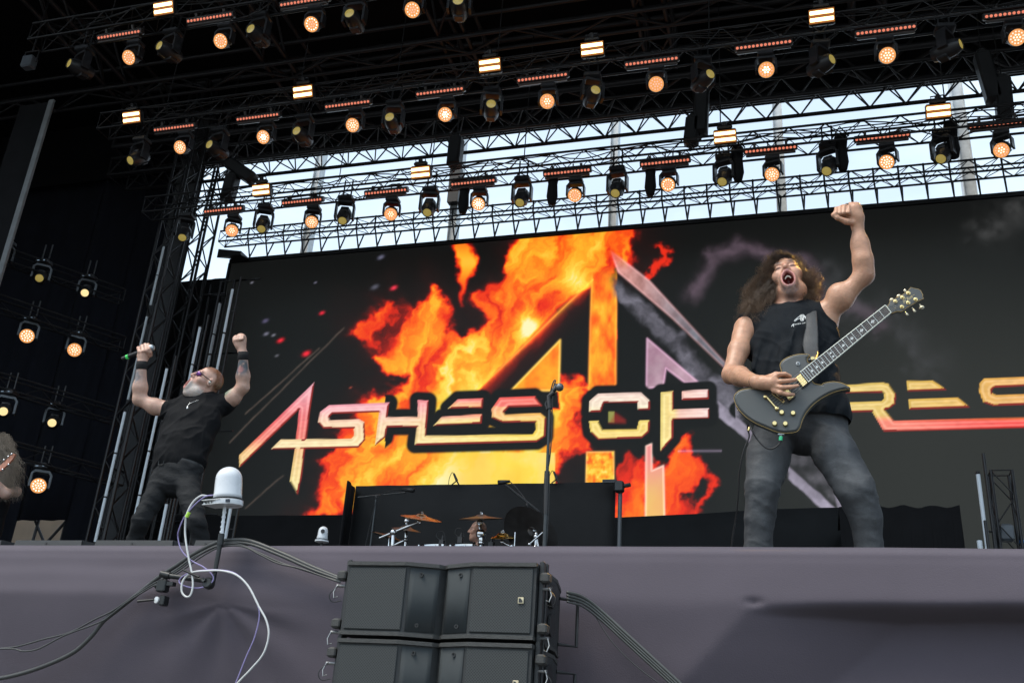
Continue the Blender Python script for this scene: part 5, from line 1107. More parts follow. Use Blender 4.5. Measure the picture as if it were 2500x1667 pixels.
def gcol(V):
    C = np.tile(SKG, (len(V), 1)); L = H1.loc(V); hd = (np.linalg.norm(L * [1, 1, .8], axis=1) < .17)
    C = mixc(C, (.60, .30, .24), .45 * gauss(L, (0, .09, -.03), .06) * hd); C = mixc(C, (.62, .32, .25), .5 * gauss(V, nb + [0, -.05, -.01], .09))
    mx, mz = L[:, 0] / .0265, (L[:, 2] + .088) / .044; ins = mx * mx + mz * mz
    C = mixc(C, (.50, .20, .18), ((ins < 1.75) & (L[:, 1] > .06) & hd).astype(float) * sstep(1.75, 1.3, ins))
    C = mixc(C, (.16, .022, .018), ((ins < 1.02) & (L[:, 1] < .094) & (L[:, 1] > .02) & hd).astype(float))
    gt_ = (np.exp(-((L[:, 2] + .152) / .028) ** 2 - (L[:, 0] / .036) ** 2) * (L[:, 1] > .03) + .55 * ((ins > 1.75) & (ins < 3.0) & (L[:, 1] > .05) & (L[:, 2] < -.046))) * hd
    C = mixc(C, (.17, .135, .13), np.clip(gt_ * .85, 0, .85) * (.6 + .6 * fbm(L[:, 0] * 160, L[:, 2] * 160, o=2, s=5)))
    for q in (-1, 1):
        br = np.exp(-((L[:, 2] - .036 - .12 * np.abs(L[:, 0] - q * .03)) / .0085) ** 2 - ((L[:, 0] - q * .032) / .024) ** 2) * (L[:, 1] > .05) * hd; C = mixc(C, (.03, .02, .016), np.clip(br * 1.3, 0, .95))
        C = mixc(C, (.10, .055, .045), np.clip(np.exp(-((L[:, 2] - .003) / .0045) ** 2 - ((L[:, 0] - q * .032) / .020) ** 2) * (L[:, 1] > .05) * hd, 0, .8))
    C = mixc(C, (.50, .27, .20), .5 * gauss(V, LE + [.02, 0, -.02], .05)); C = mixc(C, (.50, .28, .20), .5 * gauss(V, RE, .05))
    veins = np.abs(fbm(V[:, 0] * 30, V[:, 1] * 30, V[:, 2] * 30, o=2, s=8) - .5) * 8; C *= (1 - .10 * np.exp(-veins * 2))[:, None]
    hr = fbm(V[:, 0] * 60 + V[:, 2] * 200, V[:, 1] * 60, V[:, 2] * 60, o=2, s=9); fa = np.clip(gauss(V, (RE + RW) / 2, .12) + .6 * gauss(V, LE * .5 + LW * .5, .11), 0, 1); C = mixc(C, (.16, .09, .06), .35 * fa * sstep(.5, .75, hr))
    return np.clip(C, 0, 1)
body, VB, QB = sculpt_obj('body', S, M_skin, gt, gcol)
b = MB(); n = 9
for i in range(n):
    a = math.pi * (.22 + .56 * i / (n - 1)); c = H1(.016 * math.cos(a), .074 + .010 * math.sin(a), -.088 + .026 * math.sin(a) + .004); b.sphere(c, (.0030, .0028, .0055), 6, 4)
b.build('teeth', mat('tooth_enamel', (.78, .72, .60), .3), gt, smooth=True)
b = MB(); b.sphere(H1(0, .045, -.108), (.014, .022, .010), 12, 8); b.build('tongue', mat('tongue_skin', (.38, .12, .11), .4), gt, smooth=True)
b = MB(); b.lathe([(.0285, -.003), (.030, -.003), (.030, .003), (.0285, .003)], zk(672, 365, 4.19), nrm(RE - RW), n=24); b.build('wrist_cord', M_black, gt)
b = MB(); b.lathe([(.0098, -.003), (.0112, -.003), (.0112, .003), (.0098, .003)], G(2068.5, 501.5, 4.468), nrm(G(2068, 500, 4.45) - G(2074, 500, 4.49)), n=16); b.build('finger_ring', mat('silver_ring', (.7, .7, .68), .2, 1.0), gt)
# -- sleeveless shirt
S = Sculpt(G(1780, 1040, 4.5) * [1, 0, 1] + [0, 4.25, 0], [G(2085, 700, 4.6)[0], 4.95, G(1922, 726, 4.6)[2]], .0046)
sec = [(G(1962, 1026, 4.50), .212, .152), (G(1952, 965, 4.50), .186, .140), (G(1940, 905, 4.54), .182, .142), (G(1928, 845, 4.59), .188, .140), (G(1917, 800, 4.63), .192, .122), (G(1914, 778, 4.66), .170, .095)]
S.loft(sec, .03); S.chain([G(1884, 772, 4.67), G(1826, 796, 4.62)], [.06, .070], .05); S.chain([G(1950, 768, 4.67), G(2002, 770, 4.65)], [.062, .074], .05); S.cone(G(2006, 780, 4.63), G(2022, 850, 4.60), .066, .055, .04)
S.cone(nb + [0, .0, -.03], nb + [0, -.004, .02], .078, .074, .02)
S.cone(nb + [0, .012, .0], H1(0, -.02, -.07), .066, .060, .006, 'sub'); S.ell(nb + [0, -.05, .045], (.075, .10, .035), None, .008, 'sub')
# arm holes
for a, bb, r0 in ((RS + [-.085, 0, .0], RS * .55 + RE * .45 + [-.09, 0, 0], .078), (LS + [.092, .0, .02], LE + [.06, 0, .02], .080)): S.cone(a, bb, r0, .070, .010, 'sub')
def folds(V):
    X, Y, Z = V[:, 0], V[:, 1], V[:, 2]
    d = np.sin((X * .8 + Z * .55) * 70 + 5 * fbm(X * 6, Z * 6, Y * 6, o=2, s=3)) * .0045 * sstep(3.20, 3.36, Z) * sstep(3.46, 3.38, Z)
    d += np.sin((X * 1.0 - Z * .30) * 95 + 6 * fbm(X * 5, Z * 5, Y * 5, o=2, s=6)) * .0062 * sstep(3.36, 3.20, Z)
    d += (fbm(X * 9 + Z * 3, Z * 5, Y * 7, o=3, s=2) - .5) * .012 - .011 * ridged(X * 13 - Z * 4, Y * 9, Z * 3.2, 51) * sstep(3.42, 3.30, Z) - .007 * ridged(X * 9 + Z * 9, Y * 9, Z * 4, 52) + .004
    return d
S.warp(folds)
M_shirt = mat('black_cotton_jersey', (.0075, .010, .013), .82, noise=.12, nscale=14, bump=.45, bscale=24, spec=.15, sheen=.0, stretch=(1.6, 1.2, .6))
shirt, VS, QS = sculpt_obj('sleeveless_shirt', S, M_shirt, gt)
from mathutils.bvhtree import BVHTree
def bvh_of(V, Q): return BVHTree.FromPolygons([tuple(v) for v in V], [tuple(map(int, q)) for q in Q])
BS = bvh_of(VS, QS)
def onto(bv, px, py, lift=.002):
    r = Vector(nrm(ray(px, py))); hit = bv.ray_cast(Vector(C0), r)
    return np.array(hit[0] - r * lift) if hit[0] else None
def text_mesh(txt, shear=0.0):
    c = bpy.data.curves.new('t', 'FONT'); c.body = txt; c.size = 1.0; c.shear = shear; c.align_x = 'CENTER'; c.resolution_u = 2
    o = bpy.data.objects.new('t', c); COL.objects.link(o); bpy.context.view_layer.update()
    me = o.evaluated_get(bpy.context.evaluated_depsgraph_get()).to_mesh(); V = [tuple(v.co) for v in me.vertices]; F = [tuple(p.vertices) for p in me.polygons]
    o.to_mesh_clear(); bpy.data.objects.remove(o); bpy.data.curves.remove(c); return V, F
zh = lambda u, v: (1800 + u / 6.272, 600 + v / 6.272)
b = MB(); w = .0016
def stroke(pts, wd):
    q = [onto(BS, *zh(u, v)) for u, v in pts]; q = [p for p in q if p is not None]
    if len(q) > 1: b.tube(q, wd, 5)
for s_ in ([(870, 1150), (920, 1105), (965, 1070), (985, 1058)], [(880, 1158), (930, 1120), (968, 1108)], [(968, 1065), (966, 1110), (975, 1145), (992, 1155)], [(985, 1055), (984, 1100), (992, 1140)], [(1003, 1055), (1004, 1100), (998, 1140)], [(992, 1155), (1012, 1145), (1020, 1110), (1018, 1065)], [(1003, 1052), (1030, 1070), (1045, 1090), (1050, 1125)], [(1020, 1080), (1040, 1098)], [(905, 1128), (965, 1112)],
           [(828, 1238), (850, 1205), (866, 1195), (862, 1240)], [(836, 1222), (862, 1216)]): stroke(s_, w)
Vt, Ft = text_mesh('SHES OF'); q = []
for v in Vt: p = onto(BS, *zh(962 + v[0] * 46, 1200 - v[1] * 26 - v[0] * 7)); q.append(p if p is not None else G(1960, 790, 4.4))
b.add(q, Ft); b.build('chest_print', mat('white_shirt_print', (.72, .74, .72), .7), shirt, origin=gt['_w'])
# -- jeans, belt line, shoes
S = Sculpt(G(1790, 1340, 4.5) * [1, 0, 0] + [0, 4.2, STAGE_Z + .03], [G(2200, 1340, 4.5)[0], 4.85, G(1960, 985, 4.5)[2]], .0052)
hipc = G(1962, 1030, 4.50)
S.loft([(G(1956, 1000, 4.50), .178, .122), (hipc, .188, .128), (G(1962, 1048, 4.49), .185, .120)], .04)
rl = [(G(1893, 1060, 4.48), .102, .108), (G(1877, 1115, 4.44), .102, .104), (G(1862, 1185, 4.40), .080, .084), (G(1855, 1262, 4.45), .068, .074), (G(1853, 1345, 4.50), .066, .074)]
rl.append((np.array([rl[-1][0][0] - .004, 4.52, STAGE_Z + .10]), .068, .085)); S.loft(rl, .014)
ll = [(G(2012, 1058, 4.48), .104, .108), (G(2045, 1115, 4.44), .100, .104), (G(2087, 1190, 4.40), .085, .088), (G(2113, 1262, 4.46), .070, .076), (G(2122, 1345, 4.52), .066, .074)]
ll.append((np.array([ll[-1][0][0] + .006, 4.54, STAGE_Z + .10]), .075, .09)); S.loft(ll, .014)
def jf(V):
    X, Y, Z = V[:, 0], V[:, 1], V[:, 2]
    kn = np.exp(-((Z - 2.56) / .10) ** 2) + .8 * np.exp(-((Z - 2.30) / .12) ** 2) + .7 * np.exp(-((Z - 2.86) / .07) ** 2)
    d = np.sin(Z * 120 + X * 35 * np.sign(X + .0) + 7 * fbm(X * 7, Y * 7, Z * 9, o=2, s=4)) * .0009 * kn * (.2 + 1.4 * fbm(X * 9, Y * 9, Z * 6, o=2, s=44))
    d += (fbm(X * 7, Y * 7, Z * 4, o=3, s=14) - .5) * .009 + np.sin(X * 45 + Z * 28 + 6 * fbm(X * 4, Y * 4, Z * 4, o=2, s=5)) * .0016
    d -= .0055 * ridged(X * 6, Y * 6, Z * 13 + X * 5, 61) * (.35 + kn) + .006 * ridged(X * 14, Y * 10, Z * 3.5, 62) - .009
    return d
S.warp(jf)
def jcol(V):
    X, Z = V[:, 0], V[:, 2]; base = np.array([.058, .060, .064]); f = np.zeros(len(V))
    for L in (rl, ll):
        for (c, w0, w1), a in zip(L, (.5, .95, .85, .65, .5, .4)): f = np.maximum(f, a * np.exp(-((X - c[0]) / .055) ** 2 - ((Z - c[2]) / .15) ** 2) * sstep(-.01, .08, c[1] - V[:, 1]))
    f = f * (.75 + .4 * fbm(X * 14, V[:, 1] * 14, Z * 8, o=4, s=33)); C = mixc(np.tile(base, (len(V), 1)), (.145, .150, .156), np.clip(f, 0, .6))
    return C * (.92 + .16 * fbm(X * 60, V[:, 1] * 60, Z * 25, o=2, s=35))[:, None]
M_jean = mat('washed_grey_denim', (.07, .075, .085), .85, vcol='Col', noise=.08, nscale=110, bump=.45, bscale=26, spec=.2, stretch=(1, 1, 1.3))
jeans, VJ, QJ = sculpt_obj('jeans', S, M_jean, gt, jcol)
for c, s_ in ((rl[-1][0], -1), (ll[-1][0], 1)):
    S2 = Sculpt(c + [-.12, -.26, -.13], c + [.12, .14, .04], .008); f = np.array([c[0], c[1], STAGE_Z]); S2.loft([(f + [0, .07, .05], .04, .05), (f + [0, -.06, .045], .048, .045), (f + [s_ * .02, -.18, .035], .045, .035)], .03); S2.cone(f + [0, .02, .06], f + [0, .02, .14], .05, .05, .03); S2.cut(f + [0, 0, .006], (0, 0, -1)); sculpt_obj('shoe', S2, M_black, gt)
# -- long curly hair
M_hair = mat('dark_curly_hair', (.030, .021, .016), .42, vcol='Col', spec=.5)
def curls(root, end, bulge, K, amp, freq, jit):
    """curly strands: bezier from root over a bulge to the end, wound with a helix"""
    n = len(root); t = np.linspace(0, 1, K)[None, :, None]; c1 = root + bulge; c2 = end + (root - end) * .35 + bulge * .55
    P = (1 - t) ** 3 * root[:, None] + 3 * (1 - t) ** 2 * t * c1[:, None] + 3 * (1 - t) * t * t * c2[:, None] + t ** 3 * end[:, None]
    ax = end - root; L = np.linalg.norm(ax, axis=1, keepdims=True) + 1e-6; ax = ax / L; u = np.cross(ax, [.3, .9, .2]); u /= np.linalg.norm(u, axis=1, keepdims=True); w = np.cross(ax, u)
    ph = rng.uniform(0, 6.28, (n, 1)) + t[..., 0] * L * freq + .6 * np.sin(t[..., 0] * 9 + rng.uniform(0, 6.28, (n, 1))); A = amp[:, None] * np.minimum(1, t[..., 0] * 4)
    P = P + (u[:, None] * np.cos(ph)[..., None] + w[:, None] * np.sin(ph)[..., None]) * A[..., None]
    P = P + np.cumsum(rng.normal(0, jit, P.shape), 1)
    m = 7; P = np.repeat(P, m, 0); P += rng.normal(0, .0040, (len(P), 1, 3)) + np.cumsum(rng.normal(0, .0014, P.shape), 1); return P
_hn = M_hair.node_tree; _hp = _hn.nodes['Principled BSDF']; _ht = _hn.nodes.new('ShaderNodeBsdfTranslucent'); _hx = _hn.nodes.new('ShaderNodeMixShader'); _hx.inputs[0].default_value = .22
_ho = [n for n in _hn.nodes if n.type == 'OUTPUT_MATERIAL'][0]; _hv = [n for n in _hn.nodes if n.type == 'VERTEX_COLOR'][0]
_hg = _hn.nodes.new('ShaderNodeGamma'); _hg.inputs['Gamma'].default_value = .6; _hn.links.new(_hv.outputs['Color'], _hg.inputs['Color']); _hn.links.new(_hg.outputs['Color'], _ht.inputs['Color'])
_hn.links.new(_hp.outputs['BSDF'], _hx.inputs[1]); _hn.links.new(_ht.outputs['BSDF'], _hx.inputs[2]); _hn.links.new(_hx.outputs['Shader'], _ho.inputs['Surface'])
K = 26; sets = []
def lobe(n, cx, cy, rx, ry, d0, d1, rootdir, spread, bul, tip):
    n = max(2, n // 6)
    d = rng.normal(0, spread, (n, 3)) + np.asarray(rootdir); d /= np.linalg.norm(d, axis=1, keepdims=True); bad = (d[:, 1] > .35) & (d[:, 2] < .55); d[bad, 1] *= -.5
    root = H1.c + ((np.array([0, -.012, .038]) + d * [.076, .095, .087]) * H1.s) @ H1.R.T
    a = rng.uniform(0, 6.28, n); r = np.sqrt(rng.uniform(0, 1, n)); E = np.array([G(cx + rx * r[i] * math.cos(a[i]), cy + ry * r[i] * math.sin(a[i]), rng.uniform(d0, d1)) for i in range(n)])
    b = np.asarray(bul) + rng.normal(0, .022, (n, 3)); sets.append(curls(root, E, b, K, rng.uniform(.006, .014, n), rng.uniform(150, 210, (n, 1)), .0024))
lobe(1300, 1848, 738, 46, 46, 4.56, 4.80, (-.8, -.3, .25), .40, (-.075, .0, .02), 0); lobe(600, 1836, 764, 34, 18, 4.50, 4.66, (-.9, -.1, .0), .35, (-.09, -.02, .0), 0)
lobe(450, 1868, 690, 34, 36, 4.58, 4.74, (-.9, .1, .3), .35, (-.05, 0, .03), 0); lobe(1500, 1983, 708, 30, 46, 4.58, 4.80, (.85, -.3, .2), .40, (.060, 0, .02), 0)
lobe(600, 1968, 742, 26, 14, 4.64, 4.82, (.8, -.5, .0), .35, (.05, .02, .0), 0); lobe(420, 1915, 645, 58, 12, 4.66, 4.86, (0, -.2, 1), .45, (0, .03, .035), 0)
lobe(150, 1872, 672, 10, 34, 4.595, 4.64, (-.70, .35, .65), .12, (-.045, -.03, .03), 0); lobe(130, 1968, 676, 10, 34, 4.60, 4.65, (.70, .35, .65), .12, (.045, -.03, .03), 0)
lobe(6, 1880, 742, 5, 26, 4.50, 4.53, (-.75, .45, .35), .12, (-.03, -.06, .0), 0)
P_ = np.concatenate(sets); N = len(P_)
V, Q = strands(P_, rng.uniform(.0005, .0012, N)); tt = np.tile(np.repeat(np.linspace(0, 1, K), 3), N)
hm = mesh_np('hair', V - gz, Q, M_hair); hc = np.tile([.042, .029, .021], (len(V), 1)) * rng.uniform(.5, 1.7, N).repeat(K * 3)[:, None]; hc = mixc(hc, (.20, .115, .06), .65 * sstep(.35, 1, tt)); set_vcol(hm, hc); new_obj('hair', hm, gt)  # brown tips, lightened further to paint the light catching them
S = Sculpt(H1.c - .26, H1.c + .26, .008)
S.ell(H1(0, -.035, .042), (.078, .082, .084), H1.R, .02); S.ell(H1(-.080, -.075, -.05), (.035, .035, .085), H1.R, .05); S.ell(H1(.076, -.075, -.04), (.03, .035, .08), H1.R, .05); S.ell(H1(0, -.09, -.05), (.09, .04, .10), H1.R, .05)
S.cone(H1(0, .08, .0), H1(0, .16, -.05), .085, .10, .02, 'sub'); S.warp(lambda V: (fbm(V[:, 0] * 30, V[:, 1] * 30, V[:, 2] * 30, o=3, s=2) - .5) * .05)
sculpt_obj('hair_mass', S, mat('dark_hair_core', (.010, .0075, .006), .8), gt)

# ================================================================ his guitar
DG = 4.205
z2 = lambda u, v: (1700 + u / 3.408, 900 + v / 3.408)
z1 = lambda u, v: (1720 + u / 2.903, 460 + v / 2.903)
outl = [z2(u, v) for u, v in ((312, 245), (325, 210), (370, 178), (440, 165))] + [z1(u, v) for u, v in ((330, 1418), (420, 1420), (520, 1350), (545, 1300), (535, 1252), (560, 1215), (620, 1186), (690, 1174), (745, 1182), (728, 1205), (735, 1232), (770, 1240), (790, 1300), (760, 1340), (775, 1380), (830, 1392))] + [z2(u, v) for u, v in ((1060, 120), (1140, 108), (1210, 120), (1262, 146), (1280, 168), (1220, 176), (1120, 205), (1010, 268), (930, 345), (885, 420), (848, 514), (760, 535), (680, 528), (580, 490), (470, 440), (390, 380), (335, 310))]
gob = wthing('electric_guitar', 'matte black horned electric guitar with gold hardware held by the guitarist', 'guitar', G(1900, 980, DG))
def gp(p, lift=0.0):
    q = G(p[0], p[1], DG); return q + np.array([0, -lift, 0])
M_gb = mat('satin_black_lacquer', (.075, .080, .078), .45, noise=.06, nscale=18, coat=.12); M_bind = mat('aged_gold_binding', (.45, .30, .10), .4)
P_o = spline([np.array(p) for p in outl + outl[:1]], 4)[:-1]
def poly_plate(pts2, y0, y1, name, m, parent, bev=0.006):
    from mathutils.geometry import tessellate_polygon
    n = len(pts2); A = [gp(p) for p in pts2]; cen = np.mean(A, 0)
    def ring(inset, lift):
        R_ = []
        for i in range(n):
            a, c, d = A[i - 1], A[i], A[(i + 1) % n]; t = nrm(d - a); nn = np.array([t[2], 0, -t[0]]); R_.append(c + nn * inset * SG + np.array([0, -lift, 0]))
        return R_
    ar = sum(A[i][0] * A[(i + 1) % n][2] - A[(i + 1) % n][0] * A[i][2] for i in range(n)); SG = -1 if ar > 0 else 1
    rings = [ring(bev, y1), ring(bev * .3, y1 - bev * .35), ring(0, y1 - bev), ring(0, y0)]
    V = [v for r in rings for v in r]; F = []
    for k in range(3):
        for i in range(n): j = (i + 1) % n; F.append((k * n + i, k * n + j, (k + 1) * n + j, (k + 1) * n + i))
    T = tessellate_polygon([[Vector((p[0], p[2], 0)) for p in rings[0]]]); F += [tuple(t) for t in T]; F += [tuple(3 * n + i for i in t) for t in T]
    bm = MB(); bm.add(V, F); return bm.build(name, m, parent, auto=50)
poly_plate(P_o, -.036, .008, 'body', M_gb, gob, .010)
b = MB(); b.tube([gp(p, .0005) for p in P_o + P_o[:1]], .0014, 6, cap=False); b.build('binding', M_bind, gob, smooth=True)
# neck
n0, n1 = np.array(z1(668, 1322)) * .5 + np.array(z1(752, 1372)) * .5, np.array(z1(1300, 868))
ndir = n1 - n0; nl = np.linalg.norm(ndir); nd = ndir / nl; npp = np.array([-nd[1], nd[0]])
nq = lambda t, s, lift: gp(n0 + nd * nl * t + npp * s, lift)
w0, w1 = 15.6, 11.4
M_fb = mat('dark_fretboard', (.085, .072, .070), .5, noise=.25, nscale=60, stretch=(1, 1, 4)); M_ivory = mat('ivory_binding', (.72, .76, .66), .4); M_fret = mat('bright_fret_wire', (.75, .78, .72), .25, .8)
b = MB(); b.add([nq(0, -w0, .0215), nq(1, -w1, .0215), nq(1, w1, .0215), nq(0, w0, .0215), nq(0, -w0, .004), nq(1, -w1, .004), nq(1, w1, .004), nq(0, w0, .004)], [(0, 1, 2, 3), (0, 4, 5, 1), (2, 6, 7, 3), (1, 5, 6, 2), (3, 7, 4, 0)]); b.build('fretboard', M_fb, gob)
b = MB(); b.tube([nq(.02, 0, -.002), nq(.5, 0, -.004), nq(1.02, 0, -.004)], [.022, .0205, .019], 12); b.build('neck_back', M_gb, gob, smooth=True)
for s in (-1, 1): b = MB(); b.tube([nq(-.005, s * w0, .0215), nq(1, s * w1, .0215)], .0021, 6); b.build('neck_binding', M_ivory, gob)
scale_ = 1.0 / (1 - 2 ** (-22 / 12.)); fp = [1 - scale_ * (1 - 2 ** (-k / 12.)) for k in range(0, 23)]
for k, t in enumerate(fp):
    w = w0 + (w1 - w0) * t; b = MB(); b.tube([nq(t, -w, .0222), nq(t, w, .0222)], .0012 if k else .0024, 5); b.build('fret' if k else 'nut', M_fret if k else M_ivory, gob)
M_pearl = mat('pearl_inlay', (.75, .78, .76), .25)
for k in (3, 5, 7, 9, 12, 15, 17, 19):
    t = (fp[k] + fp[k - 1]) / 2; L = (fp[k - 1] - fp[k]) * .33
    for s in ((-5, 5) if k == 12 else (0,)): b = MB(); b.add([nq(t - L, s, .0219), nq(t, s - 4.6 * (.6 if k == 12 else 1), .0219), nq(t + L, s, .0219), nq(t, s + 4.6 * (.6 if k == 12 else 1), .0219)], [(0, 1, 2, 3)]); b.build('inlay', M_pearl, gob)
# headstock
zs = lambda u, v: (2150 + u / 13.07, 680 + v / 13.07)
hs = [zs(*p) for p in ((130, 965), (215, 910), (270, 830), (295, 745), (420, 690), (650, 570), (840, 450), (955, 310), (1080, 345), (1190, 360), (1270, 410), (1320, 510), (1345, 550), (1330, 600), (1372, 665), (1200, 740), (1010, 850), (830, 960), (670, 1080), (510, 1075), (380, 1125), (330, 1150))]
poly_plate([np.array(p) for p in hs], -.006, .010, 'headstock', M_gb, gob, .003); b = MB(); b.tube([gp(p, .0088) for p in hs], .0011, 5); b.build('headstock_binding', M_bind, gob)
M_goldh = mat('gold_hardware', (.86, .66, .30), .2, 1.0)
for u, v in ((878, 505), (690, 645), (465, 765), (1108, 705), (872, 812), (672, 942)): b = MB(); b.lathe([(.0085, 0), (.0088, .003), (.0055, .004), (.0035, .009), (.002, .0095)], gp(zs(u, v), .010), (0, -1, 0), n=14); b.build('tuning_post', M_goldh, gob, auto=40)
for i, (u, v, r) in enumerate(((800, 400, .5), (590, 570, 1), (365, 690, 1), (1295, 890, 1.15), (1055, 990, .45), (820, 1095, .4))):
    up = i < 3; c = gp(zs(u, v), -.004); b = MB(); dirv = nrm(G(*zs(u, v), DG) - G(*zs(u + (60 if up else -60), v + (75 if up else -90)), DG)); b.tube([c - dirv * .014, c - dirv * .004], .003, 8); b.lathe([(.003, -.005), (.0075 * r + .002, .0), (.009 * r + .001, .006), (.006, .010), (.001, .011)], c, dirv, n=12); b.build('tuning_peg', mat('cream_gold_peg', (.88, .78, .55), .25, .5), gob, smooth=True)
Vt, Ft = text_mesh('BCRich', .35); b = MB(); e1 = np.array([.86, -.51]); e2 = np.array([-.51, -.86])
b.add([gp(np.array(zs(850, 690)) + e1 * v[0] * 9.0 + e2 * (v[1] - .3) * 11.5, .0104) for v in Vt], Ft); b.tube([gp(p, .0104) for p in (zs(940, 640), zs(1000, 580), zs(1080, 545))], .0009, 5); b.build('headstock_script', mat('gold_script', (.62, .50, .26), .4, .4), gob)
# strings
s0, s1 = z2(575, 245), z2(690, 345)
for k in range(6):
    f = k / 5; a = np.array(z2(600 + 72 * f * 1.0, 250 + 95 * f)); c = nq(1, (-.8 + 1.6 * f) * w1, .0235)
    b = MB(); b.tube([gp(a, .022), c], .0007, 4); b.build('string', mat('string_steel', (.5, .5, .48), .3, .9), gob)
    pk = ((465, 765), (690, 645), (878, 505), (1108, 705), (872, 812), (672, 942)); b = MB(); b.tube([c, gp(zs(*pk[(0, 1, 2, 3, 4, 5)[k]]), .014)], .0006, 4); b.build('string', mat('string_steel'), gob)
def plate(cx, cy, lx, ly, ang, y0, h, name, m, bev=.002):       # rectangle on the body, sizes in photo px
    ca, sa = math.cos(ang), math.sin(ang); e1 = np.array([ca, sa]); e2 = np.array([-sa, ca]); c = np.array([cx, cy])
    pts = [c + e1 * sx * lx + e2 * sy * ly for sx, sy in ((-1, -1), (1, -1), (1, 1), (-1, 1))]
    A = [gp(p, y0) for p in pts]; b = MB(); b.prism(A, (0, -h, 0)); o = b.build(name, m, gob); md = o.modifiers.new('b', 'BEVEL'); md.width = bev; md.segments = 2; return o
an = math.atan2(nd[1], nd[0]); ap = an + math.pi / 2
pc = np.array(z1(690, 1370)); plate(*pc, 17, 11, ap, .008, .006, 'pickup_ring', M_black); plate(*pc, 14, 8, ap, .014, .005, 'bridge_pickup_cover', M_goldh)
pc2 = np.array(z2(765, 222)); plate(*pc2, 17, 11, ap, .008, .006, 'pickup_ring', M_black); plate(*pc2, 14, 8, ap, .014, .005, 'pickup_cover', M_goldh)
br = np.array(z2(682, 250)); plate(*br, 19, 3.4, math.atan2(288 - 213, 730 - 635), .008, .013, 'bridge', M_goldh, .002)
for k in range(6): t = -.8 + 1.6 * k / 5; p = br + np.array([math.cos(.668), math.sin(.668)]) * 17 * t; b = MB(); b.box(gp(p, .0225), (.006, .004, .006)); b.build('saddle', M_rig, gob)
tp = np.array(z2(627, 292)); plate(*tp, 20, 2.6, math.atan2(345 - 240, 672 - 580), .010, .012, 'stop_tailpiece', M_goldh, .003)
for u, v in ((578, 245), (672, 342)): b = MB(); b.lathe([(.0085, 0), (.0085, .014), (.006, .016), (0, .016)], gp(z2(u, v), .008), (0, -1, 0), n=14); b.build('tailpiece_stud', M_goldh, gob, auto=40)
for u, v in ((712, 374), (806, 380), (653, 466), (742, 468)): b = MB(); b.lathe([(.0108, 0), (.0112, .004), (.0098, .014), (.0085, .0165), (0, .017)], gp(z2(u, v), .008), (0, -1, 0), n=18); b.build('control_knob', M_goldh, gob, auto=40)
b = MB(); b.lathe([(.009, 0), (.009, .003), (.006, .004)], gp(z1(663, 1248), .008), (0, -1, 0), n=14); b.tube([gp(z1(663, 1248), .008), gp(z1(663, 1246), .024)], [.003, .004], 8); b.build('toggle_switch', M_pin, gob, auto=40)
b = MB(); b.lathe([(.006, 0), (.005, .006), (.009, .012), (.009, .015), (0, .016)], gp(z1(760, 1215), .004), (.3, -1, 0), n=14); b.build('strap_button', M_goldh, gob, auto=40)
b = MB(); b.lathe([(.006, 0), (.006, .012), (.004, .016)], gp(z2(440, 485), -.01), nrm((-.3, -.2, -1)), n=12); b.build('strap_lock', M_goldh, gob, auto=40)
b = MB(); b.box(gp(z2(705, 541), -.012), (.026, .02, .006)); b.tube([gp(z2(703, 545), -.012), gp(z2(702, 556), -.012)], .006, 10); b.build('jack_plate', M_pin, gob)
# strap
M_strap = mat('black_leather_strap', (.055, .058, .060), .42, noise=.12, nscale=30, bump=.2, bscale=200)
sp = [(1981, 742, .022, 4.66), (1981, 757, .024, 4.575), (1981, 775, .024, 4.50), (1982, 800, .025, 4.435), (1980, 822, .031, 4.385), (1979, 845, .032, 4.335), (1982, 868, .026, 4.26), (1983, 880, .014, 4.19)]
V = []; F = []; SPn = spline([np.array([*G(x, y, d), w]) for x, y, w, d in sp], 5)
for i, q in enumerate(SPn):
    for s in (-1, -.8, .8, 1): V.append((q[0] + s * q[3], q[1] - (.003 if abs(s) < .9 else 0), q[2]))
for i in range(len(SPn) - 1):
    for j in range(3): F.append((i * 4 + j, i * 4 + j + 1, i * 4 + j + 5, i * 4 + j + 4))
st = new_obj('strap', mesh_from('strap', V, F, M_strap, True)); st.modifiers.new('t', 'SOLIDIFY').thickness = .004; tag(st, 'black leather guitar strap over the guitarist shoulder', 'strap')
# lead with green plug
o = wthing('guitar_lead', 'black guitar cable with green plug hanging from the guitar', 'cable', gp(z2(702, 575), -.012))
b = MB(); b.tube([gp(z2(703, 556), -.012), gp(z2(700, 590), -.012)], [.0085, .008], 12); b.build('plug_sleeve', mat('green_plug', (.05, .62, .28), .4), o, auto=40); b = MB(); b.tube([gp(z2(700, 590), -.012), gp(z2(694, 610), -.012)], [.0065, .004], 10); b.build('plug_boot', M_black, o)
b = MB(); pts = [gp(z2(694, 610), -.012), gp(z2(660, 645), -.01), gp(z2(610, 662), -.008), gp(z2(560, 640), -.006), gp(z2(500, 575), -.004), gp(z2(462, 510), .004), gp(z2(448, 470), -.01), gp(z2(430, 440), -.03), gp(z2(420, 470), -.05), gp(z2(432, 530), -.06), gp(z2(385, 640), -.07), gp(z2(345, 800), -.10), gp(z2(330, 950), -.14), gp(z2(300, 1130), -.2), gp(z2(255, 1320), -.26), gp(z2(236, 1500), -.30)]
pts.append(np.array([pts[-1][0], pts[-1][1] + .05, STAGE_Z + .1])); pts.append(np.array([pts[-1][0] - .2, pts[-1][1] + .3, STAGE_Z + .01])); b.tube(spline(pts, 6), .0034, 7); b.build('cable', M_black, o, smooth=True)
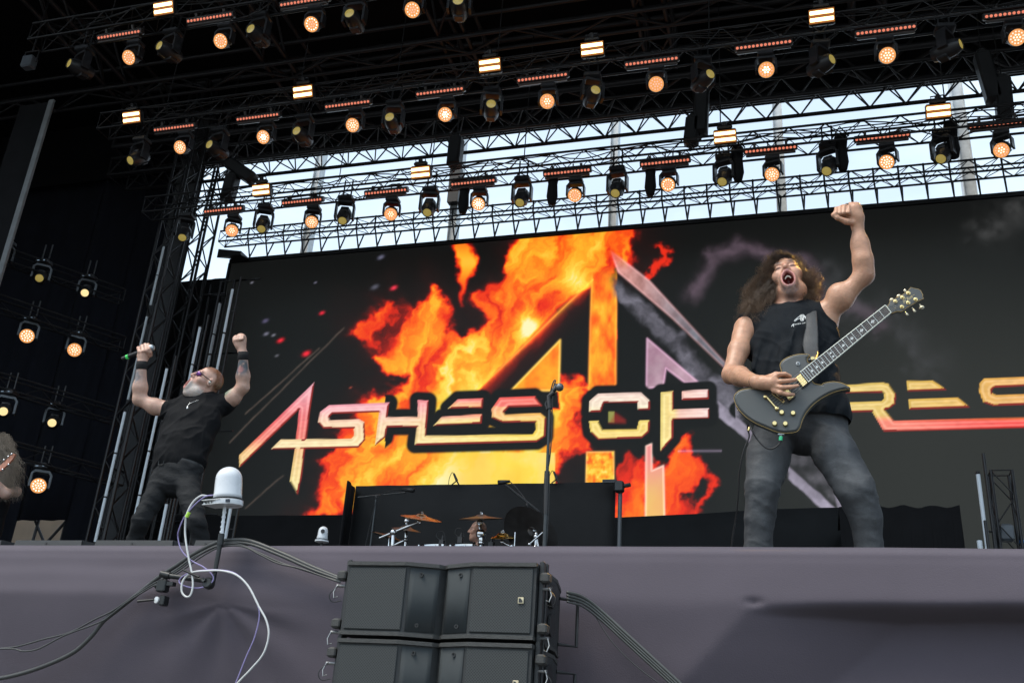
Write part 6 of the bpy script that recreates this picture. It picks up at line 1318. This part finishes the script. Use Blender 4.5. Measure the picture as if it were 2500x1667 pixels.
# ================================================================ singer
DSG = 5.42
sgp = np.array([float(at(420, 1200, DSG)[0]), DSG, STAGE_Z])
sg = wthing('person', 'singer in sunglasses and black T-shirt leaning back with both arms raised', 'person', sgp)
H2 = Head(at(503, 934, 5.45), (-.46, -.80, .38), (.40, .15, .9), .94)
S = Sculpt([at(300, 1000, 5.4)[0] - .05, 5.0, 2.80], [at(620, 900, 5.4)[0] + .05, 5.85, at(584, 812, 5.45)[2] + .05], .0062)
nb2 = at(503, 976, 5.50)
head_shape(S, H2, jaw=.040, mouth=(.020, .036, -.086), jowl=.006)
S.cone(H2(0, -.03, -.06), nb2, .058, .066, .03); S.cone(H2(0, .02, -.11), nb2 + [-.02, -.02, 0], .045, .055, .03)
S.loft([(at(437, 1150, 5.34), .125, .085), (at(450, 1090, 5.38), .13, .09), (at(468, 1035, 5.44), .135, .09), (at(480, 1000, 5.49), .13, .085)], .05)
RS2, RE2, RW2 = at(420, 1002, 5.44), at(340, 975, 5.36), at(346, 890, 5.30)
S.chain([at(470, 995, 5.5), RS2], [.07, .062], .05); S.chain([RS2, RS2 * .5 + RE2 * .5 + [0, 0, -.012], RE2], [.056, .052, .038], .03); S.chain([RE2, RE2 * .66 + RW2 * .34, RW2], [.040, .045, .029], .03)
LS2, LE2, LW2 = at(538, 992, 5.54), at(593, 945, 5.52), at(594, 866, 5.46)
S.chain([at(500, 990, 5.52), LS2], [.07, .060], .05); S.chain([LS2, LS2 * .5 + LE2 * .5 + [.01, 0, -.008], LE2], [.056, .050, .038], .03); S.chain([LE2, LE2 * .66 + LW2 * .34, LW2], [.039, .042, .028], .03)
zq = lambda u, v, D: at(270 + u / 6.273, 800 + v / 6.273, D)
# right hand round the microphone, left fist
S.chain([RW2, zq(500, 430, 5.30), zq(560, 360, 5.30)], [.029, .036, .034], .02)
for i, (u0, v0, u1, v1) in enumerate(((425, 310, 440, 372), (480, 280, 492, 360), (530, 258, 545, 350), (575, 262, 588, 330))): S.chain([zq(u0 + 16, v0 + 8, 5.315), zq(u0, v0, 5.282), zq(u1, v1, 5.262), zq(u1 + 10, v1 + 22, 5.275)], [.0115, .0118, .0112, .009], .004)
S.chain([zq(610, 420, 5.30), zq(600, 372, 5.275), zq(560, 350, 5.262)], [.014, .0125, .0105], .008)
S.chain([LW2, zq(1985, 250, 5.45), zq(1995, 165, 5.44)], [.028, .034, .034], .02); S.ell(zq(1990, 190, 5.44), (.036, .028, .040), None, .02)
for i, u in enumerate((2040, 2000, 1958, 1918)): S.chain([zq(u, 135, 5.45), zq(u - 12, 130 + 6 * i, 5.415), zq(u - 20, 175 + 6 * i, 5.405)], [.0115, .0115, .010], .005)
S.chain([zq(1940, 290, 5.43), zq(1900, 215, 5.415), zq(1890, 165, 5.412)], [.014, .012, .0105], .008)
def scol(V):
    C = np.tile([.60, .37, .28], (len(V), 1)); L = H2.loc(V); hd = np.linalg.norm(L * [1, 1, .8], axis=1) < .165
    C = mixc(C, (.62, .30, .25), .45 * gauss(L, (0, .07, -.01), .08) * hd)
    mx, mz = L[:, 0] / .020, (L[:, 2] + .086) / .036; ins = mx * mx + mz * mz
    brd = sstep(-.045, -.085, L[:, 2] + .25 * np.maximum(0, .05 - L[:, 1])) * (L[:, 1] > -.01) * hd
    C = mixc(C, (.56, .50, .45), np.clip(brd * 1.2, 0, .95) * (.65 + .5 * fbm(L[:, 0] * 130, L[:, 1] * 130, L[:, 2] * 130, o=2, s=3)))
    C = mixc(C, (.50, .22, .19), ((ins < 1.7) & (L[:, 1] > .06) & hd).astype(float)); C = mixc(C, (.14, .02, .017), ((ins < 1.02) & (L[:, 1] < .094) & (L[:, 1] > .02) & hd).astype(float))
    hair = sstep(.0, .022, L[:, 2] - .030 + .55 * np.minimum(0, -L[:, 1] - .01) * 1.2 - .0) * 0 + (sstep(-.005, -.03, L[:, 1] - .35 * (L[:, 2] - .06)) * sstep(-.055, -.03, L[:, 2]) + .8 * sstep(.055, .085, L[:, 2]) * (L[:, 1] < .065)) * hd
    C = mixc(C, (.17, .065, .028), np.clip(hair, 0, .95) * (.7 + .5 * fbm(L[:, 0] * 90, L[:, 1] * 90, L[:, 2] * 90, o=2, s=4)))
    def patch(c, r, col, a, sc, sd, th0): return mixc(C, col, a * np.clip(gauss(V, c, r) * 1.7, 0, 1) ** 1.5 * sstep(th0, th0 + .12, fbm(V[:, 0] * sc, V[:, 1] * sc, V[:, 2] * sc, o=3, s=sd)))
    C = patch(LE2 * .35 + LW2 * .65 + [0, -.035, -.02], .062, (.10, .11, .12), 1.0, 26, 5, .30); C = patch(LE2 * .52 + LW2 * .48 + [.005, -.04, 0], .022, (.45, .16, .14), .6, 30, 6, .3)
    C = patch(RE2 * .40 + RW2 * .60 + [-.025, -.03, 0], .052, (.20, .20, .21), .9, 50, 7, .36); C = patch(LS2 * .5 + LE2 * .5 + [-.03, -.035, .03], .050, (.22, .34, .25), .8, 14, 8, .25)
    return np.clip(C, 0, 1)
sculpt_obj('body', S, M_skin, sg, scol)
b = MB()
for i in range(7): a = math.pi * (.25 + .5 * i / 6); b.sphere(H2(.013 * math.cos(a), .076 + .008 * math.sin(a), -.086 + .019 * math.sin(a) + .004), (.0028, .0028, .005), 6, 4)
b.build('teeth', mat('tooth_enamel'), sg, smooth=True)
M_lens = mat('violet_mirror_lens', (.06, .015, .10), .08, .6, emit=(.16, .02, .18), estr=.15); gl = MB()  # violet sheen of the lenses put in as faint emission
for q in (-1, 1):
    n0 = len(gl.V); gl.sphere((0, 0, 0), (.031, .007, .0185), 14, 8)
    for i in range(n0, len(gl.V)): v = np.array(gl.V[i]); gl.V[i] = tuple(H2(q * .033 + v[0], .098 + v[1] - .9 * (v[0] * q) ** 2 * 12 - .01 * (v[0] * q > .01), .010 + v[2]))
sgl = gl.build('sunglasses', M_lens, sg, smooth=True)
b = MB(); b.tube([H2(-.06, .082, .016), H2(-.03, .103, .024), H2(0, .110, .018), H2(.03, .103, .024), H2(.06, .082, .016)], .0025, 6)
for q in (-1, 1): b.tube([H2(q * .060, .084, .016), H2(q * .080, .035, .014), H2(q * .086, -.005, .012)], [.0035, .003, .0025], 6)
b.build('frame', M_black, sgl, origin=sgp)
for q in (-1, 1): b = MB(); b.sphere(H2(q * .088, .004, .0), .009, 10, 6); b.build('ear_monitor', mat('clear_ear_monitor', (.6, .6, .56), .25), sg, smooth=True)
for c, d in ((RW2 * .985 + RE2 * .015, RE2 - RW2), (LW2 * .97 + LE2 * .03, LE2 - LW2)):
    d = nrm(d); b = MB(); b.lathe([(.031, -.022), (.0345, -.026), (.0365, .0), (.0365, .026), (.033, .030)], c, d, n=24); b.build('wristband', mat('black_terry_cloth', (.014, .014, .015), .95, bump=.3, bscale=300), sg, smooth=True)
# T-shirt
S = Sculpt([at(380, 1100, 5.4)[0] - .25, 4.98, 2.80], [at(560, 1000, 5.4)[0] + .12, 5.95, at(500, 955, 5.5)[2]], .0062)
S.loft([(at(438, 1130, 5.335), .166, .122), (at(441, 1112, 5.345), .164, .124), (at(450, 1085, 5.37), .172, .130), (at(466, 1035, 5.43), .182, .128), (at(478, 998, 5.48), .178, .11)], .03)
S.chain([at(470, 995, 5.51), at(428, 1003, 5.45)], [.07, .068], .05); S.chain([at(428, 1003, 5.45), at(408, 1003, 5.42)], [.068, .066], .02); S.chain([at(500, 988, 5.53), at(540, 990, 5.54)], [.07, .068], .05); S.chain([at(540, 990, 5.54), at(551, 982, 5.535)], [.066, .062], .02)
S.cone(nb2 + [0, 0, -.03], nb2 + [.0, 0, .0], .074, .068, .02); S.cone(nb2, H2(0, -.02, -.06), .060, .06, .006, 'sub')
S.cone(at(404, 1002, 5.41), at(340, 975, 5.36), .0, .0, 0, 'sub'); S.cut(at(400, 1003, 5.41), nrm(at(340, 978, 5.36) - at(420, 1003, 5.44)))
S.warp(lambda V: (fbm(V[:, 0] * 9 - V[:, 2] * 4, V[:, 1] * 8, V[:, 2] * 6, o=3, s=2) - .5) * .010 - .010 * ridged(V[:, 0] * 7 - V[:, 2] * 7, V[:, 1] * 7, V[:, 2] * 6, 71) - .006 * ridged(V[:, 0] * 12, V[:, 1] * 9, V[:, 2] * 4, 72) + np.sin((V[:, 0] * .7 + V[:, 2]) * 44 + 6 * fbm(V[:, 0] * 5, V[:, 1] * 5, V[:, 2] * 5, o=2, s=7)) * .0025)
M_tee = mat('black_cotton_tee', (.0085, .0088, .010), .85, noise=.12, nscale=14, bump=.45, bscale=22, spec=.15, sheen=.0, stretch=(1.5, 1.2, .7))
tee, VT, QT = sculpt_obj('t_shirt', S, M_tee, sg); BT = bvh_of(VT, QT)
b = MB(); q = [onto(BT, 270 + u / 6.273, 800 + v / 6.273, .004) for u, v in ((1345, 1110), (1290, 1128), (1240, 1150), (1205, 1165), (1190, 1185), (1170, 1210))]; q = [p for p in q if p is not None]
if len(q) > 2:
    q2 = spline(q, 4)
    for k, p in enumerate(q2): b.sphere(p, .0032 if k % 2 else .0024, 6, 4)
    b.sphere(q[-1] + np.array([.004, 0, -.008]), (.008, .004, .011), 8, 6); b.sphere(q[-3] + np.array([.004, 0, .004]), (.006, .004, .004), 8, 6); b.build('necklace', mat('silver_chain', (.75, .74, .70), .25, .9), sg, smooth=True)
# jeans, belt, shoes
S = Sculpt([at(300, 1316, 5.3)[0] - .12, 4.98, STAGE_Z + .03], [at(530, 1200, 5.4)[0] + .1, 5.7, at(437, 1120, 5.35)[2]], .0066)
S.loft([(at(436, 1128, 5.34), .150, .108), (at(434, 1150, 5.33), .160, .112), (at(428, 1175, 5.32), .165, .112)], .03)
rl2 = [(at(394, 1178, 5.31), .074, .090), (at(377, 1215, 5.27), .067, .078), (at(346, 1268, 5.22), .055, .062), (at(330, 1318, 5.28), .049, .055)]; rl2.append((np.array([rl2[-1][0][0] - .09, 5.32, STAGE_Z + .09]), .055, .075)); S.loft(rl2, .014)
ll2 = [(at(455, 1178, 5.32), .080, .092), (at(467, 1222, 5.28), .071, .078), (at(481, 1275, 5.24), .058, .062), (at(491, 1320, 5.30), .050, .055)]; ll2.append((np.array([ll2[-1][0][0] + .05, 5.34, STAGE_Z + .09]), .055, .075)); S.loft(ll2, .014)
S.warp(lambda V: (fbm(V[:, 0] * 7, V[:, 1] * 7, V[:, 2] * 6, o=3, s=3) - .5) * .006 + .005 - .007 * ridged(V[:, 0] * 6, V[:, 1] * 6, V[:, 2] * 13, 73) + np.sin(V[:, 2] * 85 + V[:, 0] * 40 * np.sign(V[:, 0] - sgp[0]) + 7 * fbm(V[:, 0] * 6, V[:, 1] * 6, V[:, 2] * 7, o=2, s=4)) * .0026 * (.3 + fbm(V[:, 0] * 5, V[:, 1] * 5, V[:, 2] * 5, o=2, s=12)))
sculpt_obj('jeans', S, mat('black_denim', (.021, .022, .0235), .85, noise=.25, nscale=40, bump=.5, bscale=26, spec=.2, stretch=(1, 1, 1.8)), sg)
b = MB(); bc = at(437, 1140, 5.335); b.lathe([(.154, -.020), (.160, -.020), (.160, .018), (.154, .018)], (0, 0, 0), (0.05, .1, 1), n=36); b.V = [(v[0] * 1.03 + bc[0], v[1] * .74 + bc[1], v[2] + bc[2]) for v in b.V]; bl = b.build('belt', mat('black_belt_leather', (.012, .012, .012), .4), sg); b = MB(); b.tube([bc + p for p in (np.array([-.07, -.118, -.02]), np.array([-.07, -.118, .02]), np.array([-.03, -.122, .02]), np.array([-.03, -.122, -.02]), np.array([-.07, -.118, -.02]))], .003, 6); b.build('buckle', M_rig, bl, origin=sgp)
for c, s_ in ((rl2[-1][0], -1), (ll2[-1][0], 1)):
    f = np.array([c[0], c[1], STAGE_Z]); S2 = Sculpt(f + [-.12, -.26, -.02], f + [.12, .14, .17], .009); S2.loft([(f + [0, .07, .05], .04, .05), (f + [0, -.06, .045], .048, .045), (f + [s_ * .02, -.18, .035], .045, .035)], .03); S2.cone(f + [0, .02, .06], f + [0, .02, .13], .05, .05, .03); S2.cut(f + [0, 0, .006], (0, 0, -1)); sculpt_obj('shoe', S2, M_black, sg)
# his microphone
m0, m1 = zq(178, 475, 5.278), zq(625, 310, 5.288); dv = nrm(m1 - m0); L = np.linalg.norm(m1 - m0)
mo = wthing('handheld_microphone', 'black handheld microphone with green band in the singer hand', 'microphone', m0)
b = MB(); b.tube([m0, m0 + dv * .02, m0 + dv * L * .8, m0 + dv * L * .93], [.0125, .0135, .0165, .021], 16); b.build('handle', M_black, mo, auto=40); b = MB(); b.lathe([(.0150, 0), (.0155, .001), (.0158, .017), (.0150, .018)], m0 + dv * .030, dv, n=18); b.build('green_band', mat('fluorescent_green_tape', (.08, .75, .16), .5, emit=(.05, .6, .12), estr=.12), mo)
b = MB(); b.lathe([(.021, .0), (.0235, .006), (.0245, .018), (.021, .034), (.012, .042), (.001, .044)], m0 + dv * L * .90, dv, n=18); b.build('grille', mat('silver_mic_grille', (.42, .46, .48), .35, .7), mo, smooth=True)

# ================================================================ drummer
dp = at(1175, 1318, 12.15)
dr = wthing('person', 'drummer in a black T-shirt sitting behind the kit, face turned left', 'person', (dp[0], 12.15, RZ))
H3 = Head(at(1166, 1296, 12.15), (-.93, -.36, .02), (.05, -.05, 1), 1.05)
S = Sculpt([dp[0] - .7, 11.7, RZ + .3], [dp[0] + .7, 12.7, H3.c[2] + .2], .0095)
head_shape(S, H3); S.cone(H3(0, -.02, -.06), H3(0, -.03, -.18), .058, .064, .03)
sc3 = H3(0, -.03, -.26)
for q in (-1, 1): S.chain([sc3 + [0, 0, -.02], sc3 + [q * .19, 0, -.03], sc3 + [q * .27, -.10, -.28], sc3 + [q * .16, -.34, -.30]], [.07, .065, .045, .035], .04)
S.loft([(sc3 + [0, .05, -.55], .15, .11), (sc3 + [0, .03, -.2], .18, .12), (sc3, .15, .09)], .05)
def dcol(V):
    C = np.tile([.52, .30, .22], (len(V), 1)); L = H3.loc(V); hd = np.linalg.norm(L, axis=1) < .15
    C = mixc(C, (.20, .13, .09), np.clip(sstep(.065, .085, L[:, 2] + .2 * np.maximum(0, -L[:, 1])) * hd, 0, .7))
    for q in (-1, 1): C = mixc(C, (.06, .035, .025), np.clip(np.exp(-((L[:, 2] - .034) / .007) ** 2 - ((L[:, 0] - q * .032) / .02) ** 2) * (L[:, 1] > .05) * hd, 0, .9)); C = mixc(C, (.10, .05, .04), np.clip(np.exp(-((L[:, 2] - .010) / .008) ** 2 - ((L[:, 0] - q * .032) / .016) ** 2) * (L[:, 1] > .05) * hd, 0, .8))
    return C
sculpt_obj('body', S, M_skin, dr, dcol)
S = Sculpt([sc3[0] - .5, 11.7, sc3[2] - .7], [sc3[0] + .5, 12.7, sc3[2] + .14], .011)
S.loft([(sc3 + [0, .05, -.58], .17, .13), (sc3 + [0, .03, -.2], .20, .135), (sc3 + [0, 0, -.01], .17, .105)], .05)
for q in (-1, 1): S.chain([sc3 + [0, 0, -.01], sc3 + [q * .19, 0, -.03], sc3 + [q * .25, -.06, -.19]], [.085, .08, .066], .04)
S.cone(sc3 + [0, 0, .0], H3(0, -.03, -.15), .08, .072, .02); S.cone(H3(0, -.03, -.20), H3(0, -.03, -.08), .066, .066, .005, 'sub'); sculpt_obj('t_shirt', S, M_tee, dr)
b = MB(); b.lathe([(.17, 0), (.19, .03), (.17, .08), (0, .09)], (sc3[0], 12.25, RZ + .42), n=24); b.tube([(sc3[0], 12.25, RZ), (sc3[0], 12.25, RZ + .44)], .03, 10); tag(b.build('drum_stool', M_black), 'black round drum stool under the drummer', 'stool')
S = Sculpt([sc3[0] - .4, 11.4, RZ - .02], [sc3[0] + .4, 12.6, RZ + .75], .014)
for q in (-1, 1): S.chain([(sc3[0] + q * .1, 12.22, RZ + .56), (sc3[0] + q * .22, 11.78, RZ + .54), (sc3[0] + q * .22, 11.74, RZ + .08), (sc3[0] + q * .22, 11.6, RZ + .05)], [.10, .075, .05, .045], .03)
sculpt_obj('trousers', S, mat('black_denim'), dr)

# ================================================================ long-haired player at the left picture edge
DBS = 7.0
bp = at(-22, 1320, DBS); ba = wthing('person', 'long-haired player in black cut by the left picture edge', 'person', (bp[0], DBS, STAGE_Z))
H4 = Head(at(-6, 1096, DBS), (.30, -.80, -.52), (.10, -.45, .89), 1.0)
tl = at(-14, 1180, DBS + .08)
S = Sculpt([bp[0] - .55, 6.4, STAGE_Z + .7], [bp[0] + .45, 7.5, H4.c[2] + .2], .009); head_shape(S, H4); S.cone(H4(0, -.03, -.06), tl + [0, .05, .20], .055, .06, .03); S.loft([(tl + [0, .0, -.45], .16, .11), (tl, .18, .12), (tl + [0, .03, .17], .14, .09)], .05)
S.chain([tl + [.17, .02, .14], at(38, 1200, DBS - .1), at(14, 1205, DBS - .25), at(-16, 1172, DBS - .36)], [.055, .041, .040, .03], .03); S.chain([at(-16, 1172, DBS - .36), at(-14, 1150, DBS - .38)], [.03, .034], .02); S.chain([tl + [-.17, .02, .14], tl + [-.28, -.1, -.15], tl + [-.08, -.3, -.22]], [.06, .047, .034], .03)
sculpt_obj('body', S, M_skin, ba, lambda V: np.tile([.52, .33, .26], (len(V), 1)))
S = Sculpt([bp[0] - .45, 6.5, STAGE_Z + .6], [bp[0] + .45, 7.5, tl[2] + .3], .010); S.loft([(tl + [0, .0, -.62], .18, .13), (tl + [0, .0, -.4], .18, .13), (tl, .20, .135), (tl + [0, .03, .17], .16, .105)], .05)
for q in (-1, 1): S.chain([tl + [0, .03, .15], tl + [q * .17, .02, .14], (at(36, 1188, DBS - .08) if q > 0 else tl + [-.24, -.05, .0])], [.085, .078, .066], .04)
S.warp(lambda V: (fbm(V[:, 0] * 9, V[:, 1] * 8, V[:, 2] * 6, o=3, s=2) - .5) * .02); sculpt_obj('black_shirt', S, M_tee, ba)
S = Sculpt([bp[0] - .35, 6.6, STAGE_Z], [bp[0] + .35, 7.4, tl[2] - .35], .013)
for q in (-1, 1): S.chain([tl + [q * .08, 0, -.55], (bp[0] + q * .16, 6.95, STAGE_Z + .52), (bp[0] + q * .18, 7.0, STAGE_Z + .06), (bp[0] + q * .2, 6.85, STAGE_Z + .05)], [.11, .08, .06, .05], .03)
sculpt_obj('trousers', S, mat('black_denim'), ba)
N = 1500; K = 26
t0 = rng.uniform(0, 6.28, N); f0 = rng.uniform(-.2, 1.2, N); d = np.stack([np.cos(t0) * np.cos(f0), np.sin(t0) * np.cos(f0), np.sin(f0)], 1)
root = H4.c + (np.array([0, -.012, .038]) + d * [.075, .094, .086]) @ H4.R.T
E = np.array([at(rng.normal(24, 15), rng.uniform(1125, 1225), DBS - rng.uniform(.02, .28)) for i in range(N)])
P_ = curls(root, E, rng.normal(0, .03, (N, 3)) + [.05, -.03, .04], K, rng.uniform(.003, .008, N), 60, .0015)[::7]
V, Q = strands(P_, rng.uniform(.0010, .0019, N)); hm = mesh_np('hair', V - np.array(ba['_w']), Q, M_hair); set_vcol(hm, np.tile([.17, .145, .115], (len(V), 1)) * rng.uniform(.55, 1.3, N).repeat(K * 3)[:, None]); new_obj('hair', hm, ba)
zb = lambda u, v, D: at(u / 3.268, 880 + v / 3.268, D)
hb = wthing('bass_guitar', 'wooden headstock with chrome tuners at the left picture edge', 'guitar', zb(60, 800, 6.6)); D = 6.6
b = MB(); b.prism([zb(-20, 855, D), zb(40, 800, D), (zb(105, 740, D)), zb(122, 745, D), zb(100, 785, D), zb(60, 830, D), zb(0, 880, D)], (0, .018, 0)); b.build('headstock', mat('reddish_maple', (.42, .17, .10), .35, noise=.25, nscale=30), hb)
n_a, n_b = zb(-20, 866, D + .01), zb(-420, 1180, D + .05); b = MB(); b.tube([n_a, n_b], [.02, .026], 10); b.build('neck', mat('reddish_maple'), hb, smooth=True)
b = MB(); b.lathe([(.0, -.02), (.17, -.02), (.19, 0), (.17, .02), (0, .02)], n_b + (n_b - n_a) * .25, (0, -1, .1), n=24); b.build('body', M_shell, hb, auto=40)
for u, v in ((30, 792), (65, 765), (92, 745), (20, 868), (68, 828)): b = MB(); b.sphere(zb(u, v, D - .01), (.010, .007, .010), 8, 6); b.build('tuner', M_chrome, hb, smooth=True)
# ================================================================ lit stage lamps that rim the players from behind (beams of the rear truss lights)
def beam(name, src, tgt, power, col, size):
    l = bpy.data.lights.new(name, 'SPOT'); l.energy = power; l.color = col; l.spot_size = math.radians(size); l.spot_blend = .6; l.shadow_soft_size = .16
    o = bpy.data.objects.new(name, l); COL.objects.link(o); o.location = src; o.rotation_euler = (Vector(tgt) - Vector(src)).to_track_quat('-Z', 'Y').to_euler()
tg = np.array([.19, 4.66, 3.80]); q = at(2483, 92, DB); beam('wash_beam', q + nrm(tg - q) * .42 + np.array([.0, 0, -.1]), tg, 8000, (1.0, .52, .10), 3.2)
for o in list(bpy.data.objects):
    for k in ('_w', '_n'):
        if k in o.keys(): del o[k]
